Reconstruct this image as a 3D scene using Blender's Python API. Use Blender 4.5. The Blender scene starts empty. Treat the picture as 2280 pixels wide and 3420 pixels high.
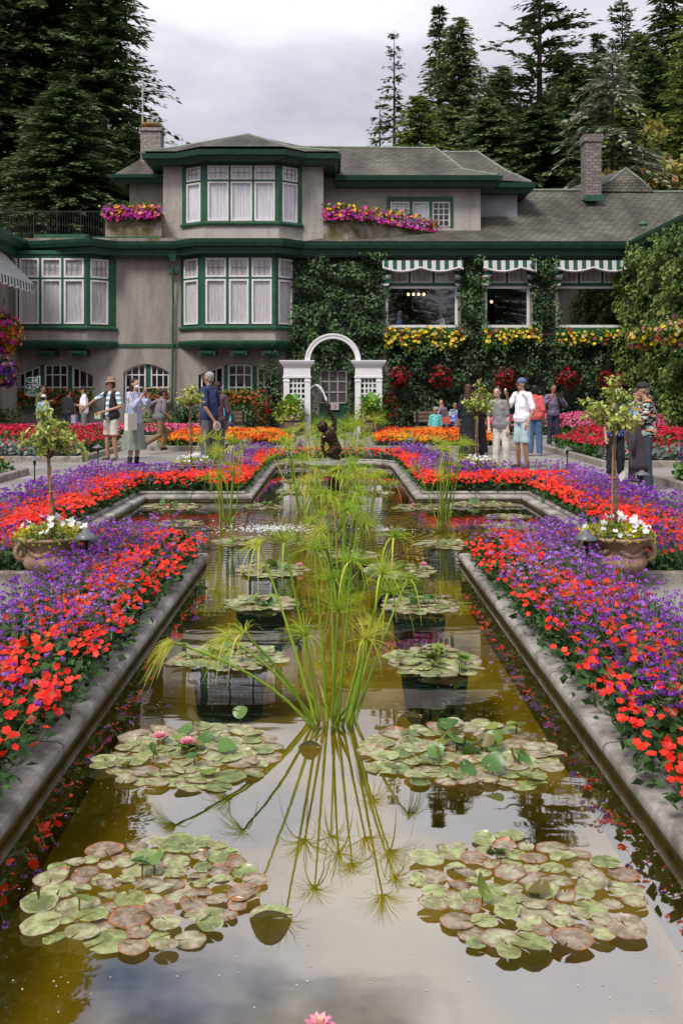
import bpy, bmesh, math, random
import numpy as np
from mathutils import Vector, Matrix, noise
from mathutils.geometry import tessellate_polygon
rng = np.random.default_rng(7)
random.seed(7)
SC = bpy.context.scene
COL = SC.collection
PI = math.pi
F = 2290.0; X0 = 766.0; YH = 893.0; H = 1.7
def W(x, y, Y):            # measured image point at a known depth -> world point
    return ((x-X0)*Y/F, Y, H-(y-YH)*Y/F)
def WX(x, Y): return (x-X0)*Y/F
def WZ(y, Y): return H-(y-YH)*Y/F
# ---------------------------------------------------------------- materials
MATS = {}
def nt(m):
    m.use_nodes = True; t = m.node_tree; t.nodes.clear(); return t
def N(t, typ, **kw):
    n = t.nodes.new(typ)
    for k, v in kw.items():
        if k in n.inputs.keys() if isinstance(k, str) else False: n.inputs[k].default_value = v
        else: setattr(n, k, v)
    return n
def L(t, a, ao, b, bi): t.links.new(a.outputs[ao], b.inputs[bi])
def mat(name, col, rough=.7, col2=None, scale=8, bump=0, bscale=None, metal=0, spec=.4, coords='Object', coat=0, detail=5, contrast=.15, stretch=None):
    if name in MATS: return MATS[name]
    m = bpy.data.materials.new(name); t = nt(m); MATS[name] = m
    o = N(t, 'ShaderNodeOutputMaterial'); p = N(t, 'ShaderNodeBsdfPrincipled'); L(t, p, 0, o, 0)
    p.inputs['Roughness'].default_value = rough; p.inputs['Metallic'].default_value = metal
    p.inputs['Specular IOR Level'].default_value = spec; p.inputs['Coat Weight'].default_value = coat
    p.inputs['Base Color'].default_value = (*col, 1)
    tc = N(t, 'ShaderNodeTexCoord'); src = tc; so = coords
    if stretch:
        mp = N(t, 'ShaderNodeMapping'); mp.inputs['Scale'].default_value = stretch; L(t, tc, coords, mp, 0); src = mp; so = 0
    if col2 is not None:
        n = N(t, 'ShaderNodeTexNoise'); n.inputs['Scale'].default_value = scale; n.inputs['Detail'].default_value = detail
        n.inputs['Roughness'].default_value = .65
        L(t, src, so, n, 0)
        r = N(t, 'ShaderNodeValToRGB'); r.color_ramp.elements[0].position = .5-contrast; r.color_ramp.elements[1].position = .5+contrast
        r.color_ramp.elements[0].color = (*col, 1); r.color_ramp.elements[1].color = (*col2, 1)
        L(t, n, 0, r, 0); L(t, r, 0, p, 'Base Color')
    if bump:
        n2 = N(t, 'ShaderNodeTexNoise'); n2.inputs['Scale'].default_value = bscale or scale*4; n2.inputs['Detail'].default_value = 4
        L(t, src, so, n2, 0); b = N(t, 'ShaderNodeBump'); b.inputs['Strength'].default_value = bump; b.inputs['Distance'].default_value = .02
        L(t, n2, 0, b, 'Height'); L(t, b, 0, p, 'Normal')
    return m
def tmat(name, cols, rough=.55, transl=.25, spec=.35, var=.0):
    """colour picked by the per-vertex 'tint' value (0..1) along a ramp"""
    if name in MATS: return MATS[name]
    m = bpy.data.materials.new(name); t = nt(m); MATS[name] = m
    o = N(t, 'ShaderNodeOutputMaterial'); p = N(t, 'ShaderNodeBsdfPrincipled')
    p.inputs['Roughness'].default_value = rough; p.inputs['Specular IOR Level'].default_value = spec
    a = N(t, 'ShaderNodeAttribute'); a.attribute_name = 'tint'
    r = N(t, 'ShaderNodeValToRGB'); cr = r.color_ramp
    while len(cr.elements) < len(cols): cr.elements.new(.5)
    for i, c in enumerate(cols):
        cr.elements[i].position = i/(len(cols)-1) if len(cols) > 1 else 0; cr.elements[i].color = (*c, 1)
    L(t, a, 'Fac', r, 0); L(t, r, 0, p, 'Base Color')
    if transl:
        tr = N(t, 'ShaderNodeBsdfTranslucent'); L(t, r, 0, tr, 0)
        mx = N(t, 'ShaderNodeMixShader'); mx.inputs[0].default_value = transl
        L(t, p, 0, mx, 1); L(t, tr, 0, mx, 2); L(t, mx, 0, o, 0)
    else: L(t, p, 0, o, 0)
    return m
def emat(name, col, s):
    m = bpy.data.materials.new(name); t = nt(m); MATS[name] = m
    o = N(t, 'ShaderNodeOutputMaterial'); e = N(t, 'ShaderNodeEmission'); e.inputs[0].default_value = (*col, 1); e.inputs[1].default_value = s
    L(t, e, 0, o, 0); return m
def glassmat(name, base, k, tint=(1, 1, 1), rough=.02, bump=0):
    m = bpy.data.materials.new(name); t = nt(m); MATS[name] = m
    o = N(t, 'ShaderNodeOutputMaterial'); g = N(t, 'ShaderNodeBsdfGlossy'); g.inputs['Roughness'].default_value = rough
    tr = N(t, 'ShaderNodeBsdfTransparent'); tr.inputs[0].default_value = (*tint, 1)
    lw = N(t, 'ShaderNodeLayerWeight'); lw.inputs[0].default_value = .5; f = N(t, 'ShaderNodeMath'); f.operation = 'POWER'; f.inputs[1].default_value = 4; L(t, lw, 'Facing', f, 0)
    mm = N(t, 'ShaderNodeMath'); mm.operation = 'MULTIPLY_ADD'; mm.inputs[1].default_value = k; mm.inputs[2].default_value = base
    L(t, f, 0, mm, 0); mx = N(t, 'ShaderNodeMixShader'); L(t, mm, 0, mx, 0); L(t, tr, 0, mx, 1); L(t, g, 0, mx, 2); L(t, mx, 0, o, 0)
    if bump:
        n = N(t, 'ShaderNodeTexNoise'); n.inputs['Scale'].default_value = 1.3; tc = N(t, 'ShaderNodeTexCoord'); L(t, tc, 'Object', n, 0)
        b = N(t, 'ShaderNodeBump'); b.inputs['Strength'].default_value = bump; L(t, n, 0, b, 'Height'); L(t, b, 0, g, 'Normal')
    return m
# ---------------------------------------------------------------- objects
def tag(o, label=None, cat=None, group=None, kind=None):
    if label: o['label'] = label
    if cat: o['category'] = cat
    if group: o['group'] = group
    if kind: o['kind'] = kind
    return o
def thing(name, label, cat, loc=(0, 0, 0), rz=0, group=None):
    o = bpy.data.objects.new(name, None); COL.objects.link(o); o.location = loc; o.rotation_euler = (0, 0, rz)
    o.empty_display_size = .2
    return tag(o, label, cat, group)
def link(name, me, parent=None, m=None, smooth=False):
    if m is not None:
        for q in (m if isinstance(m, (list, tuple)) else [m]): me.materials.append(q)
    if smooth: me.polygons.foreach_set('use_smooth', np.ones(len(me.polygons), bool))
    o = bpy.data.objects.new(name, me); COL.objects.link(o)
    if parent: o.parent = parent
    return o
def copy_tree(o, parent=None):
    c = o.copy(); COL.objects.link(c); c.parent = parent
    for ch in list(o.children): copy_tree(ch, c)
    return c
def npmesh(name, V, Fs, tint=None, midx=None):
    """V (n,3); Fs: list of int arrays (m,k)"""
    me = bpy.data.meshes.new(name)
    V = np.asarray(V, np.float32)
    Fs = [np.asarray(f, np.int32) for f in Fs if len(f)]
    me.vertices.add(len(V)); me.vertices.foreach_set('co', V.ravel())
    tot = np.concatenate([np.full(len(f), f.shape[1], np.int32) for f in Fs])
    idx = np.concatenate([f.ravel() for f in Fs])
    me.loops.add(len(idx)); me.loops.foreach_set('vertex_index', idx)
    me.polygons.add(len(tot)); st = np.zeros(len(tot), np.int32); st[1:] = np.cumsum(tot)[:-1]
    me.polygons.foreach_set('loop_start', st)
    if midx is not None: me.polygons.foreach_set('material_index', np.asarray(midx, np.int32))
    if tint is not None:
        a = me.attributes.new('tint', 'FLOAT', 'POINT'); a.data.foreach_set('value', np.asarray(tint, np.float32))
    me.update(calc_edges=True); return me
class MB:
    def __init__(s): s.v = []; s.f = []; s.mi = []; s.cm = 0
    def add(s, vs, fs):
        b = len(s.v); s.v += [tuple(v) for v in vs]; s.f += [tuple(b+i for i in f) for f in fs]; s.mi += [s.cm]*len(fs); return s
    def box(s, a, b):
        (x0, y0, z0), (x1, y1, z1) = a, b
        return s.add([(x0,y0,z0),(x1,y0,z0),(x1,y1,z0),(x0,y1,z0),(x0,y0,z1),(x1,y0,z1),(x1,y1,z1),(x0,y1,z1)],
            [(0,3,2,1),(4,5,6,7),(0,1,5,4),(1,2,6,5),(2,3,7,6),(3,0,4,7)])
    def lbox(s, o, u, n, a0, a1, z0, z1, d0, d1):   # box in a facade frame: along u, up, outward n
        o = Vector(o); u = Vector(u); n = Vector(n); P = lambda a, d, z: o+u*a+n*d+Vector((0, 0, z))
        return s.add([P(a0,d1,z0),P(a1,d1,z0),P(a1,d0,z0),P(a0,d0,z0),P(a0,d1,z1),P(a1,d1,z1),P(a1,d0,z1),P(a0,d0,z1)],
            [(0,3,2,1),(4,5,6,7),(0,1,5,4),(1,2,6,5),(2,3,7,6),(3,0,4,7)])
    def tube(s, pts, rs, n=8, cap=True, flat=1.0):
        pts = [Vector(p) for p in pts]
        if not hasattr(rs, '__len__'): rs = [rs]*len(pts)
        ring = []; ref = None
        for i, p in enumerate(pts):
            d = (pts[min(i+1, len(pts)-1)]-pts[max(i-1, 0)]).normalized()
            if ref is None:
                ref = Vector((0, 0, 1)) if abs(d.z) < .9 else Vector((1, 0, 0))
            a = d.cross(ref).normalized(); b = a.cross(d).normalized(); ref = b
            ring.append([p+(a*math.cos(2*PI*k/n)+b*math.sin(2*PI*k/n)*flat)*rs[i] for k in range(n)])
        vs = [v for r in ring for v in r]; fs = []
        for i in range(len(pts)-1):
            for k in range(n): fs.append((i*n+k, i*n+(k+1) % n, (i+1)*n+(k+1) % n, (i+1)*n+k))
        if cap: fs.append(tuple(range(n))[::-1]); fs.append(tuple((len(pts)-1)*n+k for k in range(n)))
        return s.add(vs, fs)
    def lathe(s, prof, n=24, c=(0, 0, 0), flute=None, cap=True):
        vs = []; fs = []
        for i, (r, z) in enumerate(prof):
            for k in range(n):
                a = 2*PI*k/n; rr = r*(1+(flute(i, a) if flute else 0)); vs.append((c[0]+rr*math.cos(a), c[1]+rr*math.sin(a), c[2]+z))
        for i in range(len(prof)-1):
            for k in range(n): fs.append((i*n+k, i*n+(k+1) % n, (i+1)*n+(k+1) % n, (i+1)*n+k))
        if cap: fs.append(tuple(range(n))[::-1]); fs.append(tuple((len(prof)-1)*n+k for k in range(n)))
        return s.add(vs, fs)
    def ball(s, c, r, n=10, m=7, rot=None):
        if not hasattr(r, '__len__'): r = (r, r, r)
        vs = [Vector((0, 0, -r[2]))]; fs = []
        for i in range(1, m):
            t = -PI/2+PI*i/m
            for k in range(n): a = 2*PI*k/n; vs.append(Vector((r[0]*math.cos(t)*math.cos(a), r[1]*math.cos(t)*math.sin(a), r[2]*math.sin(t))))
        vs.append(Vector((0, 0, r[2])))
        for k in range(n): fs.append((0, 1+(k+1) % n, 1+k))
        for i in range(m-2):
            for k in range(n): fs.append((1+i*n+k, 1+i*n+(k+1) % n, 1+(i+1)*n+(k+1) % n, 1+(i+1)*n+k))
        for k in range(n): fs.append((len(vs)-1, 1+(m-2)*n+k, 1+(m-2)*n+(k+1) % n))
        if rot: vs = [rot @ v for v in vs]
        return s.add([v+Vector(c) for v in vs], fs)
    def capsule(s, p, q, r0, r1, n=10):
        p = Vector(p); q = Vector(q); d = (q-p); l = d.length or 1e-4; d = d/l
        pts = []; rs = []
        for t in (80, 55, 30): pts.append(p-d*r0*math.sin(math.radians(t))); rs.append(r0*math.cos(math.radians(t)))
        pts.append(p); rs.append(r0); pts.append(p+d*l*.5); rs.append((r0+r1)/2); pts.append(q); rs.append(r1)
        for t in (30, 55, 80): pts.append(q+d*r1*math.sin(math.radians(t))); rs.append(r1*math.cos(math.radians(t)))
        return s.tube(pts, rs, n)
    def sweep(s, path, prof, closed=False, side=1):
        """profile (outward, z) swept along a plan path; side=+1: outward is to the right of the direction"""
        P = [Vector((p[0], p[1])) for p in path]; n = len(P); k = len(prof); vs = []
        zs = [p[2] if len(p) > 2 else 0 for p in path]
        for i in range(n):
            if closed: a = P[i-1]; b = P[(i+1) % n]
            else: a = P[i-1] if i else P[i]*2-P[1]; b = P[i+1] if i < n-1 else P[i]*2-P[i-1]
            d1 = (P[i]-a).normalized(); d2 = (b-P[i]).normalized()
            n1 = Vector((d1.y, -d1.x)); n2 = Vector((d2.y, -d2.x)); m = (n1+n2)
            m = m/max(.3, m.dot(n1)) if m.length > 1e-6 else n1
            for (d, z) in prof: vs.append((P[i].x+m.x*d*side, P[i].y+m.y*d*side, z+zs[i]))
        fs = []
        for i in range(n if closed else n-1):
            j = (i+1) % n
            for q in range(k-1): fs.append((i*k+q, j*k+q, j*k+q+1, i*k+q+1) if side > 0 else (i*k+q+1, j*k+q+1, j*k+q, i*k+q))
        if not closed: fs.append(tuple(range(k))); fs.append(tuple((n-1)*k+q for q in range(k))[::-1])
        return s.add(vs, fs)
    def poly(s, loops, z=0):
        L3 = [[Vector((p[0], p[1], p[2] if len(p) > 2 else z)) for p in l] for l in loops]
        tris = tessellate_polygon(L3); flat = [v for l in L3 for v in l]
        fs = []
        for t in tris:
            a, b, c = (flat[i] for i in t)
            if (b-a).cross(c-a).z < 0: t = t[::-1]
            fs.append(tuple(t))
        return s.add(flat, fs)
    def mesh(s, name='m'):
        me = bpy.data.meshes.new(name); me.from_pydata(s.v, [], s.f)
        me.polygons.foreach_set('material_index', s.mi)
        if max(v[2] for v in s.v)-min(v[2] for v in s.v) > 1e-5:
            bm = bmesh.new(); bm.from_mesh(me); bmesh.ops.recalc_face_normals(bm, faces=bm.faces); bm.to_mesh(me); bm.free()
        me.update(); return me
    def build(s, name, m, parent=None, smooth=False):
        return link(name, s.mesh(name), parent, m, smooth)
TS = bpy.data.scenes.new('workbench')
def evald(o):
    TS.collection.objects.link(o); vl = TS.view_layers[0]; vl.update(); dg = vl.depsgraph; dg.update()
    r = bpy.data.meshes.new_from_object(o.evaluated_get(dg)); bpy.data.objects.remove(o); return r
def remesh(mb, vox, smooth=3):
    me = mb.mesh('tmp'); o = bpy.data.objects.new('tmp', me)
    md = o.modifiers.new('r', 'REMESH'); md.mode = 'VOXEL'; md.voxel_size = vox
    if smooth: sm = o.modifiers.new('s', 'SMOOTH'); sm.iterations = smooth; sm.factor = .5
    r = evald(o); bpy.data.meshes.remove(me)
    r.materials.clear(); r.update()
    return r
def jitter(me, amp, sc):
    n = len(me.vertices); C = np.empty(n*3, np.float32); me.vertices.foreach_get('co', C); Nn = np.empty(n*3, np.float32); me.vertex_normals.foreach_get('vector', Nn)
    C = C.reshape(-1, 3); Nn = Nn.reshape(-1, 3); q = np.array([noise.noise(Vector(c)*sc) for c in C]); C = C+Nn*q[:, None]*amp
    me.vertices.foreach_set('co', C.ravel().astype(np.float32)); me.update()
# ---------------------------------------------------------------- scatter
LEAF = (np.array([(0,0,0),(.36,.45,.09),(0,1,0),(-.36,.45,.09)], float), np.array([(0,1,2,3)]))
BLADE = (np.array([(0,0,0),(.12,.4,.05),(0,1,-.1),(-.12,.4,.05)], float), np.array([(0,1,2,3)]))
def petals(n, w=.55, cup=.15, inner=.0):
    V = [(0, 0, -cup*.5)]; Fq = []
    for i in range(n):
        a = 2*PI*i/n; b = PI/n*(.42+w)
        V += [(.84*math.cos(a-b), .84*math.sin(a-b), cup*.5), (math.cos(a-b*.35), math.sin(a-b*.35), cup+.04*(i % 2)), (math.cos(a+b*.4), math.sin(a+b*.4), cup+.07), (.82*math.cos(a+b), .82*math.sin(a+b), cup*.5+.08)]
        Fq.append((0, 4*i+1, 4*i+2)); Fq.append((0, 4*i+2, 4*i+3)); Fq.append((0, 4*i+3, 4*i+4))
    return np.array(V, float), np.array(Fq)
FLOWER5 = petals(5, .5)
HEX = (np.array([(math.cos(a), math.sin(a), 0) for a in np.arange(4)*PI/2], float), np.array([(0, 1, 2, 3)]))
def cluster(n, r, size, flat=.6, seed=1):
    g = np.random.default_rng(seed); V = []; Fq = []
    for i in range(n):
        d = g.normal(size=3); d /= np.linalg.norm(d); d[2] = abs(d[2])*flat+.1*flat
        c = d*r*(.75+.3*g.random()); u = np.cross(d, [.3, .5, .1]); u /= np.linalg.norm(u); w = np.cross(d, u); w /= np.linalg.norm(w)
        a = g.random()*PI; u2 = u*math.cos(a)+w*math.sin(a); w2 = -u*math.sin(a)+w*math.cos(a)
        b = len(V); V += [c+u2*size, c+w2*size*.8, c-u2*size, c-w2*size*.8]; Fq.append((b, b+1, b+2, b+3))
    return np.array(V), np.array(Fq)
def rotmats(nrm, spin):
    """frames whose local z is nrm"""
    n = nrm/np.linalg.norm(nrm, axis=1, keepdims=True)
    ref = np.where(np.abs(n[:, 2:3]) < .95, np.array([[0, 0, 1.]]), np.array([[1., 0, 0]]))
    a = np.cross(ref, n); a /= np.linalg.norm(a, axis=1, keepdims=True); b = np.cross(n, a)
    c, s = np.cos(spin)[:, None], np.sin(spin)[:, None]
    x = a*c+b*s; y = -a*s+b*c
    return np.stack([x, y, n], axis=2)
def dirmats(yd, up):
    """frames whose local y is yd and z near up"""
    y = yd/np.linalg.norm(yd, axis=1, keepdims=True); x = np.cross(y, up); x /= np.linalg.norm(x, axis=1, keepdims=True)+1e-9; z = np.cross(x, y)
    return np.stack([x, y, z], axis=2)
def inst(T, P, R, S, tint=None):
    V0, F0 = T; n = len(P); k = len(V0)
    S = np.asarray(S, float)
    S = S[:, None, None] if S.ndim == 1 else S[:, None, :]
    V = np.einsum('nij,nkj->nki', R, V0[None]*S)+P[:, None]
    Fq = F0[None]+(np.arange(n)*k)[:, None, None]
    t = np.repeat(tint if tint is not None else rng.random(n), k)
    return V.reshape(-1, 3), Fq.reshape(-1, F0.shape[1]), t
class Bag:
    def __init__(s): s.V = []; s.F = {}; s.t = []; s.n = 0; s.order = []
    def add(s, r, m=0):
        V, Fq, t = r
        s.order.append((Fq+s.n, m)); s.V.append(V); s.t.append(t); s.n += len(V); return s
    def build(s, name, mats, parent=None, smooth=False):
        V = np.concatenate(s.V); t = np.concatenate(s.t)
        mi = np.concatenate([np.full(len(f), m) for f, m in s.order])
        return link(name, npmesh(name, V, [f for f, m in s.order], t, mi), parent, mats, smooth)
def rdir(n, up=0., spread=1.):
    d = rng.normal(size=(n, 3))*spread; d[:, 2] += up; return d
# ================================================================ camera, light, sky
cam = bpy.data.cameras.new('camera'); co = bpy.data.objects.new('camera', cam); COL.objects.link(co)
co.location = (0, 0, H); co.rotation_euler = (PI/2, 0, 0)
cam.sensor_fit = 'VERTICAL'; cam.sensor_height = 36; cam.sensor_width = 24; cam.lens = F/2352*36
cam.shift_x = 18/2352; cam.shift_y = -(1176-YH)/2352; cam.clip_end = 2000; cam.clip_start = .05
cam.dof.use_dof = True; cam.dof.focus_distance = 8.0; cam.dof.aperture_fstop = 9.0
SC.camera = co
SUN_EL = 52; SUN_AZ = 215     # degrees; from behind and left of the camera
w = bpy.data.worlds.new('World'); SC.world = w; w.use_nodes = True; t = w.node_tree; t.nodes.clear()
out = N(t, 'ShaderNodeOutputWorld'); bg = N(t, 'ShaderNodeBackground'); bg.inputs[1].default_value = .1; L(t, bg, 0, out, 0)
sky = N(t, 'ShaderNodeTexSky'); sky.sky_type = 'NISHITA'; sky.sun_disc = False
sky.sun_elevation = math.radians(SUN_EL); sky.sun_rotation = math.radians(SUN_AZ)
tc = N(t, 'ShaderNodeTexCoord'); sp = N(t, 'ShaderNodeSeparateXYZ'); L(t, tc, 'Generated', sp, 0)
za = N(t, 'ShaderNodeMath'); za.operation = 'MAXIMUM'; za.inputs[1].default_value = 0; L(t, sp, 2, za, 0)
zb = N(t, 'ShaderNodeMath'); zb.operation = 'ADD'; zb.inputs[1].default_value = .22; L(t, za, 0, zb, 0)
dx = N(t, 'ShaderNodeMath'); dx.operation = 'DIVIDE'; L(t, sp, 0, dx, 0); L(t, zb, 0, dx, 1)
dy = N(t, 'ShaderNodeMath'); dy.operation = 'DIVIDE'; L(t, sp, 1, dy, 0); L(t, zb, 0, dy, 1)
cb = N(t, 'ShaderNodeCombineXYZ'); L(t, dx, 0, cb, 0); L(t, dy, 0, cb, 1); cb.inputs[2].default_value = 5.1
n1 = N(t, 'ShaderNodeTexNoise'); n1.inputs['Scale'].default_value = 1.05; n1.inputs['Detail'].default_value = 9; n1.inputs['Roughness'].default_value = .56
n1.inputs['Distortion'].default_value = .4; L(t, cb, 0, n1, 0)
r1 = N(t, 'ShaderNodeValToRGB'); e = r1.color_ramp.elements
e[0].position = .38; e[0].color = (3.1, 3.05, 3.55, 1); e[1].position = .64; e[1].color = (5.5, 5.4, 5.6, 1)
m_ = r1.color_ramp.elements.new(.51); m_.color = (4.1, 4.0, 4.5, 1)
L(t, n1, 0, r1, 0)
# brighter towards the zenith, as an overcast sky is
el = N(t, 'ShaderNodeMath'); el.operation = 'MULTIPLY_ADD'; el.inputs[1].default_value = 2.0; el.inputs[2].default_value = .70; L(t, za, 0, el, 0)
vm = N(t, 'ShaderNodeVectorMath'); vm.operation = 'SCALE'; L(t, r1, 0, vm, 0); L(t, el, 0, vm, 3)
n2 = N(t, 'ShaderNodeTexNoise'); n2.inputs['Scale'].default_value = 2.3; n2.inputs['Detail'].default_value = 6; L(t, cb, 0, n2, 0)
r2 = N(t, 'ShaderNodeValToRGB'); r2.color_ramp.elements[0].position = .52; r2.color_ramp.elements[1].position = .64
r2.color_ramp.elements[0].color = (0, 0, 0, 1); r2.color_ramp.elements[1].color = (1, 1, 1, 1); L(t, n2, 0, r2, 0)
gz = N(t, 'ShaderNodeMapRange'); gz.inputs[1].default_value = .42; gz.inputs[2].default_value = .5; L(t, za, 0, gz, 0)
gm = N(t, 'ShaderNodeMath'); gm.operation = 'MULTIPLY'; L(t, r2, 0, gm, 0); L(t, gz, 0, gm, 1)
mx = N(t, 'ShaderNodeMix'); mx.data_type = 'RGBA'; L(t, gm, 0, mx, 0); L(t, vm, 0, mx, 6); L(t, sky, 0, mx, 7); L(t, mx, 2, bg, 0)
sl = bpy.data.lights.new('sun', 'SUN'); so = bpy.data.objects.new('sun', sl); COL.objects.link(so)
sl.energy = 2.4; sl.angle = math.radians(16); sl.color = (1, .94, .85)
az = math.radians(SUN_AZ); ev = math.radians(SUN_EL)
sd = Vector((math.sin(az)*math.cos(ev), math.cos(az)*math.cos(ev), math.sin(ev)))
so.rotation_euler = sd.to_track_quat('Z', 'Y').to_euler(); so.location = (0, -5, 30)
vs = SC.view_settings; vs.view_transform = 'Standard'; vs.look = 'None'; vs.exposure = .52; vs.gamma = 1
SC.cycles.max_bounces = 6; SC.cycles.transparent_max_bounces = 12; SC.cycles.caustics_reflective = False
# ================================================================ plan of the pool
WZL = -.12
hw = 1.34; aw = 3.05; ya = 10.5; yb = 16.15; ye = 22.8
arc = [(hw*math.cos(a), ye+1.0*math.sin(a)) for a in np.linspace(0, PI, 13)]
POOL = [(-hw, .9), (hw, .9), (hw, ya), (aw, ya), (aw, yb), (hw, yb)]+arc[0:]+[(-hw, yb), (-aw, yb), (-aw, ya), (-hw, ya)]
def offset(path, d):
    P = [Vector(p) for p in path]; n = len(P); o = []
    for i in range(n):
        d1 = (P[i]-P[i-1]).normalized(); d2 = (P[(i+1) % n]-P[i]).normalized()
        n1 = Vector((d1.y, -d1.x)); n2 = Vector((d2.y, -d2.x)); m = n1+n2; m = m/max(.3, m.dot(n1)); o.append((P[i].x+m.x*d, P[i].y+m.y*d))
    return o
# --- materials of the setting
def paving_mat():
    m = bpy.data.materials.new('paving_concrete'); t = nt(m); MATS['paving'] = m
    o = N(t, 'ShaderNodeOutputMaterial'); p = N(t, 'ShaderNodeBsdfPrincipled'); L(t, p, 0, o, 0); p.inputs['Roughness'].default_value = .85
    tc = N(t, 'ShaderNodeTexCoord'); br = N(t, 'ShaderNodeTexBrick'); L(t, tc, 'Object', br, 0)
    br.offset = 0; br.inputs['Scale'].default_value = 1; br.inputs['Brick Width'].default_value = 1.55; br.inputs['Row Height'].default_value = 1.55
    br.inputs['Mortar Size'].default_value = .012; br.inputs['Mortar Smooth'].default_value = .3
    br.inputs['Color1'].default_value = (.30, .285, .27, 1); br.inputs['Color2'].default_value = (.25, .24, .23, 1); br.inputs['Mortar'].default_value = (.07, .075, .03, 1)
    n = N(t, 'ShaderNodeTexNoise'); n.inputs['Scale'].default_value = .9; n.inputs['Detail'].default_value = 8; L(t, tc, 'Object', n, 0)
    n2 = N(t, 'ShaderNodeTexNoise'); n2.inputs['Scale'].default_value = 90; n2.inputs['Detail'].default_value = 3; L(t, tc, 'Object', n2, 0)
    r = N(t, 'ShaderNodeValToRGB'); r.color_ramp.elements[0].position = .3; r.color_ramp.elements[0].color = (.62, .60, .56, 1); r.color_ramp.elements[1].position = .7; r.color_ramp.elements[1].color = (1.1, 1.08, 1.05, 1); L(t, n, 0, r, 0)
    r2 = N(t, 'ShaderNodeValToRGB'); r2.color_ramp.elements[0].position = .35; r2.color_ramp.elements[0].color = (.7, .7, .7, 1); r2.color_ramp.elements[1].position = .65; r2.color_ramp.elements[1].color = (1.1, 1.1, 1.1, 1); L(t, n2, 0, r2, 0)
    a = N(t, 'ShaderNodeMix'); a.data_type = 'RGBA'; a.blend_type = 'MULTIPLY'; a.inputs[0].default_value = 1; L(t, br, 0, a, 6); L(t, r, 0, a, 7)
    b = N(t, 'ShaderNodeMix'); b.data_type = 'RGBA'; b.blend_type = 'MULTIPLY'; b.inputs[0].default_value = 1; L(t, a, 2, b, 6); L(t, r2, 0, b, 7)
    L(t, b, 2, p, 'Base Color'); bp = N(t, 'ShaderNodeBump'); bp.inputs['Strength'].default_value = .4; bp.inputs['Distance'].default_value = .006; L(t, n2, 0, bp, 'Height'); L(t, bp, 0, p, 'Normal')
    return m
paving_mat()
M_soil = mat('soil', (.025, .018, .012), .95, (.06, .042, .028), 30, .6)
M_lawn = mat('woodland_floor', (.02, .03, .012), .95, (.05, .06, .02), 2, .5)
M_cop = mat('coping_stone', (.14, .13, .11), .9, (.42, .395, .36), 3.5, .35, 150, detail=12, contrast=.13)
def joints(m, w_, h_):
    t = m.node_tree; p = [n for n in t.nodes if n.type == 'BSDF_PRINCIPLED'][0]; src = p.inputs['Base Color'].links[0].from_socket
    tc = N(t, 'ShaderNodeTexCoord'); br = N(t, 'ShaderNodeTexBrick'); br.offset = 0; L(t, tc, 'Object', br, 0); br.inputs['Scale'].default_value = 1; br.inputs['Brick Width'].default_value = w_; br.inputs['Row Height'].default_value = h_; br.inputs['Mortar Size'].default_value = .007
    br.inputs['Color1'].default_value = (1, 1, 1, 1); br.inputs['Color2'].default_value = (.74, .74, .72, 1); br.inputs['Mortar'].default_value = (.18, .2, .12, 1)
    mx = N(t, 'ShaderNodeMix'); mx.data_type = 'RGBA'; mx.blend_type = 'MULTIPLY'; mx.inputs[0].default_value = 1; t.links.new(src, mx.inputs[6]); L(t, br, 0, mx, 7); L(t, mx, 2, p, 'Base Color')
joints(M_cop, 1.15, 1.22)
M_kerb = mat('kerb_stone', (.13, .11, .09), .9, (.32, .29, .25), 6, .6, 45, detail=8)
M_bottom = mat('pool_silt', (.36, .27, .010), .9, (.54, .41, .022), 1.4, .2, 20, detail=7)
M_poolwall = mat('pool_wall_algae', (.09, .08, .03), .8, (.24, .21, .13), 9, .5, 40)
# ground: one sheet to the horizon with the pool basin cut out of it
hole = offset(POOL, .1)
MB().poly([[(-600, -400), (600, -400), (600, 900), (-600, 900)], [(-13.5, -9), (13.5, -9), (13.5, 41), (-13.5, 41)]], 0).build('ground', M_lawn)['kind'] = 'structure'
MB().poly([[(-13.5, -9), (13.5, -9), (13.5, 41), (-13.5, 41)], hole], 0).build('path', MATS['paving'])['kind'] = 'structure'
MB().poly([offset(POOL, .02)], -.50).build('pool_bottom', M_bottom)['kind'] = 'structure'
cp = MB(); cp.sweep(POOL, [(0, -.6), (0, -.10), (-.006, -.07)], True)
cp.build('pool_wall', M_poolwall)['kind'] = 'structure'
tag(bpy.data.objects['pool_wall'], kind='structure')
cp = MB(); cp.sweep(POOL, [(.0, -.095), (-.016, -.092), (-.022, -.08), (-.022, -.062), (-.017, -.046), (-.006, -.036), (.012, -.029), (.085, -.026), (.105, -.026), (.115, .0), (.13, .03), (.15, .03), (.15, -.1)], True)
o = cp.build('pool_coping', M_cop)
tag(o, kind='structure')
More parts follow.
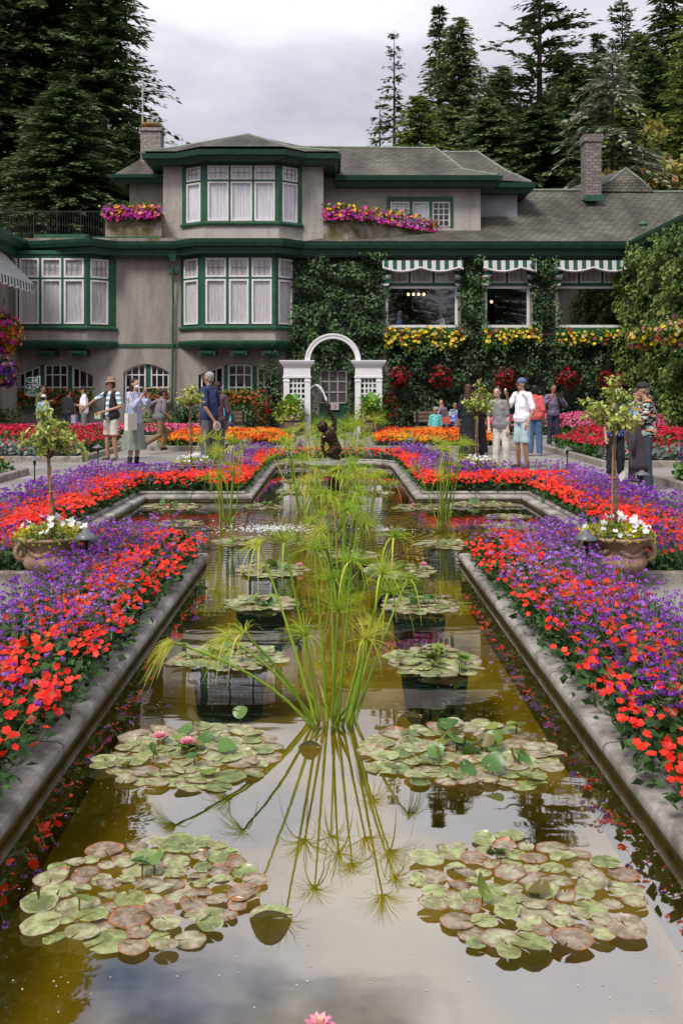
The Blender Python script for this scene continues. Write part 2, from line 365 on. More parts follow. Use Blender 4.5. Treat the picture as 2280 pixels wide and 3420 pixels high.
# water
def water_mat():
    m = bpy.data.materials.new('pond_water'); t = nt(m)
    o = N(t, 'ShaderNodeOutputMaterial'); g = N(t, 'ShaderNodeBsdfGlossy'); g.inputs['Roughness'].default_value = .015
    tr = N(t, 'ShaderNodeBsdfTransparent'); tr.inputs[0].default_value = (.86, .80, .45, 1)
    f = N(t, 'ShaderNodeFresnel'); f.inputs[0].default_value = 1.36
    mm = N(t, 'ShaderNodeMath'); mm.operation = 'MULTIPLY_ADD'; mm.use_clamp = True; mm.inputs[1].default_value = .9; mm.inputs[2].default_value = .37
    L(t, f, 0, mm, 0); mx = N(t, 'ShaderNodeMixShader'); L(t, mm, 0, mx, 0); L(t, tr, 0, mx, 1); L(t, g, 0, mx, 2); L(t, mx, 0, o, 0)
    ge = N(t, 'ShaderNodeNewGeometry')
    mp = N(t, 'ShaderNodeMapping'); mp.inputs['Scale'].default_value = (2.2, 5, 1); L(t, ge, 'Position', mp, 0)
    n = N(t, 'ShaderNodeTexNoise'); n.inputs['Scale'].default_value = 1.0; n.inputs['Detail'].default_value = 2; L(t, mp, 0, n, 0)
    b = N(t, 'ShaderNodeBump'); b.inputs['Strength'].default_value = .055; b.inputs['Distance'].default_value = .012; L(t, n, 0, b, 'Height')
    # rings running out from where the jet lands, dying with distance
    prev = b
    for (cx, cy, fr, amp, fall) in ((-.85, 13.1, 42, .0020, 1.3), (.55, 12.6, 52, .0012, 1.0)):
        vs_ = N(t, 'ShaderNodeVectorMath'); vs_.operation = 'SUBTRACT'; vs_.inputs[1].default_value = (cx, cy, WZL); L(t, ge, 'Position', vs_, 0)
        ln = N(t, 'ShaderNodeVectorMath'); ln.operation = 'LENGTH'; L(t, vs_, 0, ln, 0)
        a = N(t, 'ShaderNodeMath'); a.operation = 'MULTIPLY'; a.inputs[1].default_value = fr; L(t, ln, 'Value', a, 0)
        s_ = N(t, 'ShaderNodeMath'); s_.operation = 'SINE'; L(t, a, 0, s_, 0)
        d = N(t, 'ShaderNodeMath'); d.operation = 'DIVIDE'; d.inputs[1].default_value = -fall; L(t, ln, 'Value', d, 0)
        ex = N(t, 'ShaderNodeMath'); ex.operation = 'EXPONENT'; L(t, d, 0, ex, 0)
        q = N(t, 'ShaderNodeMath'); q.operation = 'MULTIPLY'; L(t, s_, 0, q, 0); L(t, ex, 0, q, 1)
        bb = N(t, 'ShaderNodeBump'); bb.inputs['Strength'].default_value = 1; bb.inputs['Distance'].default_value = amp; L(t, q, 0, bb, 'Height'); L(t, prev, 0, bb, 'Normal'); prev = bb
    L(t, prev, 0, g, 'Normal'); L(t, prev, 0, f, 'Normal')
    return m
MB().poly([offset(POOL, -.001)], WZL).build('water', water_mat())['kind'] = 'structure'
# ================================================================ flower beds round the pool
M_leaf_bed = tmat('bedding_leaves', [(.012, .035, .008), (.03, .08, .015), (.07, .16, .035)], .6, .25)
M_greyleaf = tmat('verbena_stems', [(.06, .10, .035), (.13, .18, .08), (.20, .25, .13)], .6, .2)
M_red = tmat('impatiens_petals', [(.60, .006, .002), (.85, .016, .004), (.9, .045, .012), (.92, .11, .04)], .5, .3)
M_pur = tmat('verbena_petals', [(.14, .015, .28), (.24, .045, .44), (.36, .13, .56), (.50, .30, .68)], .55, .3)
def bed_poly(s):
    pts = [(1.48, 1.0), (2.2, 1.0), (2.2, 8.8), (4.3, 8.8), (4.3, 17.8), (2.2, 17.8), (2.2, 22.9)]
    pts += [(2.2*math.cos(a), 22.9+1.75*math.sin(a)) for a in np.linspace(.2, PI/2, 6)]
    inn = [(1.48*math.cos(a), 22.8+1.18*math.sin(a)) for a in np.linspace(PI/2, 0, 6)]
    pts += inn+[(1.48, 16.29), (3.19, 16.29), (3.19, 10.36), (1.48, 10.36)]
    return [(s*x, y) for x, y in pts]
def in_poly(P, x, y):
    P = np.asarray(P); x0, y0 = P[:, 0], P[:, 1]; x1, y1 = np.roll(x0, -1), np.roll(y0, -1); c = np.zeros(len(x), bool)
    for a, b, d, e in zip(x0, y0, x1, y1):
        if b == e: continue
        c ^= ((b > y) != (e > y)) & (x < (d-a)*(y-b)/(e-b)+a)
    return c
def seg_dist(P, x, y):
    d = np.full(len(x), 1e9); P = np.asarray(P)
    for i in range(len(P)-1):
        a, b = P[i], P[i+1]; v = b-a; t = np.clip(((x-a[0])*v[0]+(y-a[1])*v[1])/(v@v), 0, 1)
        d = np.minimum(d, np.hypot(x-a[0]-t*v[0], y-a[1]-t*v[1]))
    return d
def vnoise(x, y, f, seed=0):
    return np.array([noise.noise(Vector((a*f+seed, b*f, seed*.37))) for a, b in zip(x, y)])
VERB = cluster(13, 1, .42, .75, 3); VERB2 = cluster(6, 1, .6, .75, 4)
def make_bed(s):
    side = 'left' if s < 0 else 'right'
    poly = bed_poly(s)
    MB().poly([poly[::-1] if s < 0 else poly], .035).build('soil', M_soil)['kind'] = 'structure'
    # outer kerb
    path = [p for p in bed_poly(s)[1:13]]
    k = MB(); k.sweep(path, [(-.03, 0), (-.03, .06), (-.015, .095), (.07, .10), (.09, .085), (.095, 0)], False, side=1 if s > 0 else -1)
    o = k.build('kerb', M_kerb); tag(o, kind='structure')
    n = 56000
    x = rng.uniform(1.4, 4.4, n)*s; y = rng.uniform(2.2, 24.8, n)
    x = np.where(rng.random(n) < .25, rng.uniform(0, 2.4, n)*s, x)
    ok = in_poly(poly, x, y); x = x[ok]; y = y[ok]
    inner = poly[13:]; inner = [(s*1.48*math.cos(a), 22.8+1.18*math.sin(a)) for a in np.linspace(PI/2, 0, 6)]+[(s*1.48, 16.29), (s*3.19, 16.29), (s*3.19, 10.36), (s*1.48, 10.36), (s*1.48, 1.0)]
    outer = poly[1:13]
    di = seg_dist(inner, x, y); do = seg_dist(outer, x, y); tt = di/(di+do+1e-6)
    nz = vnoise(x, y, 1.1, 3+s)*.75+vnoise(x, y, 3.1, 9)*.25
    q = tt+nz*.85+np.where(y < 9, .16, .05)                                             # 0 inner (red) .. 1 outer (purple)
    if s < 0: q += .55*np.exp(-((x+2.0)**2+(y-9.7)**2)/.5)
    else: q += .45*np.exp(-((x-2.6)**2+(y-9.9)**2)/.35)
    q += np.where(y < 3.9, -.12, 0)
    near = y < 10.6
    # carpet of leaves
    n2 = len(x)
    rep = 3
    xl = np.repeat(x, rep)+rng.normal(0, .03, n2*rep); yl = np.repeat(y, rep)+rng.normal(0, .03, n2*rep)
    keep = rng.random(len(xl)) < np.where(yl < 11, 1, .45); xl, yl = xl[keep], yl[keep]
    dd = seg_dist(inner, xl, yl); okk = in_poly(poly, xl, yl)
    xl = xl-s*np.where((dd < .22) & (yl < 10.3), .17*rng.random(len(xl)), 0)
    zl = .05+rng.random(len(xl))**.8*(.05+.12*np.clip(dd/.15, 0, 1))
    b = Bag(); m = len(xl)
    b.add(inst(LEAF, np.stack([xl, yl, zl], 1), rotmats(rdir(m, .9, .6), rng.random(m)*6.3), rng.uniform(.035, .075, m)*np.where(yl > 11, 1.4, 1)))
    o = b.build('bedding_foliage', M_leaf_bed); tag(o, 'low dark green bedding leaves under the red and purple flowers, %s side of the pool' % side, 'foliage', kind='stuff')
    # red impatiens
    pr = rng.random(n2) < np.clip(1.42-q*1.35, .1, 1)*np.where(near, .80, .85)
    pr &= vnoise(x, y, 5.5, 21) > -.36+.12*rng.random(n2)
    rx, ry = x[pr], y[pr]; d = seg_dist(inner, rx, ry); m = len(rx)
    rx = rx+rng.normal(0, .02, m); h = .10+.10*np.clip(d/.15, 0, 1)+rng.random(m)*.05+.03*vnoise(rx, ry, 2.3, 5)
    rx = rx-s*np.where((d < .12) & (ry < 10.3), .19*rng.random(m), 0)   # spill over the coping
    nr = rdir(m, 1.1, .45); nr[:, 1] -= .55
    tint = np.clip(rng.normal(.42, .22, m)+.25*vnoise(rx, ry, 2.2, 1), 0, 1)
    b = Bag(); b.add(inst(FLOWER5, np.stack([rx, ry, h+.03], 1), rotmats(nr, rng.random(m)*6.3), rng.uniform(.015, .027, m)*np.where(ry > 11, 1.15, 1), tint))
    o = b.build('impatiens', M_red); tag(o, 'bright red impatiens flowers filling the bed edge along the %s side of the pool' % side, 'flowers', kind='stuff')
    # verbena: stems and domed heads
    pv = rng.random(n2) < np.clip(q*1.8-.36, .07, 1)*np.where(near, .50, .42)
    vx, vy = x[pv], y[pv]; m = len(vx); dv = seg_dist(inner, vx, vy)
    hh = rng.uniform(.20, .40, m)+.05*vnoise(vx, vy, 1.7, 2); hh = np.where(dv < .12, hh*.8, hh)
    lx = rng.normal(0, .05, m)-s*np.where((dv < .3) & (vy < 10.3), .22*rng.random(m)**1.5, 0); ly = rng.normal(0, .05, m)
    P = np.stack([vx+lx, vy+ly, hh+.03], 1)
    tint = np.clip(rng.normal(.4, .18, m)+.5*np.clip(vnoise(vx, vy, .9, 4), -1, 1)+np.where((vy < 7.6) & (s < 0), .12, 0), 0, 1)
    nr = rdir(m, 1.4, .35)
    fn = vy < 12
    b = Bag()
    b.add(inst(VERB, P[fn], rotmats(nr[fn], rng.random(fn.sum())*6), rng.uniform(.014, .024, fn.sum()), tint[fn]))
    b.add(inst(VERB2, P[~fn], rotmats(nr[~fn], rng.random((~fn).sum())*6), rng.uniform(.018, .028, (~fn).sum()), tint[~fn]))
    o = b.build('verbena', M_pur); tag(o, 'purple verbena flower heads on thin stems in the bed on the %s side of the pool' % side, 'flowers', kind='stuff')
    STEM = (np.array([(-.0022, 0, 0), (.0022, 0, 0), (.0016, 0, 1), (-.0016, 0, 1)], float), np.array([(0, 1, 2, 3)]))
    base = np.stack([vx, vy, np.full(m, .05)], 1); up = P-base; ln = np.linalg.norm(up, axis=1)
    R = rotmats(up, rng.random(m)*6); b = Bag()
    S = np.stack([np.where(fn, 1, 1.5), np.ones(m), ln], 1); b.add(inst(STEM, base, R, S))
    k2 = rng.random(m) < .9; t_ = rng.uniform(.3, .9, (k2.sum(), 1)); m2 = k2.sum()
    for rep in range(4):
        t_ = rng.uniform(.2, .95, (m2, 1)); b.add(inst(BLADE, base[k2]+up[k2]*t_, rotmats(rdir(m2, .4), rng.random(m2)*6.3), rng.uniform(.03, .06, m2)))
    o = b.build('verbena_stems', M_greyleaf); tag(o, 'grey green verbena stems and narrow leaves in the %s pool bed' % side, 'foliage', kind='stuff')
make_bed(-1); make_bed(1)
SPIKE = None
# ---------------------------------------------------------------- outer beds
def rect_bed(x0, x1, y0, y1, kerb=True, z=.05):
    P = [(x0, y0), (x1, y0), (x1, y1), (x0, y1)]
    MB().poly([P], z).build('soil', M_soil)['kind'] = 'structure'
    if kerb:
        k = MB(); k.sweep(P, [(-.05, 0), (-.05, .08), (-.02, .13), (.10, .14), (.13, .12), (.14, 0)], True); tag(k.build('kerb', M_kerb), kind='structure')
def flower_mass(name, label, area, n, h, cols, size, T=None, leafcols=None, leafn=2, leafsize=.07, spill=0, tintnoise=0, leaf_h=1.0):
    x0, x1, y0, y1 = area
    x = rng.uniform(x0, x1, n); y = rng.uniform(y0, y1, n)
    e = np.minimum(np.minimum(x-x0, x1-x), np.minimum(y-y0, y1-y))
    hh = (h*(.62+.38*np.clip(e/.5, 0, 1)))*(1+.18*vnoise(x, y, 1.2, 8))
    t = thing(name, label, 'flowers', ((x0+x1)/2, (y0+y1)/2, .05)); del t['category']; 
    bpy.data.objects.remove(t)
    b = Bag(); nr = rdir(n, 1.0, .5); nr[:, 1] -= .5
    ti = rng.random(n) if not tintnoise else np.clip(.5+.9*vnoise(x, y, tintnoise, 6)+rng.normal(0, .13, n), 0, 1)
    b.add(inst(T or FLOWER5, np.stack([x, y, hh*rng.uniform(.86, 1.08, n)+.03], 1), rotmats(nr if T is not SPIKE else rdir(n, 3, .35), rng.random(n)*6), rng.uniform(size*.75, size*1.2, n), ti), 0)
    m = n*leafn; xl = rng.uniform(x0, x1, m); yl = rng.uniform(y0, y1, m); e = np.minimum(np.minimum(xl-x0, x1-xl), np.minimum(yl-y0, y1-yl))
    hl = h*(.62+.38*np.clip(e/.5, 0, 1))*leaf_h
    b.add(inst(LEAF, np.stack([xl, yl, .05+hl*rng.random(m)**.5*.95], 1), rotmats(rdir(m, .5), rng.random(m)*6.3), rng.uniform(leafsize*.7, leafsize*1.3, m)), 1)
    lm = tmat('leaf_'+name, leafcols or [(.02, .06, .012), (.05, .13, .02), (.10, .22, .04)], .6, .25)
    o = b.build(name, [tmat('petal_'+name+str(len(MATS)), cols, .55, .25), lm]); return tag(o, label, 'flowers', kind='stuff')
MARI = cluster(9, .8, .6, .7, 7)
ORG = [(.55, .03, .008), (.75, .09, .008), (.8, .16, .01), (.8, .3, .015), (.75, .42, .03)]
for sx, nm in ((-1, 'left'), (1, 'right')):
    a, b_ = sorted((sx*1.15, sx*4.9)); rect_bed(a, b_, 27.4, 31.2)
    flower_mass('marigolds', 'orange, yellow and red marigold bed just %s of the white arch' % nm, (a+.05, b_-.05, 27.5, 31.1), 3600, .42, ORG, .062, MARI, [(.05, .12, .02), (.12, .24, .03), (.2, .3, .04)], 3, .10, tintnoise=1.1)
# front outer beds: geraniums over dusty miller
RED = [(.35, .004, .02), (.55, .01, .035), (.75, .04, .09)]
PINK = [(.65, .03, .18), (.75, .12, .30), (.8, .3, .42), (.55, .02, .08)]
def outer(sx, nm, y0, y1, x0=5.95):
    a, b_ = sorted((sx*x0, sx*12.6)); rect_bed(a, b_, y0, y1)
    flower_mass('geraniums', 'dark red geraniums in the kerbed bed on the far %s' % nm, (a+.1, b_-.1, y0+.9, y1-.1), 2600, .58, RED, .055, MARI, None, 5, .10)
    flower_mass('dusty_miller', 'silvery dusty miller edging with red flowers at the front of the %s geranium bed' % nm, (a+.1, b_-.1, y0+.1, y0+1.2), 160, .42, RED, .05, MARI, [(.16, .20, .17), (.28, .33, .29), (.06, .14, .04)], 40, .11)
outer(-1, 'left', 23.2, 28.6); outer(1, 'right', 21.8, 28.0)
for sx, nm in ((-1, 'left'), (1, 'right')):
    a, b_ = sorted((sx*(3.2 if sx < 0 else 4.9), sx*12.6)); rect_bed(a, b_, 33.6, 36.2)
    flower_mass('pink_begonias', 'pink and rose bedding flowers along the house on the %s' % nm, (a+.1, b_-.1, 33.7, 36.0), 3400, .40 if sx < 0 else .7, PINK, .055, MARI, None, 3, .09)
# nearest outer beds
rect_bed(-12.6, -6.15, 14.9, 19.6); rect_bed(5.9, 12.6, 12.5, 18.0)
flower_mass('dahlias', 'apricot dahlias among pale leaves in the corner bed on the left edge', (-12.5, -6.25, 15.0, 19.5), 900, .42, [(.7, .2, .12), (.75, .35, .2), (.8, .55, .3)], .05, MARI, [(.04, .12, .02), (.10, .22, .05), (.2, .3, .12)], 14, .10)
SPIKE = (np.concatenate([cluster(5, .014, .02, 1, 5)[0]*np.array([1, 1, 1])+np.array([0, 0, k*.055]) for k in range(8)]), np.concatenate([cluster(5, .014, .02, 1, 5)[1]+20*k for k in range(8)]))
flower_mass('salvia', 'spikes of blue violet salvia in the bed at the right edge', (6.1, 12.4, 15.6, 17.9), 900, .48, [(.05, .015, .16), (.10, .03, .28), (.2, .1, .4)], 1.0, SPIKE, [(.06, .16, .03), (.14, .28, .06), (.22, .36, .1)], 22, .12, leaf_h=.95)
flower_mass('low_marigolds', 'small orange marigolds fronting the blue salvia at the right edge', (6.0, 12.4, 14.6, 15.6), 130, .34, ORG[1:4], .05, MARI, [(.05, .13, .02), (.10, .22, .03), (.18, .3, .05)], 40, .10)
# ================================================================ water lilies
M_pad = tmat('lily_pad_top', [(.16, .22, .07), (.26, .32, .11), (.37, .41, .18), (.40, .42, .24), (.39, .35, .25), (.28, .21, .16), (.46, .20, .07), (.15, .07, .03)], .3, .1, .7)
def mottle(m, sc, dark, lo=.42, hi=.6, veins=False):
    t = m.node_tree
    for p in [n for n in t.nodes if n.type == 'BSDF_PRINCIPLED']:
        src = p.inputs['Base Color'].links[0].from_socket; tc = N(t, 'ShaderNodeTexCoord'); n = N(t, 'ShaderNodeTexNoise'); n.inputs['Scale'].default_value = sc; n.inputs['Detail'].default_value = 7; n.inputs['Roughness'].default_value = .7; L(t, tc, 'Object', n, 0)
        r = N(t, 'ShaderNodeValToRGB'); e = r.color_ramp.elements; e[0].position = lo; e[0].color = (*dark, 1); e[1].position = hi; e[1].color = (1.08, 1.08, 1.05, 1); L(t, n, 0, r, 0)
        mx = N(t, 'ShaderNodeMix'); mx.data_type = 'RGBA'; mx.blend_type = 'MULTIPLY'; mx.inputs[0].default_value = 1; t.links.new(src, mx.inputs[6]); L(t, r, 0, mx, 7); L(t, mx, 2, p, 'Base Color')
        b = N(t, 'ShaderNodeBump'); b.inputs['Strength'].default_value = .5; b.inputs['Distance'].default_value = .004; L(t, n, 0, b, 'Height'); L(t, b, 0, p, 'Normal')
mottle(M_pad, 26, (.52, .46, .34))
M_up = tmat('lily_leaf_raised', [(.05, .13, .02), (.10, .20, .04), (.22, .28, .05), (.13, .09, .02)], .35, .25, .5)
M_pink = tmat('lily_petals', [(.75, .15, .3), (.85, .45, .55), (.8, .6, .3)], .5, .3)
def pad_tpl(n=22, notch=.10):
    V = [(0, 0, .003)]; Fq = []; m = n+1
    for r_ in (.80, 1.0):
        for i in range(m):
            a = notch+(2*PI-2*notch)*i/n; V.append((r_*math.cos(a), r_*math.sin(a), 0))
    for i in range(n): Fq += [(0, i+1, i+2), (i+1, i+1+m, i+2+m), (i+1, i+2+m, i+2)]
    return np.array(V, float), np.array(Fq)
PAD = pad_tpl()
def lily_flower(parent, x, y, z, r=.05, cream=False):
    b = Bag()
    for k, (n, el, rr) in enumerate(((9, .35, 1), (8, .8, .9), (6, 1.2, .75))):
        a = np.arange(n)/n*2*PI+k*.3; d = np.stack([np.cos(a)*math.cos(el), np.sin(a)*math.cos(el), np.full(n, math.sin(el))], 1)
        b.add(inst(LEAF, np.tile([[x, y, z]], (n, 1)), dirmats(d, np.tile([[0, 0, 1.]], (n, 1))), np.full(n, r*rr), np.full(n, .15+.3*k)))
    b.build('lily_flower', M_pink, parent)
def lily(x, y, w, dpt, label, raised=10, flowers=(), npad=None, edge=0):
    t = thing('water_lily', label, 'water lily', (x, y, WZL), 0, 'water lily patches floating on the pool')
    r0 = .085; n = npad or int(38*(w*dpt)/.35)+10
    pts = []; tries = 0
    while len(pts) < n and tries < 9000:
        tries += 1; a = random.random()*2*PI; q = math.sqrt(random.random()); q *= (1+.16*noise.noise(Vector((math.cos(a)*1.5+x*3, math.sin(a)*1.5+y, 0)))); px = q*math.cos(a)*(w/2-.055); py = q*math.sin(a)*(dpt/2-.055)
        r = (random.uniform(.044, .078) if y > 4.2 else random.uniform(.034, .076))*(1 if w > .5 else .85)
        if all(math.hypot(px-u, py-v) > (r+s_)*(.60 if y > 4.2 else .74) for u, v, s_ in pts): pts.append((px, py, r))
    V = []; Fq = []; T = []; nb = 0
    for i, (px, py, r) in enumerate(pts):
        a = random.random()*6.3; P = PAD[0].copy(); k = len(P)
        ang = np.arctan2(P[:, 1], P[:, 0]); rim = np.hypot(P[:, 0], P[:, 1]) > .9; wob = 1+(.03*np.sin(ang*5+a)+.025*np.sin(ang*9+2*a)+.05*np.sin(ang*2+a))*(np.hypot(P[:, 0], P[:, 1]) > .5)
        P[:, :2] *= wob[:, None]*r; tl = random.uniform(-.06, .06); tm = random.uniform(-.06, .06)
        curl = np.zeros(k)
        if random.random() < .35: curl = rim*np.maximum(0, np.cos(ang+random.random()*6))**2*.016
        c, s_ = math.cos(a), math.sin(a); xx = P[:, 0]*c-P[:, 1]*s_; yy = P[:, 0]*s_+P[:, 1]*c
        zz = .006+.004*(i % 5)+xx*tl+yy*tm+curl+P[:, 2]; zz = np.maximum(zz, .003)
        V.append(np.stack([xx+px, yy+py, zz], 1)); Fq.append(PAD[1]+nb); nb += k
        base = random.choice([.0, .12, .2, .25, .28, .33, .4, .45, .5, .55, .6, .65] if y > 4.2 else [.1, .2, .25, .3, .38, .45, .5, .55, .6, .66, .72])
        te = np.clip(base+rng.normal(0, .035, k)+rim*random.choice([.03, .1, .25, .4])+(rim & (rng.random(k) < .4))*.12, 0, 1); te[0] = max(0, base-.08); T.append(te)
    me = npmesh('floating_leaves', np.concatenate(V), [np.concatenate(Fq)], np.concatenate(T)); link('floating_leaves', me, t, M_pad)
    if raised:
        m = raised; P = np.stack([rng.normal(0, w*.16, m), rng.normal(0, dpt*.16, m), rng.uniform(.03, .075, m)], 1)
        b = Bag(); nr = rdir(m, 1.1, .5); UPL = (PAD[0]*np.array([1, .8, 1])+np.array([[0, 0, 1]])*(PAD[0][:, :1]**2)*.3, PAD[1])
        b.add(inst(UPL, P, rotmats(nr, rng.random(m)*6), rng.uniform(.035, .062, m)))
        STK = (np.array([(-.003, 0, 0), (.003, 0, 0), (.003, 0, 1), (-.003, 0, 1)], float), np.array([(0, 1, 2), (0, 2, 3)])); b.add(inst(STK, P-np.array([[0, 0, .06]]), np.tile(np.eye(3)[None], (m, 1, 1)), np.stack([np.ones(m), np.ones(m), np.full(m, .06)], 1), np.full(m, 1.)))
        b.build('raised_leaves', M_up, t)
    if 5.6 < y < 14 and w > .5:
        tb = MB(); tb.lathe([(w*.27, -.36), (w*.32, -.07), (w*.30, -.07), (w*.28, -.10), (.001, -.10)], 20, cap=False); tb.build('shade_tub', mat('underpad_shade', (.012, .011, .008), .8, (.03, .028, .015), 8), t)  # near-black tub added to stand in for the shadow under the pads
    for (fx, fy) in flowers: lily_flower(t, fx, fy, .05 if w > .5 else .035)
    return t
LL = [
 (-.67, 3.62, .86, .92, 'large flat lily patch nearest the camera on the left, with brown edged pads', 3, ()),
 (.70, 3.62, .88, .95, 'large flat lily patch nearest the camera on the right', 3, ()),
 (-.70, 4.95, .96, .95, 'lily patch left of the front papyrus clump carrying two pink blooms', 16, ((-.18, .1), (-.03, .02))),
 (.655, 4.95, 1.04, 1.0, 'lily patch right of the front papyrus clump with many raised leaves and no bloom', 22, ()),
 (-.70, 6.72, .80, .75, 'lily patch on the left with two orange dying leaves standing in it', 12, ()),
 (.67, 6.62, .70, .8, 'lily patch on the right with folded green leaves, over a dark shadow', 16, ()),
 (-.61, 8.42, .66, .72, 'pale lily patch on the left, nearest behind the one with orange leaves', 7, ()),
 (.71, 8.30, .70, .72, 'pale lily patch on the right with one orange leaf at its right end', 7, ()),
 (-.61, 9.95, .78, .85, 'lily patch with one pink bloom left of the second papyrus clump', 12, ((.27, .0),)),
 (.65, 9.9, .78, .95, 'lily patch with one pink bloom right of the second papyrus clump', 12, ((.25, .1),)),
 (-1.13, 11.8, .64, .7, 'small lily patch at the left mouth of the cross arm', 5, ()),
 (1.27, 11.6, .73, .75, 'flat pale lily patch by the rounded coping corner on the right', 3, ()),
 (.15, 10.9, .72, .7, 'lily patch on the pool axis just in front of the fountain', 6, ()),
 (-2.1, 13.4, .7, .7, 'lily patch in the left arm half hidden behind purple flowers', 3, ()),
 (-2.48, 15.3, .95, .9, 'lily patch in the left arm by the stone corner with a pink bloom', 8, ((.0, -.2),)),
 (2.33, 15.6, 1.1, .75, 'lily patch in the right arm closest to the back coping', 6, ()),
 (2.46, 14.1, .72, .6, 'narrow lily patch in the middle of the right arm', 0, ()),
 (2.33, 13.1, .85, .7, 'lily patch at the front of the right arm with a pink bloom', 2, ((-.25, .1),)),
 (-1.07, 15.3, .7, .7, 'lily patch behind the left papyrus clump', 8, ()),
 (1.35, 15.2, 1.0, .8, 'lily patch behind the right papyrus clump with a pink bloom', 8, ((-.15, -.1),)),
 (-.62, 17.6, .9, .9, 'lily patch on the left in the back channel, first behind the cross arm', 6, ()),
 (.66, 17.4, .85, .9, 'lily patch on the right in the back channel with a cream bloom', 5, ((.0, -.2),)),
 (.6, 19.3, .9, .8, 'lily patch on the right halfway along the back channel', 4, ()),
 (-.6, 19.6, .9, .8, 'lily patch on the left halfway along the back channel', 4, ()),
 (.2, 21.6, 1.2, 1.0, 'wide lily patch near the curved far end of the pool', 4, ()),
 (.06, 2.72, .34, .24, 'small lily patch with a pink bud cut by the bottom of the picture', 0, ((-.1, .06),))]
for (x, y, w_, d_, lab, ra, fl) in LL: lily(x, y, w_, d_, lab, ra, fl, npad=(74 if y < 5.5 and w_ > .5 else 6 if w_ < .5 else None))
# single pads drifting by
for (x, y, r, lab) in ((-.215, 3.44, .075, 'single lily pad with an upturned brown edge beside the near left patch'), (-.12, 5.08, .06, 'single pale pad drifting at the foot of the front papyrus'), (.42, 5.52, .07, 'single orange spotted pad behind the right hand patch')):
    t = thing('lily_pad', lab, 'lily pad', (x, y, WZL)); P = PAD[0]*r; P[:, 2] = .006+np.maximum(0, -P[:, 1]-r*.4)*1.2
    link('pad', npmesh('pad', P, [PAD[1]], np.linspace(.2, .8, len(P))), t, M_pad)
sp_ = Bag(); m_ = 900; x_ = rng.uniform(-1.25, 1.25, m_); y_ = rng.uniform(2.8, 9.5, m_)
sp_.add(inst(HEX, np.stack([x_, y_, np.full(m_, WZL+.0015)], 1), rotmats(np.tile([[0, 0, 1.]], (m_, 1)), rng.random(m_)*6), rng.uniform(.0012, .0042, m_)))
tag(sp_.build('pollen_specks', tmat('pollen', [(.35, .33, .25), (.6, .58, .5)], .6, 0)), 'tiny pale specks of pollen and petals floating on the dark water', 'pollen', kind='stuff')
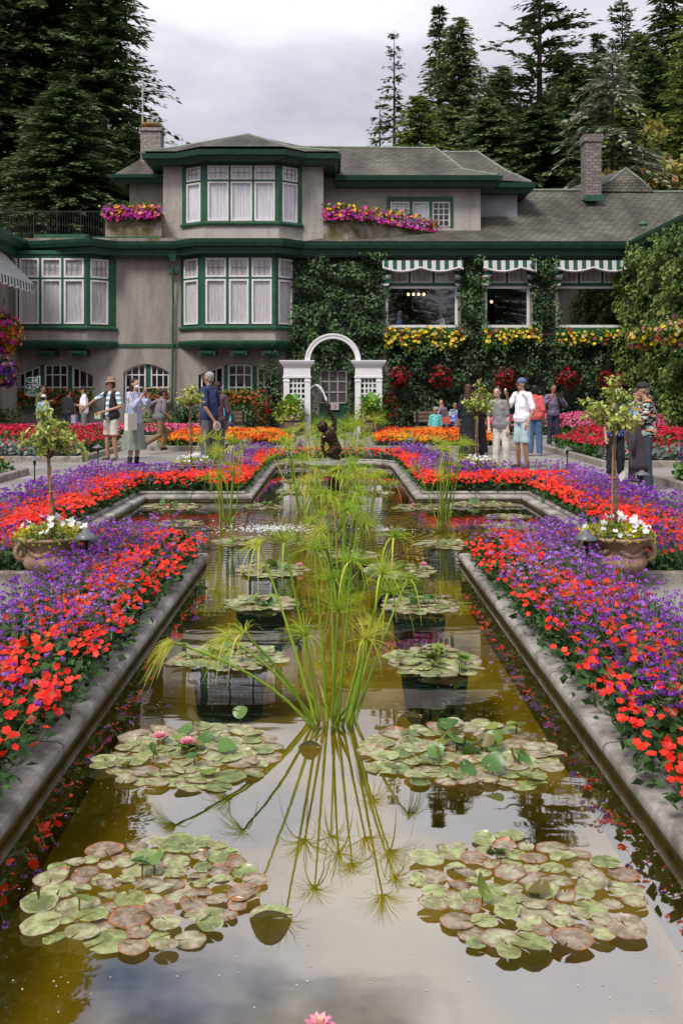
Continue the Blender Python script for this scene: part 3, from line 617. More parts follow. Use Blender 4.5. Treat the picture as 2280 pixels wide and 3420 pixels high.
# ================================================================ papyrus
M_pst = tmat('papyrus_stem', [(.09, .18, .015), (.17, .30, .02), (.30, .42, .04), (.42, .32, .10)], .45, .15)
M_pray = tmat('papyrus_rays', [(.20, .36, .02), (.36, .50, .03), (.58, .58, .08), (.62, .42, .12)], .55, .35)
def papyrus(x, y, label, stems, ray=.17, nr=46, rad=.008, thin=.0016):
    t = thing('papyrus', label, 'papyrus', (x, y, WZL), 0, 'papyrus clumps standing in the pool')
    sb = MB(); V = []; Fq = []; T = []; nb = 0; tips = []
    SV = []; SF = []; ST = []; sn = 0
    for (bx, by, tx, ty, tz, bend, dr) in stems:
        p0 = Vector((bx, by, -.05)); p2 = Vector((tx, ty, tz)); p1 = Vector((bx+(tx-bx)*(.5-bend), by+(ty-by)*(.5-bend), tz*(.5+bend*.5)))
        pts = [(p0*(1-u)**2+p1*2*u*(1-u)+p2*u*u) for u in np.linspace(0, 1, 8)]
        mb = MB().tube(pts, [rad*(1.25-.6*u) for u in np.linspace(0, 1, 8)], 6); v = np.array(mb.v); n_ = len(v)
        SV.append(v); quads = [f for f in mb.f if len(f) == 4]; SF.append(np.array(quads)+sn); sn += n_
        tn = random.uniform(.1, .75) if random.random() < .85 else .95; tv = np.full(n_, tn); tv[:6] = 1; ST.append(tv)
        d = (pts[-1]-pts[-2]).normalized(); k = int(nr*random.uniform(.75, 1.2))
        a = rng.random(k)*6.283; u_ = np.array(d.orthogonal().normalized()); w_ = np.cross(np.array(d), u_)
        sp = rng.uniform(.25, 1.35, k)[:, None]*(1.0 if dr < .7 else .7); lat = (np.cos(a)[:, None]*u_+np.sin(a)[:, None]*w_)
        dirn = np.array(d)[None]*np.cos(sp)+lat*np.sin(sp); ln = (ray*rng.uniform(.7, 1.15, k))[:, None]
        side = np.cross(dirn, rng.normal(size=(k, 3))); side /= np.linalg.norm(side, axis=1, keepdims=True)
        c = np.array(pts[-1])[None]; rows = []
        for j, u in enumerate((0, .35, .7, 1.0)):
            cc = c+dirn*ln*u+np.array([[0, 0, -1.]])*(ln*u*u*dr); wd = thin*(1-.55*u)
            rows += [cc-side*wd, cc+side*wd]
        rows = np.stack(rows, 1).reshape(-1, 3)
        f = np.array([(0, 1, 3, 2), (2, 3, 5, 4), (4, 5, 7, 6)])[None]+(np.arange(k)*8)[:, None, None]
        V.append(rows); Fq.append(f.reshape(-1, 4)+nb); nb += len(rows)
        base = random.uniform(.0, .7); T.append(np.repeat(np.clip(base+rng.normal(0, .12, k), 0, 1), 8))
        # strap-like bracts under the umbel
        for q in range(random.choice((2, 3, 4))):
            a_ = random.random()*6.3; ld = np.array([math.cos(a_), math.sin(a_), .35]); ll = ray*random.uniform(.8, 1.7); sd_ = np.array([-math.sin(a_), math.cos(a_), 0])
            rr = []
            for u in np.linspace(0, 1, 6):
                cc = np.array(pts[-1])+ld*ll*u*(.8-.25*u)+np.array([0, 0, -1.])*ll*u*u*1.0; wd = .0055*(1-u)**.6+.0006
                rr += [cc-sd_*wd, cc+sd_*wd]
            V.append(np.array(rr)); Fq.append(np.array([(2*i, 2*i+1, 2*i+3, 2*i+2) for i in range(5)])+nb); nb += 12; T.append(np.full(12, random.uniform(.1, .8)))
    link('stems', npmesh('stems', np.concatenate(SV), [np.concatenate(SF)], np.concatenate(ST)), t, M_pst, True)
    link('umbels', npmesh('umbels', np.concatenate(V), [np.concatenate(Fq)], np.concatenate(T)), t, M_pray)
    # blades at the water line
    m = 14; a = rng.random(m)*6.3; P = np.stack([np.cos(a)*.05, np.sin(a)*.05, np.full(m, .0)], 1); b = Bag()
    b.add(inst(BLADE, P, dirmats(np.stack([np.cos(a)*.5, np.sin(a)*.5, np.full(m, .6)], 1), np.tile([[0, 0, 1.]], (m, 1))), np.stack([rng.uniform(.06, .1, m), rng.uniform(.1, .3, m), rng.uniform(.1, .2, m)], 1), rng.uniform(.2, 1, m))); b.build('basal_blades', M_pst, t)
    return t
def T_(px, py, Y, cx, cy, bx=None, bend=0, dr=.5):   # a stem of the front clump reaching a measured tip
    X, _, Z = W(px, py, Y); return ((bx if bx is not None else (X-cx)*.18), random.uniform(-.05, .05), X-cx, Y-cy, Z-WZL, bend, dr)
fx, fy = -.012, 5.43
st = [T_(653, 1245, 5.3, fx, fy, -.06, .02, .3), T_(722, 1262, 5.5, fx, fy, -.02, 0, .45), T_(596, 1255, 5.55, fx, fy, -.07, .05, .8), T_(776, 1405, 5.3, fx, fy, .0, 0, .15), T_(808, 1290, 5.6, fx, fy, .03, 0, .6),
      T_(893, 1362, 5.45, fx, fy, .09, .03, .2), T_(905, 1235, 5.7, fx, fy, .08, .04, .6), T_(878, 1318, 5.25, fx, fy, .10, .02, .3), T_(838, 1468, 5.2, fx, fy, .05, 0, .3), T_(760, 1330, 5.7, fx, fy, .02, 0, .5),
      T_(700, 1460, 5.2, fx, fy, -.03, .0, .4), T_(560, 1455, 5.3, fx, fy, -.08, .12, .6), T_(527, 1466, 5.5, fx, fy, -.07, .14, .5), T_(405, 1478, 5.25, fx, fy, -.09, .2, .9), T_(935, 1330, 5.9, fx, fy, .11, .05, 1.0), T_(855, 1440, 5.6, fx, fy, .07, .0, .6)]
papyrus(fx, fy, 'tall papyrus clump standing alone in front of the others, long stems rising from clear water', st, .185, 95, .0085, .0014)
def rstems(n, h, spread, dr=.6, base=.09):
    o = []
    for i in range(n):
        a = random.random()*6.3; r = spread*random.uniform(.3, 1); o.append((base*math.cos(a)*random.random(), base*math.sin(a)*random.random(), r*math.cos(a), r*math.sin(a), h*random.uniform(.55, 1.02), random.uniform(0, .1), dr*random.uniform(.4, 1.4)))
    return o
papyrus(.055, 8.96, 'dense papyrus clump on the pool axis between the front clump and the fountain', rstems(16, .92, .42), .20, 75, .007, .0016)
papyrus(-.05, 11.9, 'low spreading papyrus clump at the foot of the fountain', rstems(15, .9, .52, .7), .22, 70, .007, .0019)
papyrus(.42, 12.7, 'papyrus clump beside the fountain column on its right', rstems(13, 1.0, .42, .7), .24, 70, .007, .002)
papyrus(-.45, 14.6, 'papyrus clump behind the fountain on its left with reddish drooping heads', rstems(15, 1.15, .6, .8), .30, 70, .008, .0023)
papyrus(-1.43, 13.36, 'upright papyrus clump standing alone in the left arm of the pool', rstems(13, 1.1, .33, .35, .13), .22, 60, .008, .0026)
papyrus(1.43, 13.36, 'upright papyrus clump standing alone in the right arm of the pool', rstems(13, 1.1, .33, .35, .13), .22, 60, .008, .0026)
papyrus(.25, 18.6, 'papyrus clump in the back channel seen just right of the statue', rstems(16, 1.2, .6, .5), .32, 70, .009, .003)
papyrus(-.35, 20.9, 'papyrus clump in the back channel seen left of the statue', rstems(14, 1.15, .6, .5), .32, 70, .009, .003)
# ================================================================ the house
def stucco_mat(name, a, b, c):
    m = bpy.data.materials.new(name); t = nt(m); MATS[name] = m
    o = N(t, 'ShaderNodeOutputMaterial'); p = N(t, 'ShaderNodeBsdfPrincipled'); L(t, p, 0, o, 0); p.inputs['Roughness'].default_value = .95; p.inputs['Specular IOR Level'].default_value = .2
    g = N(t, 'ShaderNodeTexCoord'); mp = N(t, 'ShaderNodeMapping'); mp.inputs['Scale'].default_value = (1.6, 1.6, .42); L(t, g, 'Object', mp, 0)
    n = N(t, 'ShaderNodeTexNoise'); n.inputs['Scale'].default_value = 1.1; n.inputs['Detail'].default_value = 9; n.inputs['Roughness'].default_value = .62; L(t, mp, 0, n, 0)
    r = N(t, 'ShaderNodeValToRGB'); e = r.color_ramp.elements; e[0].position = .34; e[0].color = (*a, 1); e[1].position = .62; e[1].color = (*b, 1); L(t, n, 0, r, 0)
    n2 = N(t, 'ShaderNodeTexNoise'); n2.inputs['Scale'].default_value = 26; n2.inputs['Detail'].default_value = 6; L(t, g, 'Object', n2, 0)
    r2 = N(t, 'ShaderNodeValToRGB'); e = r2.color_ramp.elements; e[0].position = .36; e[0].color = (*c, 1); e[1].position = .6; e[1].color = (1, 1, 1, 1); L(t, n2, 0, r2, 0)
    mx = N(t, 'ShaderNodeMix'); mx.data_type = 'RGBA'; mx.blend_type = 'MULTIPLY'; mx.inputs[0].default_value = 1; L(t, r, 0, mx, 6); L(t, r2, 0, mx, 7); L(t, mx, 2, p, 'Base Color')
    b = N(t, 'ShaderNodeBump'); b.inputs['Strength'].default_value = .8; b.inputs['Distance'].default_value = .03; L(t, n2, 0, b, 'Height'); L(t, b, 0, p, 'Normal'); return m
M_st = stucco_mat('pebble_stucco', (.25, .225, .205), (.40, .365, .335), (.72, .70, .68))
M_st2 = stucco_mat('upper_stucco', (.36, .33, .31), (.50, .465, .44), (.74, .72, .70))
M_moss = mat('mossy_parapet', (.30, .27, .24), .95, (.10, .085, .025), 1.7, .6, 14, detail=9, contrast=.12)
M_gr = mat('green_trim', (.012, .065, .035), .45, (.028, .10, .055), 3, .1)
M_grd = mat('dark_green_gutter', (.008, .035, .022), .4, (.015, .06, .035), 4, .1)
M_wh = mat('white_frame', (.62, .60, .61), .5, (.74, .72, .73), 6, .1)
M_cur = mat('net_curtain', (.48, .46, .47), .9, (.80, .78, .80), 3, 0, stretch=(16, 16, .6))
M_curu = mat('upper_curtain', (.66, .65, .70), .9, (.88, .87, .92), 3, 0, stretch=(9, 9, .3))
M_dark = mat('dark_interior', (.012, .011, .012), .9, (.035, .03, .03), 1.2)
M_gl = glassmat('window_glass', .06, .9); M_gl2 = glassmat('cellar_glass', .03, .8)
M_glb = glassmat('restaurant_glass', .13, .9)
M_lead = mat('leaded_bars', (.12, .13, .15), .5)
def roof_mat():
    m = bpy.data.materials.new('roof_shingles'); t = nt(m); MATS['roof'] = m
    o = N(t, 'ShaderNodeOutputMaterial'); p = N(t, 'ShaderNodeBsdfPrincipled'); L(t, p, 0, o, 0); p.inputs['Roughness'].default_value = .9
    g = N(t, 'ShaderNodeTexCoord'); s = N(t, 'ShaderNodeSeparateXYZ'); L(t, g, 'Object', s, 0)
    ax = N(t, 'ShaderNodeMath'); ax.operation = 'ADD'; L(t, s, 0, ax, 0); yy = N(t, 'ShaderNodeMath'); yy.operation = 'MULTIPLY'; yy.inputs[1].default_value = .35; L(t, s, 1, yy, 0); L(t, yy, 0, ax, 1)
    cz = N(t, 'ShaderNodeMath'); cz.operation = 'MULTIPLY_ADD'; cz.inputs[1].default_value = .45; L(t, s, 1, cz, 0); L(t, s, 2, cz, 2)
    c = N(t, 'ShaderNodeCombineXYZ'); L(t, ax, 0, c, 0); L(t, cz, 0, c, 1)
    br = N(t, 'ShaderNodeTexBrick'); L(t, c, 0, br, 0); br.inputs['Scale'].default_value = 1; br.inputs['Brick Width'].default_value = .34; br.inputs['Row Height'].default_value = .17; br.inputs['Mortar Size'].default_value = .02
    br.inputs['Color1'].default_value = (.17, .165, .13, 1); br.inputs['Color2'].default_value = (.10, .095, .08, 1); br.inputs['Mortar'].default_value = (.025, .024, .02, 1)
    mp = N(t, 'ShaderNodeMapping'); mp.inputs['Scale'].default_value = (.55, .15, .15); L(t, g, 'Object', mp, 0)
    n = N(t, 'ShaderNodeTexNoise'); n.inputs['Scale'].default_value = 1.6; n.inputs['Detail'].default_value = 8; L(t, mp, 0, n, 0)
    r = N(t, 'ShaderNodeValToRGB'); e = r.color_ramp.elements; e[0].position = .35; e[0].color = (.36, .34, .33, 1); e[1].position = .68; e[1].color = (1.08, 1.05, .97, 1); L(t, n, 0, r, 0)
    mx = N(t, 'ShaderNodeMix'); mx.data_type = 'RGBA'; mx.blend_type = 'MULTIPLY'; mx.inputs[0].default_value = 1; L(t, br, 0, mx, 6); L(t, r, 0, mx, 7); L(t, mx, 2, p, 'Base Color')
    b = N(t, 'ShaderNodeBump'); b.inputs['Strength'].default_value = .6; b.inputs['Distance'].default_value = .03; L(t, br, 'Fac', b, 'Height'); b.invert = True; L(t, b, 0, p, 'Normal'); return m
M_rf = roof_mat()
M_stone = None
def brick_mat(name, a, b, mo, bw, rh):
    m = bpy.data.materials.new(name); t = nt(m); MATS[name] = m
    o = N(t, 'ShaderNodeOutputMaterial'); p = N(t, 'ShaderNodeBsdfPrincipled'); L(t, p, 0, o, 0); p.inputs['Roughness'].default_value = .9
    g = N(t, 'ShaderNodeTexCoord'); s = N(t, 'ShaderNodeSeparateXYZ'); L(t, g, 'Object', s, 0); ad = N(t, 'ShaderNodeMath'); L(t, s, 0, ad, 0); L(t, s, 1, ad, 1)
    c = N(t, 'ShaderNodeCombineXYZ'); L(t, ad, 0, c, 0); L(t, s, 2, c, 1); br = N(t, 'ShaderNodeTexBrick'); L(t, c, 0, br, 0); br.inputs['Scale'].default_value = 1
    br.inputs['Brick Width'].default_value = bw; br.inputs['Row Height'].default_value = rh; br.inputs['Mortar Size'].default_value = .015
    br.inputs['Color1'].default_value = (*a, 1); br.inputs['Color2'].default_value = (*b, 1); br.inputs['Mortar'].default_value = (*mo, 1); L(t, br, 0, p, 'Base Color')
    n = N(t, 'ShaderNodeTexNoise'); n.inputs['Scale'].default_value = 9; L(t, g, 'Object', n, 0); bp = N(t, 'ShaderNodeBump'); bp.inputs['Distance'].default_value = .06; L(t, n, 0, bp, 'Height'); L(t, bp, 0, p, 'Normal'); return m
M_stone = brick_mat('chimney_stone', (.26, .23, .21), (.17, .15, .14), (.33, .30, .28), .42, .22)
M_brick = brick_mat('chimney_brick', (.13, .11, .105), (.24, .205, .195), (.10, .08, .08), .3, .14)
YF = 40.0
house = thing('house', 'grey stucco two storey house with green trim, bay windows and shingled roofs behind the garden', 'house', (0, YF, 0))
for_house = []
def hp(name, mb, m, parent=None, smooth=False, **k):
    o = mb.build(name, m, parent or house, smooth)
    if (parent or house) is house: o.location = (0, -YF, 0)
    if k.get('label'): o['label'] = k['label']
    return o
UX = Vector((1, 0, 0)); NF = Vector((0, -1, 0))
def wallgrid(mb, x0, x1, z0, z1, openings, o, u, n, depth=.25):
    """front skin with reveals; openings (a0,a1,z0,z1,rise)"""
    P = lambda a, z, d=0: Vector(o)+Vector(u)*a+Vector((0, 0, z))+Vector(n)*d
    ops = sorted(openings); xs = [x0]
    for (a0, a1, b0, b1, rise) in ops:
        mb.add([P(xs[-1], z0), P(a0, z0), P(a0, z1), P(xs[-1], z1)], [(0, 1, 2, 3)])
        mb.add([P(a0, z0), P(a1, z0), P(a1, b0), P(a0, b0)], [(0, 1, 2, 3)])
        K = 12 if rise else 1; top = [(a0+(a1-a0)*k/K, b1+rise*(1-(2*k/K-1)**2)) for k in range(K+1)]
        for (q, r) in zip(top[:-1], top[1:]):
            mb.add([P(*q), P(*r), P(r[0], z1), P(q[0], z1)], [(0, 1, 2, 3)])
            mb.add([P(*q), P(*r), P(*r, -depth), P(*q, -depth)], [(3, 2, 1, 0)])
        mb.add([P(a0, b0), P(a0, b1), P(a0, b1, -depth), P(a0, b0, -depth)], [(0, 1, 2, 3)])
        mb.add([P(a1, b0), P(a1, b1), P(a1, b1, -depth), P(a1, b0, -depth)], [(3, 2, 1, 0)])
        mb.add([P(a0, b0), P(a1, b0), P(a1, b0, -depth), P(a0, b0, -depth)], [(0, 1, 2, 3)])
        xs.append(a1)
    mb.add([P(xs[-1], z0), P(x1, z0), P(x1, z1), P(xs[-1], z1)], [(0, 1, 2, 3)])
def window(o, u, n, a0, a1, z0, z1, cols=1, rows=1, fr=.07, bar=.022, curtain=None, glass=None, leaded=False, frame_m=None, d=0, dark=True):
    """one sash: frame, pane, glazing bars, curtain behind"""
    w_ = MB(); a0i, a1i, z0i, z1i = a0+fr, a1-fr, z0+fr, z1-fr
    w_.lbox(o, u, n, a0, a1, z0, z0i, d-.06, d+.02); w_.lbox(o, u, n, a0, a1, z1i, z1, d-.06, d+.02)
    w_.lbox(o, u, n, a0, a0i, z0i, z1i, d-.06, d+.02); w_.lbox(o, u, n, a1i, a1, z0i, z1i, d-.06, d+.02)
    if not leaded:
        for i in range(1, cols): x = a0i+(a1i-a0i)*i/cols; w_.lbox(o, u, n, x-bar, x+bar, z0i, z1i, d-.04, d+.012)
        for j in range(1, rows): z = z0i+(z1i-z0i)*j/rows; w_.lbox(o, u, n, a0i, a1i, z-bar, z+bar, d-.038, d+.010)
    f = hp('window', w_, frame_m or M_wh)
    g = MB(); g.lbox(o, u, n, a0i-.005, a1i+.005, z0i-.005, z1i+.005, d-.032, d-.026); g.build('pane', glass or M_gl, f)
    if leaded:
        l = MB()
        for i in range(1, cols): x = a0i+(a1i-a0i)*i/cols; l.lbox(o, u, n, x-.009, x+.009, z0i, z1i, d-.025, d-.015)
        for j in range(1, rows): z = z0i+(z1i-z0i)*j/rows; l.lbox(o, u, n, a0i, a1i, z-.009, z+.009, d-.024, d-.014)
        l.build('leading', M_lead, f)
    if curtain:
        c = MB(); K = 40; vs = []; 
        for k in range(K+1):
            a = a0i-.03+(a1i-a0i+.06)*k/K; dd = d-.075+.014*math.sin(k*1.9)+.008*math.sin(k*.83+a)
            for z in (z0i-.03, z1i+.03): vs.append(Vector(o)+Vector(u)*a+Vector(n)*dd+Vector((0, 0, z)))
        c.add(vs, [(2*k, 2*k+2, 2*k+3, 2*k+1) for k in range(K)]); c.build('curtain', curtain, f)
    elif dark:
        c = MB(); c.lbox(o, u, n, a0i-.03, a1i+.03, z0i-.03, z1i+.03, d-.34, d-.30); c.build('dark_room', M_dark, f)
    return f
# ---- ground and first floor wall, left part (from the left wing to the ivy)
xL = WX(8, YF); xR = WX(880, YF)
def px(x): return WX(x, YF)
def pz(y): return WZ(y, YF)
wl = MB()
arches = [(px(38), px(215), pz(925), pz(862), (862-836)*YF/F), (px(284), px(388), pz(925), pz(855), (855-836)*YF/F), (px(456), px(640), pz(925), pz(862), (862-836)*YF/F)]
O = (0, YF, 0)
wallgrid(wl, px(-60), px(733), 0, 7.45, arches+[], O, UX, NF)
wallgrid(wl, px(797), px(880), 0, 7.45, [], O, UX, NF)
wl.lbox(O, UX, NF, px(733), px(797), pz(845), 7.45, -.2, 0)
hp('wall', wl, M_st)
# arched windows in the ground floor
def archwin(a0, a1, z0, zs, rise, lights, sill_y=905):
    tot = a1-a0; top = lambda a: zs+rise*(1-(2*(a-a0)/tot-1)**2)
    bars = MB(); g = MB()
    for (l0, l1, c) in lights[0]:
        t1 = min(top(l0), top(l1), ); 
        bars.lbox(O, UX, NF, l0, l0+.06, z0, top(l0+.03), -.19, -.12); bars.lbox(O, UX, NF, l1-.06, l1, z0, top(l1-.03), -.19, -.12)
        for i in range(1, c): a = l0+(l1-l0)*i/c; bars.lbox(O, UX, NF, a-.02, a+.02, z0, top(a), -.18, -.135)
        for zz in (z0+.06, z0+.62, z0+1.12, z0+1.62):
            if zz < t1-.1: bars.lbox(O, UX, NF, l0, l1, zz-.022, zz+.022, -.178, -.137)
        K = 8
        for k in range(K):
            q0 = l0+(l1-l0)*k/K; q1 = l0+(l1-l0)*(k+1)/K
            bars.add([Vector((q0, YF+.125, top(q0)-.07)), Vector((q1, YF+.125, top(q1)-.07)), Vector((q1, YF+.125, top(q1)+.02)), Vector((q0, YF+.125, top(q0)+.02))], [(0, 1, 2, 3)])
    fr = hp('window', bars, M_wh)
    for (l0, l1) in lights[1]: MB().lbox(O, UX, NF, l0, l1, z0, top((l0+l1)/2), -.20, -.10).build('mullion', M_gr, fr)
    g.lbox(O, UX, NF, a0, a1, z0, zs+rise, -.17, -.162); g.build('pane', M_gl2, fr)
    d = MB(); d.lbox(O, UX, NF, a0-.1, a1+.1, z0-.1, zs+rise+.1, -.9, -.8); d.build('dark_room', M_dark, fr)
archwin(*arches[0], ([(px(38), px(91), 3), (px(101), px(155), 3), (px(165), px(215), 3)], [(px(91), px(101)), (px(155), px(165))]))
archwin(*arches[1], ([(px(286), px(334), 3), (px(345), px(388), 3)], [(px(334), px(345))]))
archwin(*arches[2], ([(px(461), px(513), 3), (px(523), px(579), 3), (px(590), px(638), 3)], [(px(513), px(523)), (px(579), px(590))]))
# ---- first floor bays
def bay(xa, xb, xc, xd, Yb, ywt, ywm, ywb, ysill, ybot, ycorn, fronts, left_w, right_w, wallm, trim, curtain, top_z, Yw=YF, base=True, upper=False, leaded_rows=2):
    """plan: (xa,Yw) (xb,Yb) (xc,Yb) (xd,Yw) all in measured px"""
    pts = [(WX(xa, Yw), Yw), (WX(xb, Yb), Yb), (WX(xc, Yb), Yb), (WX(xd, Yw), Yw)]
    zt = WZ(ywt, Yb); zm = WZ(ywm, Yb); zb = WZ(ywb, Yb); zs = WZ(ysill, Yb); zc = WZ(ybot, Yb)
    b = MB(); b.sweep(pts, [(-.25, zs), (0, zs), (0, zc), (-.25, zc)], side=1); hp('bay_panel', b, wallm)
    # green posts and head filling between the sashes
    g = MB(); g.sweep(pts, [(-.10, zt-.02), (-.035, zt-.02), (-.035, zt+.14), (.02, zt+.16), (.02, top_z), (-.10, top_z)], side=1)
    g.sweep(pts, [(-.10, zs-.02), (-.035, zs+.0), (.09, zs+.0), (.11, zs+.05), (.11, zs+.10), (-.03, zs+.17), (-.10, zs+.17)], side=1)
    if base:
        g.sweep(pts, [(-.2, zc-.22), (-.06, zc-.22), (.02, zc-.15), (.10, zc-.05), (.13, zc+.03), (.13, zc+.09), (.0, zc+.12)], side=1)
    hp('bay_trim', g, trim)
    segs = []
    for (p, q) in zip(pts[:-1], pts[1:]):
        P = Vector((*p, 0)); Q = Vector((*q, 0)); u = (Q-P).normalized(); n = Vector((u.y, -u.x, 0)); segs.append((P, u, n, (Q-P).length))
    post = MB()
    P, u, n, l = segs[1]
    xs = [WX(v, Yb)-P.x for pr in fronts for v in pr]
    ed = [0]+xs+[l]
    for i in range(0, len(ed), 2): post.lbox(P, u, n, ed[i], ed[i+1], zs+.1, zt+.02, -.10, -.005)
    post.lbox(P, u, n, 0, l, zm-.03, zm+.05, -.10, -.02)
    for (x0_, x1_) in fronts:
        a0 = WX(x0_, Yb)-P.x; a1 = WX(x1_, Yb)-P.x
        window(P, u, n, a0, a1, zm+.05, zt, 3, leaded_rows, leaded=True, curtain=curtain, d=-.02); window(P, u, n, a0, a1, zb, zm-.03, curtain=curtain, d=-.02)
    for seg, use in ((segs[0], left_w), (segs[2], right_w)):
        if not use: continue
        P, u, n, l = seg; f0, f1 = use; a0, a1 = l*f0, l*f1
        post.lbox(P, u, n, 0, a0, zs+.1, zt+.02, -.10, -.005); post.lbox(P, u, n, a1, l, zs+.1, zt+.02, -.10, -.005); post.lbox(P, u, n, a0, a1, zm-.03, zm+.05, -.10, -.02)
        window(P, u, n, a0, a1, zm+.05, zt, 3, 2, leaded=True, curtain=curtain, d=-.02); window(P, u, n, a0, a1, zb, zm-.03, curtain=curtain, d=-.02)
    hp('bay_posts', post, trim)
    return pts
bayA = bay(-60, -20, 200, 268, 39.2, 593, 640, 744, 757, 788, 800, [(-5, 41), (45, 90), (96, 141), (147, 193)], None, (.12, .72), M_st, M_gr, M_cur, WZ(575, 39.2))
bayB = bay(415, 462, 632, 680, 39.2, 592, 639, 744, 757, 788, 800, [(472, 519), (526, 571), (578, 624)], (.16, .84), (.16, .84), M_st, M_gr, M_cur, WZ(575, 39.2))
for x in (108, 180, 476, 549, 620): a = WX(x, 39.4); br = MB(); br.box((a-.34, 39.25, WZ(818, 39.3)), (a+.34, 40, WZ(800, 39.3)-.1)); br.box((a-.22, 39.15, WZ(812, 39.3)), (a+.22, 39.25, WZ(800, 39.3)-.1)); hp('bay_bracket', br, M_grd)
bd = MB(); bd.lbox(O, UX, NF, px(268), px(415), pz(797), pz(790), 0, .05); hp('string_course', bd, M_gr)
# ---- right hand wall with three restaurant windows
W3 = [(885, 1050), (1112, 1215), (1275, 1436)]
wr = MB(); wallgrid(wr, px(880), px(1600), 0, 7.35, [(px(a), px(b), pz(752), pz(612), 0) for a, b in W3], O, UX, NF, .2); hp('wall', wr, M_st)
for (a, b), nl in zip(W3, (3, 2, 3)):
    A, B = px(a), px(b)
    tr = MB(); tr.lbox(O, UX, NF, A, B, pz(657), pz(650), -.12, .03); hp('sill', MB().lbox(O, UX, NF, A, B, pz(766), pz(753), -.1, .10), M_gr)
    ww = (B-A)/nl
    for i in range(1, nl): tr.lbox(O, UX, NF, A+ww*i-.05, A+ww*i+.05, pz(650), pz(612), -.12, .0)
    hp('window_trim', tr, M_gr)
    for i in range(nl): window(O, UX, NF, A+ww*i+(.05 if i else 0), A+ww*(i+1)-(.05 if i < nl-1 else 0), pz(650), pz(612), 3, 1, leaded=True, curtain=M_cur, d=-.03)
    window(O, UX, NF, A, B, pz(752), pz(657), fr=.10, glass=M_glb, d=-.03, dark=False)
rm = MB(); zf = 3.05
rm.add([(px(870), 46, zf), (px(1470), 46, zf), (px(1470), 40.3, zf), (px(870), 40.3, zf), (px(870), 46, 7.3), (px(1470), 46, 7.3), (px(1470), 40.3, 7.3), (px(870), 40.3, 7.3)], [(0, 1, 2, 3), (4, 5, 6, 7), (0, 1, 5, 4), (0, 3, 7, 4), (1, 2, 6, 5)])
hp('dining_room', rm, mat('dining_room_walls', (.05, .035, .03), .8, (.10, .07, .055), .8))
# ---- main eaves and gutter following the bays
ez = WZ(560, 39.0)
path = [(WX(60, 39.6), 39.85), (WX(205, 38.9), 39.0), (WX(262, 39.6), 39.75), (WX(412, 39.6), 39.75), (WX(455, 38.9), 39.0), (WX(640, 38.9), 39.0), (WX(690, 39.5), 39.75), (WX(1440, 39.6), 39.75)]
gt = MB(); gt.sweep(path, [(-.5, -.36), (.18, -.36), (.2, -.12), (.36, -.10), (.42, .04), (.44, .18), (.36, .18), (.3, .05), (-.2, .10)], side=1)
g_ = hp('gutter', gt, M_grd); g_.location.z = 7.35
sf = MB(); sf.lbox(O, UX, NF, px(8), px(1600), 6.93, 7.0, -.1, .35); hp('soffit', sf, M_grd)
dp = MB(); dp.tube([W(397, 610, 39.7), W(398, 700, 39.85), W(396, 935, 39.85)], .045, 8); dp.add([W(385, 575, 39.5), W(409, 575, 39.5), W(402, 600, 39.6), W(392, 600, 39.6), W(385, 575, 39.75), W(409, 575, 39.75), W(402, 600, 39.75), W(392, 600, 39.75)], [(0, 1, 2, 3), (4, 5, 6, 7), (0, 4, 7, 3), (1, 5, 6, 2), (0, 1, 5, 4), (3, 2, 6, 7)])
dp.box((WX(388, 39.8), 39.75, WZ(627, 39.8)), (WX(408, 39.8), 39.95, WZ(618, 39.8))); hp('downpipe', dp, M_gr)
# ---- terrace roof edge above the left eaves
te = MB(); te.box((WX(60, 39.9), 39.55, 7.55), (WX(690, 39.9), 46, 7.68)); hp('terrace', te, M_moss)
te = MB(); te.box((WX(82, 39.9), 39.7, 7.68), (WX(200, 39.9), 40.1, 7.86)); te.box((WX(215, 39.9), 39.7, 7.68), (WX(372, 39.9), 39.8, 7.76)); hp('terrace_curb', te, M_gr)
# ---- upper storey block with bay
YU = 40.4; zt = WZ(350, YU)
ub = MB(); X1, X2 = WX(375, YU), WX(742, YU)
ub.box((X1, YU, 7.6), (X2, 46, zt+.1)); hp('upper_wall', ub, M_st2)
bay(418, 470, 640, 694, 39.7, 380, 415, 507, 517, 556, 0, [(477, 525), (530, 579), (584, 631)], (.2, .82), (.16, .8), M_st2, M_gr, M_curu, WZ(358, 39.7), Yw=YU, base=False)
# its eaves
path = [(X1-.45, 42.5), (X1-.45, YU-.5), (WX(412, YU), YU-.5), (WX(462, 39.1), 39.2), (WX(650, 39.1), 39.2), (WX(700, YU), YU-.5), (X2+.45, YU-.5), (X2+.45, 43)]
gt = MB(); gt.sweep(path, [(-.6, -.34), (.05, -.34), (.12, -.18), (.25, -.16), (.28, .04), (.2, .06), (-.5, .10)], side=1); e_ = hp('upper_gutter', gt, M_grd); e_.location.z = WZ(350, 39.4)-.02
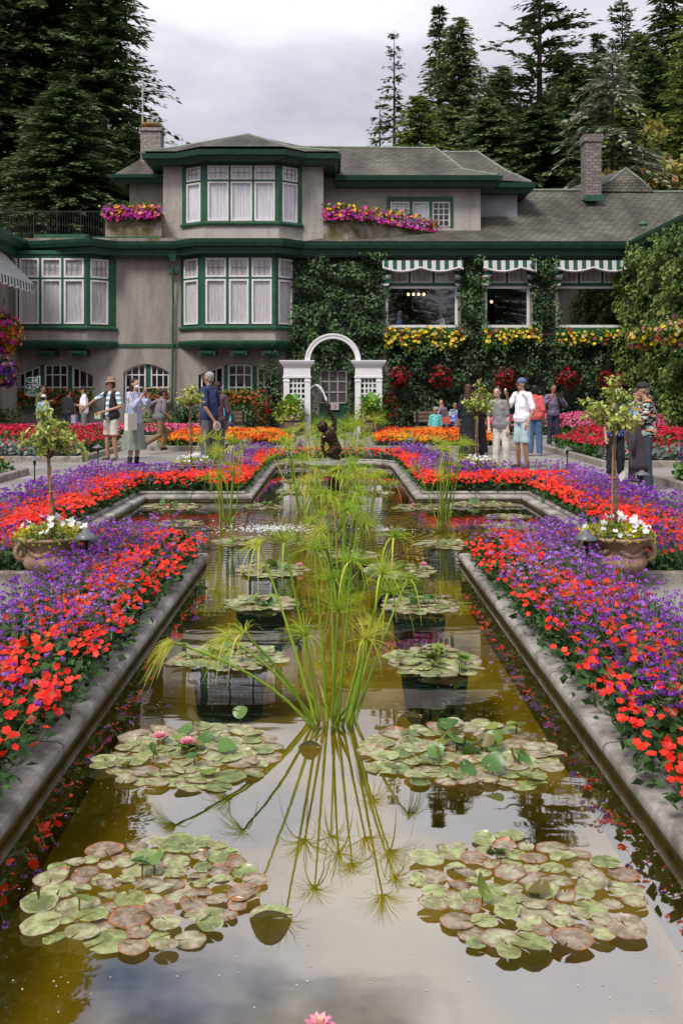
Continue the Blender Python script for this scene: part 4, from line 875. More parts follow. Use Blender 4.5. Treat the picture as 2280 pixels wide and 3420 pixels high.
# roofs: a closed shell from eave outline up to ridge
def roofmb(mb, verts, faces): mb.add(verts, faces)
ze = WZ(347, 39.6)+.03
r = MB()
el = [(X1-.65, 39.75, ze), (WX(412, YU), 39.75, ze), (WX(462, 39), 38.95, ze), (WX(650, 39), 38.95, ze), (WX(700, YU), 39.75, ze), (X2+.65, 39.75, ze), (X2+.65, 47.5, ze), (X1-.65, 47.5, ze)]
rl = (WX(400, 44), 44, WZ(339, 44)); rr = (WX(700, 44), 44, WZ(337, 44)); pk = (WX(571, 42.6), 42.6, WZ(309, 42.6))
vl = W(398, 340, 41.4); vr = W(672, 339, 41.4)
v = el+[rl, rr, pk, vl, vr]
r.add(v, [(0, 1, 11), (1, 2, 11), (2, 10, 11), (2, 3, 10), (3, 12, 10), (3, 4, 12), (4, 5, 12), (5, 9, 12), (5, 6, 9), (6, 7, 8, 9), (7, 0, 8), (0, 11, 8), (11, 10, 8), (10, 12, 9), (8, 10, 9)])
hp('upper_roof', r, M_rf)
rg = MB()
for seg in ((pk, v[11]), (pk, v[12]), (v[11], el[0]), (v[12], el[5])):
    rg.tube([seg[0], seg[1]], .06, 6)
hp('ridge_caps', rg, mat('ridge_cap', (.10, .16, .12), .7, (.22, .24, .20), 5))
# ---- upper right part set back
YR = 42.5
b = MB(); XA, XB = WX(742, YR), WX(1103, YR); ztr = WZ(412, YR)
wallgrid(b, XA, XB, 7.6, ztr+.2, [(WX(892, YR), WX(1036, YR), WZ(520, YR), WZ(455, YR), 0)], (0, YR, 0), UX, NF, .15)
b.add([(XB, YR, 7.6), (XB, 49, 7.6), (XB, 49, ztr+.2), (XB, YR, ztr+.2)], [(0, 1, 2, 3)])
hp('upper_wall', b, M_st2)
b = MB(); b.box((XB-.02, 43.9, 7.6), (WX(1187, 43.9), 49, ztr+.2)); hp('recessed_wall', b, mat('pale_blue_render', (.27, .28, .32), .9, (.36, .36, .39), 1.5, .3)); b = MB(); b.box((XB, 43.85, WZ(512, 43.9)), (WX(1187, 43.9)+.05, 43.95, WZ(507, 43.9))); hp('flashing', b, M_gr)
OR = (0, YR, 0); tr = MB(); XW0, XW1 = WX(888, YR), WX(1040, YR)
for (a0, a1) in ((888, 896), (940, 947), (985, 992), (1033, 1040)): tr.lbox(OR, UX, NF, WX(a0, YR), WX(a1, YR), WZ(522, YR), WZ(462, YR), -.1, .04)
tr.lbox(OR, UX, NF, XW0, XW1, WZ(462, YR), WZ(452, YR), -.1, .05); hp('window_trim', tr, M_gr)
for (a0, a1, c, rws, cu) in ((896, 940, 4, 4, M_curu), (947, 985, 1, 1, M_curu), (992, 1033, 3, 4, None)): window(OR, UX, NF, WX(a0, YR), WX(a1, YR), WZ(522, YR), WZ(463, YR), c, rws, fr=.06, bar=.016, curtain=cu, d=-.02)
# roofs of the right part
ez2 = WZ(407, 41.9); gt = MB()
path = [(WX(770, 41.9), 41.9), (WX(1140, 41.9), 41.9), (WX(1140, 41.9), 43.4), (WX(1216, 43.4), 43.4), (WX(1216, 43.4), 50)]
gt.sweep(path, [(-.6, -.36), (.0, -.36), (.05, -.18), (.2, -.16), (.24, .02), (.15, .05), (-.4, .08)], side=1); e_ = hp('upper_gutter', gt, M_grd); e_.location.z = ez2
r = MB()
a = [(WX(745, 41.7), 41.7, ez2+.05), (WX(1142, 41.7), 41.7, ez2+.05), (WX(1142, 41.7), 49.5, ez2+.05)]
m1 = W(1062, 388, 43.6); m0 = W(760, 388, 43.6); R0 = W(690, 338, 46.4); R1 = W(1002, 341, 46.4); m2 = (m1[0], 48.2, m1[2])
r.add(a+[m1, m0, R0, R1, m2], [(0, 1, 3, 4), (4, 3, 6, 5), (1, 2, 7, 3), (3, 7, 6)])
a2 = [W(1100, 411, 43.3), W(1220, 418, 43.3), (WX(1220, 43.3), 51, WZ(418, 43.3)), W(1005, 350, 48), W(1098, 350, 48), W(1160, 391, 45.3), W(1050, 391, 45.3)]
r.add(a2, [(0, 1, 5, 6), (6, 5, 4, 3), (1, 2, 4, 5)]); hp('upper_roof', r, M_rf)
rg = MB(); rg.tube([R0, R1], .07, 6); rg.tube([R1, m1, a[1]], .05, 6); rg.tube([a2[3], a2[4]], .07, 6); rg.tube([a2[4], a2[5], a2[1]], .05, 6); hp('ridge_caps', rg, MATS['ridge_cap'])
# left annex behind the parapet
b = MB(); b.box((WX(298, 42), 42, 7.6), (WX(376, 42), 47, WZ(411, 42))); hp('upper_wall', b, M_st)
r = MB(); r.add([W(260, 402, 41.3), W(378, 402, 41.3), W(378, 340, 45.5), W(318, 385, 42.6), (WX(260, 41.3), 47, WZ(402, 41.3)), W(345, 352, 45.5)], [(0, 1, 2, 5, 3), (0, 3, 5, 4)]); hp('annex_roof', r, M_rf)
gt = MB(); gt.sweep([(WX(262, 41.4), 46), (WX(262, 41.4), 41.4), (WX(375, 41.4), 41.4)], [(-.4, -.25), (.0, -.25), (.05, -.1), (.2, -.08), (.22, .05), (-.3, .06)], side=1); e_ = hp('upper_gutter', gt, M_grd); e_.location.z = WZ(404, 41.4)-.02
# ---- big lower roof on the right, bell-cast
r = MB(); prof = [(39.3, 7.50), (40.6, 7.85), (42.5, 8.45), (44, 9.35), (46.5, 10.95)]
xs0 = [WX(690, 40), WX(745, 41), WX(745, 42), WX(1150, 44), WX(1150, 46.5)]
Xr = 26
vv = [];
for (y, z), x in zip(prof, xs0): vv += [(x, y, z), (Xr, y, z)]
r.add(vv, [(2*i, 2*i+1, 2*i+3, 2*i+2) for i in range(4)])
r.add([(xs0[-1], 46.5, 10.95), (Xr, 46.5, 10.95), (Xr, 53, 8), (xs0[-1], 53, 8)], [(0, 1, 2, 3)])
# small curved gable roof breaking the ridge
g0 = W(1345, 439, 46.2); g1 = W(1500, 441, 46.2); pk2 = W(1436, 386, 47); c0 = W(1400, 415, 46.4); c1 = W(1470, 412, 46.4)
r.add([g0, c0, pk2, c1, g1, (g0[0]-3, 52, g0[2]), (g1[0]+1.5, 52, g1[2])], [(0, 1, 2, 3, 4), (0, 5, 2, 1), (2, 6, 4, 3)])
lower = hp('lower_roof', r, M_rf)
rg = MB(); rg.tube([W(1210, 437, 46.4), W(1345, 437, 46.4)], .07, 6); rg.tube([g0, c0, pk2], .05, 6); rg.tube([pk2, c1, g1, (Xr, 46.5, 10.98)], .05, 6); hp('ridge_caps', rg, MATS['ridge_cap'])
v_ = MB(); v_.box((WX(1466, 43), 42.7, WZ(530, 43)), (WX(1486, 43), 43.3, WZ(524, 43))); v_.tube([W(1476, 528, 43), W(1476, 514, 43)], .09, 10); v_.tube([W(1476, 515, 43), W(1476, 510, 43)], .16, 10); hp('roof_vent', v_, mat('vent_green', (.12, .22, .16), .6))
# chimneys
ch = MB(); Yc = 43.5
ch.box((WX(323, Yc), Yc, WZ(396, Yc)), (WX(369, Yc), Yc+.9, WZ(300, Yc))); ch.box((WX(320, Yc), Yc-.06, WZ(300, Yc)), (WX(372, Yc), Yc+.96, WZ(293, Yc)))
c_ = hp('chimney', ch, M_stone, label='left stone chimney with a mossy cap')
cm = MB(); cm.ball(W(346, 290, Yc+.4), (.48, .4, .17), 12, 8); cm.build('moss_cap', mat('rust_moss', (.10, .06, .02), .95, (.2, .12, .03), 6, .6), c_)
pt = MB()
for x in (342, 350): pt.tube([W(x, 290, Yc+.4), W(x, 275, Yc+.4)], .08, 8)
pt.build('chimney_pot', mat('pot_grey', (.3, .29, .28), .8), c_)
ch = MB(); Yc = 44.8
ch.box((WX(1343, Yc), Yc, WZ(455, Yc)), (WX(1380, Yc), Yc+.8, WZ(325, Yc))); ch.box((WX(1340, Yc), Yc-.05, WZ(325, Yc)), (WX(1383, Yc), Yc+.85, WZ(308, Yc)))
c_ = hp('chimney', ch, M_brick, label='right tall brick chimney'); fl = MB(); fl.box((WX(1340, Yc), Yc-.08, WZ(462, Yc)), (WX(1383, Yc), Yc-.01, WZ(448, Yc))); fl.build('lead_flashing', M_gr, c_)
# parapet planters of the terrace
b = MB(); b.box((WX(243, 39.9), 39.85, 7.65), (WX(372, 39.9), 41.2, WZ(490, 39.9))); hp('parapet', b, M_moss, label='left mossy parapet')
b = MB(); zt_ = WZ(492, 39.9); A = (WX(742, 39.9), 39.9); B = (WX(800, 39.9), 39.9); C = (WX(1010, 42.2), 42.2); D = (WX(742, 39.9), 42.2)
zc_ = WZ(535, 42.2); b.add([(*A, 7.5), (*B, 7.5), (*C, 7.7), (*D, 7.5), (*A, zt_), (*B, zt_), (*C, zc_), (*D, zt_)], [(0, 1, 5, 4), (1, 2, 6, 5), (4, 5, 6, 7), (0, 4, 7, 3)]); hp('parapet', b, M_moss, label='right curved mossy parapet')
# ---- side wings
b = MB(); wxl = -12.75
b.box((-26, 28, 0), (wxl, 40.02, 7.0)); b.box((wxl, 37.6, 0), (wxl+.25, 39.95, 2.4)); b.box((wxl-.02, 39.2, 0), (wxl+.18, 40.02, 7.0)); hp('side_wing', b, M_st, label='left side wing')
gt = MB(); gt.sweep([(wxl+.2, 27), (wxl+.2, 39.9)], [(-.5, -.5), (.05, -.5), (.1, -.25), (.3, -.2), (.45, .0), (.45, .12), (.3, .15), (-.4, .3)], side=1); e_ = hp('gutter', gt, M_gr); e_.location.z = 7.45
r = MB(); r.add([(wxl+.55, 27, 7.55), (wxl+.55, 40.2, 7.55), (wxl-6, 43, 9.2), (wxl-6, 27, 9.2)], [(0, 1, 2, 3)]); hp('side_roof', r, M_rf)
b = MB(); wxr = 11.95; b.box((wxr, 26, 0), (26, 40.02, 7.0)); hp('side_wing', b, M_st, label='right side wing under the vine')
gt = MB(); gt.sweep([(wxr-.0, 39.9), (wxr-.0, 26)], [(-.5, -.5), (.05, -.5), (.1, -.25), (.25, -.2), (.35, .0), (.35, .12), (.2, .15), (-.4, .3)], side=1); e_ = hp('gutter', gt, M_grd); e_.location.z = 7.4
r = MB(); r.add([(wxr-.35, 26, 7.5), (wxr-.35, 39.6, 7.5), (wxr+6, 45, 10.1), (wxr+6, 26, 10.1)], [(3, 2, 1, 0)]); hp('side_roof', r, M_rf)
# door behind the arch
d = MB(); d.box((px(733), 39.95, 0), (px(797), 40.05, pz(846))); dr = hp('door', d, mat('door_green', (.01, .05, .03), .5, (.015, .07, .045), 3))
OD = (0, 39.95, 0); wf = MB(); z0, z1 = WZ(925, 39.9), WZ(852, 39.9); a0, a1 = WX(736, 39.9), WX(795, 39.9)
for i in range(4): x = a0+(a1-a0)*i/3; wf.lbox(OD, UX, NF, x-.03, x+.03, z0, z1, 0, .04)
for i in range(4): z = z0+(z1-z0)*i/3; wf.lbox(OD, UX, NF, a0-.03, a1+.03, z-.03, z+.03, .001, .045)
wf.build('glazed_frame', mat('shaded_white_paint', (.26, .24, .24), .6, (.34, .32, .32), 5), dr)  # white glazing bars coloured grey, their shade is put into the paint
g = MB(); g.lbox(OD, UX, NF, a0, a1, z0, z1, .012, .014); g.build('door_pane', mat('door_curtain', (.045, .038, .038), .4, (.08, .065, .065), 5, 0, stretch=(18, 18, .4), spec=.6), dr)
# ================================================================ awnings
def stripe_mat(name, axis, width, a, b):
    m = bpy.data.materials.new(name); t = nt(m); MATS[name] = m
    o = N(t, 'ShaderNodeOutputMaterial'); p = N(t, 'ShaderNodeBsdfPrincipled'); L(t, p, 0, o, 0); p.inputs['Roughness'].default_value = .85
    g = N(t, 'ShaderNodeTexCoord'); s = N(t, 'ShaderNodeSeparateXYZ'); L(t, g, 'Object', s, 0)
    d = N(t, 'ShaderNodeMath'); d.operation = 'DIVIDE'; d.inputs[1].default_value = width; L(t, s, axis, d, 0)
    f = N(t, 'ShaderNodeMath'); f.operation = 'FRACT'; L(t, d, 0, f, 0); q = N(t, 'ShaderNodeMath'); q.operation = 'GREATER_THAN'; q.inputs[1].default_value = .5; L(t, f, 0, q, 0)
    mx = N(t, 'ShaderNodeMix'); mx.data_type = 'RGBA'; mx.inputs[6].default_value = (*a, 1); mx.inputs[7].default_value = (*b, 1); L(t, q, 0, mx, 0); L(t, mx, 2, p, 'Base Color'); return m
SW = (.55, .52, .52); SG = (.008, .075, .055)
M_sx = stripe_mat('awning_stripes', 0, .34, SW, SG); M_sz = stripe_mat('awning_side_stripes', 2, .34, SW, SG); M_sy = stripe_mat('awning_wing_stripes', 1, .34, SW, SG)
M_trim = mat('awning_trim', (.55, .52, .53), .8)
for (a, b), lab in zip(W3, ('green and white striped awning over the big window with diners', 'green and white striped awning over the narrow middle window', 'green and white striped awning over the right hand window')):
    A, B = px(a)-.15, px(b)+.15
    t = thing('awning', lab, 'awning', ((A+B)/2, YF, 6.4), 0, 'striped awnings over the restaurant windows'); cx = (A+B)/2
    m = MB(); K = 60; vs = []
    zt_, zv = pz(600)-6.4, pz(618)-6.4
    for k in range(K+1):
        x = A+(B-A)*k/K-cx; s_ = abs(math.sin(k/K*PI*(B-A)/1.5)); vs += [(x, -.05, zt_+.02), (x, -.62, zt_-.05), (x, -.66, zv-.02-.15*s_)]
    m.add(vs, [(3*k+i, 3*k+3+i, 3*k+4+i, 3*k+1+i) for k in range(K) for i in range(2)]); m.build('canopy', M_sx, t)
    e = MB(); e.tube([(vs[3*k+2][0], vs[3*k+2][1]-.005, vs[3*k+2][2]) for k in range(K+1)], .045, 5); e.build('scalloped_trim', M_trim, t)
    for sg, X in ((1, A-cx), (-1, B-cx)):
        c = MB(); vs = []; K2 = 16
        for k in range(K2+1):
            z = zt_-.35-(1.05)*k/K2; wd = .62*(1-k/K2)**.8+.10; wob = .05*math.sin(k*1.1)
            vs += [(X+sg*(.02+wob), -.10, z), (X+sg*(wd*.55+wob), -.62+.5*k/K2, z+.1*math.sin(k*1.3))]
        c.add(vs, [(2*k, 2*k+1, 2*k+3, 2*k+2) for k in range(K2)]); c.build('side_drape', M_sz, t)
t = thing('awning', 'large green and white striped awning on the side wing at the left edge', 'awning', (wxl, 35.5, 6.4), 0)
m = MB(); K = 40; vs = []
for k in range(K+1):
    y = -2.6+5.0*k/K; s_ = abs(math.sin(k*.62)); vs += [(0, y, .62), (1.32, y, -.72), (1.34, y, -1.0-.08*s_)]
m.add(vs, [(3*k+i, 3*k+3+i, 3*k+4+i, 3*k+1+i) for k in range(K) for i in range(2)]); m.build('canopy', M_sy, t)
e = MB(); e.tube([(vs[3*k+2][0], vs[3*k+2][1], vs[3*k+2][2]) for k in range(K+1)], .03, 5); e.tube([(0, 2.42, .62), (1.32, 2.42, -.72)], .03, 5); e.build('scalloped_trim', M_trim, t)
# flagpole / aerial above the left chimney
fp = MB(); x_, y_, z_ = W(328, 283, 43.9); fp.tube([(x_, y_, z_-.3), W(328, 182, 43.9)], .035, 6); fp.tube([W(321, 193, 43.9), W(335, 193, 43.9)], .018, 5)
t = fp.build('aerial_mast', mat('mast_metal', (.45, .45, .45), .5)); tag(t, 'slim pale mast rising beside the left stone chimney', 'mast')
# balustrade on the left terrace
t = thing('railing', 'black metal railing along the terrace at upper left', 'railing', (WX(100, 40.5), 40.5, 7.68))
f = MB(); xa, xb = WX(-30, 40.5)-WX(100, 40.5), WX(240, 40.5)-WX(100, 40.5)
f.box((xa, -.02, 1.20), (xb, .02, 1.24)); f.box((xa, -.02, .1), (xb, .02, .14)); f.build('rails', mat('black_iron', (.012, .012, .014), .5), t)
f = MB()
for i in range(46): x = xa+(xb-xa)*i/45; f.tube([(x, 0, 0), (x, 0, 1.35 if i % 9 == 0 else 1.22)], .012 if i % 9 else .03, 5)
f.build('balusters', MATS['black_iron'], t)
# ================================================================ white arch
M_w2 = mat('white_painted_wood', (.66, .65, .68), .5, (.76, .75, .78), 5, .05)
YA = 37.0; sA = YA/F; ar = thing('garden_arch', 'white wooden arch with lattice columns in front of the green door', 'arch', (WX(764, YA), YA, 0)); cx = WX(764, YA)
for side_, (x0_, x1_) in (('l', (652, 713)), ('r', (815, 876))):
    c = MB(); a0, a1 = WX(x0_, YA)-cx, WX(x1_, YA)-cx; pw = .21; D = .55; zc = WZ(868, YA)
    for (p, q) in ((a0, a0+pw), (a1-pw, a1)):
        for (y0_, y1_) in ((-.28, -.08), (.14, .34)):
            c.box((p, y0_, .0), (q, y1_, zc)); c.box((p-.02, y0_-.02, 0), (q+.02, y1_+.02, .35)); c.box((p-.02, y0_-.02, zc-.14), (q+.02, y1_+.02, zc-.08))
    c.box((a0, -.28, WZ(868, YA)), (a1, .34, WZ(842, YA)))
    for i, (e, z0, z1) in enumerate(((.03, 868, 864), (.03, 843, 839.5), (.07, 839.5, 835), (.12, 835, 831), (.15, 831, 828))): c.box((a0-e, -.28-e, WZ(z0, YA)), (a1+e, .34+e, WZ(z1, YA)))
    col_ = c.build('column', M_w2, ar)
    l = MB(); g0, g1 = a0+pw, a1-pw; zb_ = .35
    for i in range(1, 4): x = g0+(g1-g0)*i/4; l.box((x-.028, -.20, zb_), (x+.028, -.17, zc)); l.box((x-.028, .22, zb_), (x+.028, .25, zc))
    nz_ = 9
    for i in range(0, nz_+1): z = zb_+(zc-zb_)*i/nz_; l.box((g0, -.205, z-.028), (g1, -.165, z+.028)); l.box((g0, .215, z-.028), (g1, .255, z+.028))
    l.build('lattice', M_w2, col_)
rg = MB(); K = 30; vs = []; z0 = WZ(829, YA)
for k in range(K+1):
    a = PI*k/K
    for (r_, y_) in ((1.01, -.26), (.84, -.26), (.84, .30), (1.01, .30)): vs.append((r_*math.cos(a), y_, z0+r_*math.sin(a)*.98))
rg.add(vs, [(4*k+i, 4*k+(i+1) % 4, 4*k+4+(i+1) % 4, 4*k+4+i) for k in range(K) for i in range(4)]+[(0, 1, 2, 3), (4*K+3, 4*K+2, 4*K+1, 4*K)])
vs = []
for k in range(K+1):
    a = PI*k/K
    for (r_, y_) in ((1.03, -.29), (.96, -.29), (.96, -.25), (1.03, -.25)): vs.append((r_*math.cos(a), y_, z0+r_*math.sin(a)*.98))
rg.add(vs, [(4*k+i, 4*k+(i+1) % 4, 4*k+4+(i+1) % 4, 4*k+4+i) for k in range(K) for i in range(4)])
rg.build('arch_ring', M_w2, ar)
# ================================================================ writing
def text(name, s, size, loc, parent, m, rot=(PI/2, 0, 0), align='LEFT'):
    c = bpy.data.curves.new(name, 'FONT'); c.body = s; c.size = size; c.extrude = .002; c.align_x = align; c.fill_mode = 'BOTH'
    me = evald(bpy.data.objects.new('t', c))
    me.materials.clear(); o = link(name, me, parent, m); o.location = loc; o.rotation_euler = rot; return o
M_sgn = mat('sign_white', (.6, .58, .58), .5); M_blk = mat('sign_black', (.02, .02, .02), .5); M_rd = mat('sign_red', (.55, .04, .05), .5); M_sgr = mat('sign_green', (.008, .09, .05), .45)
t = thing('door_sign', 'small white sign with a red prohibition circle on the green door', 'sign', W(768, 934, 39.88)); x0_, x1_ = WX(754, 39.88)-t.location.x, WX(777.5, 39.88)-t.location.x
b = MB(); b.box((x0_, -.01, -.12), (x1_, .01, .12)); b.build('plate', M_sgn, t)
text('lettering', 'STAFF', .11, (x0_+.025, -.014, .012), t, M_blk); text('lettering', 'ONLY', .11, (x0_+.025, -.014, -.092), t, M_blk)
ci = MB(); K = 20; cxx = x1_-.11
ci.add([(cxx+r_*math.cos(2*PI*k/K), -.014, r_*math.sin(2*PI*k/K)) for k in range(K) for r_ in (.085, .066)], [(2*k, (2*k+2) % (2*K), (2*k+3) % (2*K), 2*k+1) for k in range(K)]); ci.build('circle', M_rd, t)
pg = MB(); pg.ball((cxx, -.014, .04), (.014, .004, .014), 8, 6); pg.box((cxx-.016, -.017, -.055), (cxx+.016, -.012, .024)); pg.build('pictogram', M_blk, t)
YS = 33.0; t = thing('direction_sign', 'green direction sign with three white arrow boards before the left arched window', 'sign', (WX(80, YS), YS, 0)); cxs = t.location.x
b = MB(); xr_ = WX(94.5, YS)-cxs; zt_ = WZ(862, YS); b.box((xr_-.16, .0, 0), (xr_, .05, zt_)); b.build('post', M_sgr, t)
b = MB(); b.box((xr_-.13, -.012, zt_-.42), (xr_-.105, -.002, zt_-.03)); b.box((xr_-.045, -.012, zt_-.42), (xr_-.02, -.002, zt_-.03)); b.box((xr_-.13, -.013, zt_-.05), (xr_-.02, -.003, zt_-.025)); b.build('post_border', M_sgn, t)
for i in range(3):
    z0 = zt_-.04-.225*(i+1)+.02; z1 = z0+.185; xa_, xb_ = -.31, xr_-.17
    p = MB(); p.add([(xa_, 0, (z0+z1)/2), (xa_+.1, 0, z0), (xb_, 0, z0), (xb_, 0, z1), (xa_+.1, 0, z1), (xa_, .03, (z0+z1)/2), (xa_+.1, .03, z0), (xb_, .03, z0), (xb_, .03, z1), (xa_+.1, .03, z1)], [(0, 1, 2, 3, 4), (9, 8, 7, 6, 5), (0, 5, 6, 1), (1, 6, 7, 2), (2, 7, 8, 3), (3, 8, 9, 4), (4, 9, 5, 0)]); ab = p.build('arrow_board', M_sgr, t)
    bdr = MB(); ym = -.008; bdr.tube([(xb_, ym, z1-.014), (xa_+.1, ym, z1-.014), (xa_+.02, ym, (z0+z1)/2), (xa_+.1, ym, z0+.014), (xb_, ym, z0+.014)], .009, 4); bdr.build('border', M_sgn, ab)
    if i == 0:
        g = MB()
        for q in (-.05, .045): g.ball((q, -.01, z1-.05), (.02, .005, .02), 8, 6); g.box((q-.026, -.012, z0+.055), (q+.026, -.006, z1-.075)); g.box((q-.014, -.012, z0+.025), (q+.014, -.007, z0+.056))
        g.build('pictogram', M_sgn, ab)
    elif i == 1:
        g = MB(); q = -.15; g.box((q-.035, -.012, z0+.10), (q+.035, -.006, z0+.115)); g.box((q-.035, -.012, z0+.035), (q-.02, -.006, z0+.10)); g.box((q+.02, -.012, z0+.035), (q+.035, -.006, z0+.10)); g.box((q-.008, -.012, z0+.035), (q+.008, -.006, z0+.1))
        for q in (-.045, .02): g.box((q-.008, -.012, z0+.03), (q+.008, -.006, z1-.03)); g.box((q-.022, -.0125, z1-.07), (q+.022, -.0065, z1-.035))
        g.ball((.10, -.01, (z0+z1)/2-.01), (.04, .005, .022), 10, 6); g.build('pictogram', M_sgn, ab)
    else: text('lettering', 'First Aid', .115, (-.22, -.006, z0+.05), ab, M_sgn)
# ================================================================ climbing plants
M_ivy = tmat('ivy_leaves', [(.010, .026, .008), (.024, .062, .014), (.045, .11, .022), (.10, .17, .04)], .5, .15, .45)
M_ivl = tmat('pale_vine_leaves', [(.04, .085, .018), (.09, .16, .03), (.18, .25, .05), (.30, .34, .09)], .55, .25, .4)
M_twig = mat('vine_twigs', (.012, .014, .008), .95, (.03, .028, .018), 14, .5)
def ivy(label, rects, Y, dens=150, thick=.3, size=.12, m=M_ivy, normal='front', bias=0, sprigs=True, name='climbing_ivy', back=True):
    """rects in measured px on the plane at Y (front) or (y0,y1,z0,z1) on X=Y (side)"""
    P = []; first = None; bm = MB()
    for (a0, b0, a1, b1) in rects:
        if normal == 'front': xa, xb = WX(a0, Y), WX(a1, Y); za, zb = WZ(b1, Y), WZ(b0, Y); za = max(za, 0)
        else: xa, xb, za, zb = a0, a1, b0, b1
        n = int(dens*(xb-xa)*(zb-za)); x = rng.uniform(xa-.18, xb+.18, n); z = rng.uniform(max(0, za-.15), zb+.25, n)
        e = np.minimum(np.minimum(x-xa, xb-x), np.minimum(z-za+(9 if za <= 0.3 else 0), zb-z))
        nz = vnoise(x, z, 1.6, Y); ok = e+nz*(.22 if normal == 'front' else .6) > -.02; x, z, nz = x[ok], z[ok], nz[ok]
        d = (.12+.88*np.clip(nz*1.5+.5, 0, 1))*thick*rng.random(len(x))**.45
        P.append(np.stack([x, d, z, nz], 1))
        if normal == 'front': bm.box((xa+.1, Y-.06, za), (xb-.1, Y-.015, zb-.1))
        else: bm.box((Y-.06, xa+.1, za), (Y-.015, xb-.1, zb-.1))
    P = np.concatenate(P); n = len(P)
    if normal == 'front': Q = np.stack([P[:, 0], Y-.05-P[:, 1], P[:, 2]], 1); nr = np.tile([[0, -1, .45]], (n, 1))
    else: Q = np.stack([Y-.05-P[:, 1], P[:, 0], P[:, 2]], 1); nr = np.tile([[-1, -.2, .45]], (n, 1))
    nr = nr+rng.normal(0, .55, (n, 3))
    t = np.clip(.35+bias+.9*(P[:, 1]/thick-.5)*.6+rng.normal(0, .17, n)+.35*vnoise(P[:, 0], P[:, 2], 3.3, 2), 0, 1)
    c = Q.mean(0); T = thing(name, label, 'climbing plant', (c[0], c[1], 0)); o = Vector((c[0], c[1], 0))
    b = Bag(); b.add(inst(LEAF, Q-np.array(o), rotmats(nr, rng.normal(PI, .8, n)), rng.uniform(.7, 1.3, n)*size, t)); b.build('leaves', m, T)
    if back: q = bm.build('stems', M_twig, T); q.location = -o
    return T
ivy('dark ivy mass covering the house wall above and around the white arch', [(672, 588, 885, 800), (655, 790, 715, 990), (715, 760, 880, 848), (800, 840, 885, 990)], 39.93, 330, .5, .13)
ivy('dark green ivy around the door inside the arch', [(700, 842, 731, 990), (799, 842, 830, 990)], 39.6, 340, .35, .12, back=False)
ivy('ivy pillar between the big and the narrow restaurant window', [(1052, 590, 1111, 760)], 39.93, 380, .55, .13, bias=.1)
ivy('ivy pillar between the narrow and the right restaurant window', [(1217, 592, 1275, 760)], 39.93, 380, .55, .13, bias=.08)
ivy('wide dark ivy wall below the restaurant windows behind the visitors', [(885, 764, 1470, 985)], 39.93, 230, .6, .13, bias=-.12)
ivy('pale green vine cloaking the side wing on the right edge', [(33, 0, 40, 7.0)], 11.95, 330, .85, .15, M_ivl, 'side', 0)
# low shrubs against the left wall
def shrub(label, cx, cy, rx, ry, h, n=1500, cols=None, size=.10, name='shrub', cat='shrub', mname='ivy_leaves', z0=0):
    t = thing(name, label, cat, (cx, cy, z0)); d = rdir(n); d /= np.linalg.norm(d, axis=1, keepdims=True); r = rng.random(n)**.4; nz = np.array([noise.noise(Vector(v*2+np.array([cx, cy, 0]))) for v in d])
    P = d*(r*(1+.5*nz))[:, None]*np.array([[rx, ry, h/2]])+np.array([[0, 0, h/2]]); P[:, 2] = np.maximum(P[:, 2], .03)
    b = Bag(); b.add(inst(LEAF, P, rotmats(d+rdir(n, .5, .5), rng.random(n)*6.3), rng.uniform(.7, 1.3, n)*size, np.clip(.15+.6*r*rng.random(n)+.3*nz, 0, 1))); b.build('leaves', MATS[mname], t)
    s = MB(); [s.tube([(0, 0, 0), (rx*.5*math.cos(a), ry*.5*math.sin(a), h*.7)], [.03, .008], 5) for a in (0, 1.3, 2.5, 3.8, 5)]; s.build('stems', M_twig, t); return t
for i, (x, y, w_, h_, lab) in enumerate(((628, 885, .75, 3.1, 'tall dark shrub between the third arched window and the white arch'), (440, 960, .9, 1.3, 'dark leafy bush at the wall beside the green downpipe'), (590, 965, 1.5, 1.3, 'low dark hedge below the third arched window'), (360, 985, .8, .9, 'ferny green plants at the wall left of the downpipe'))):
    shrub(lab, WX(x, 38.9), 38.9, w_, .6, h_, 1700 if i < 3 else 700, mname='ivy_leaves' if i != 3 else 'pale_vine_leaves')
shrub('small pale green bush at the corner of the left wing', WX(10, 37), 37, .9, .6, 1.1, 800, mname='pale_vine_leaves')
shrub('pale leafy climbing shrub at the right edge of the garden', 12.2, 31.5, 1.0, 1.6, 2.7, 2600, size=.13, mname='pale_vine_leaves')
shrub('dark bush behind the blue salvia', 11.0, 35.0, 1.2, .8, 2.0, 1500)
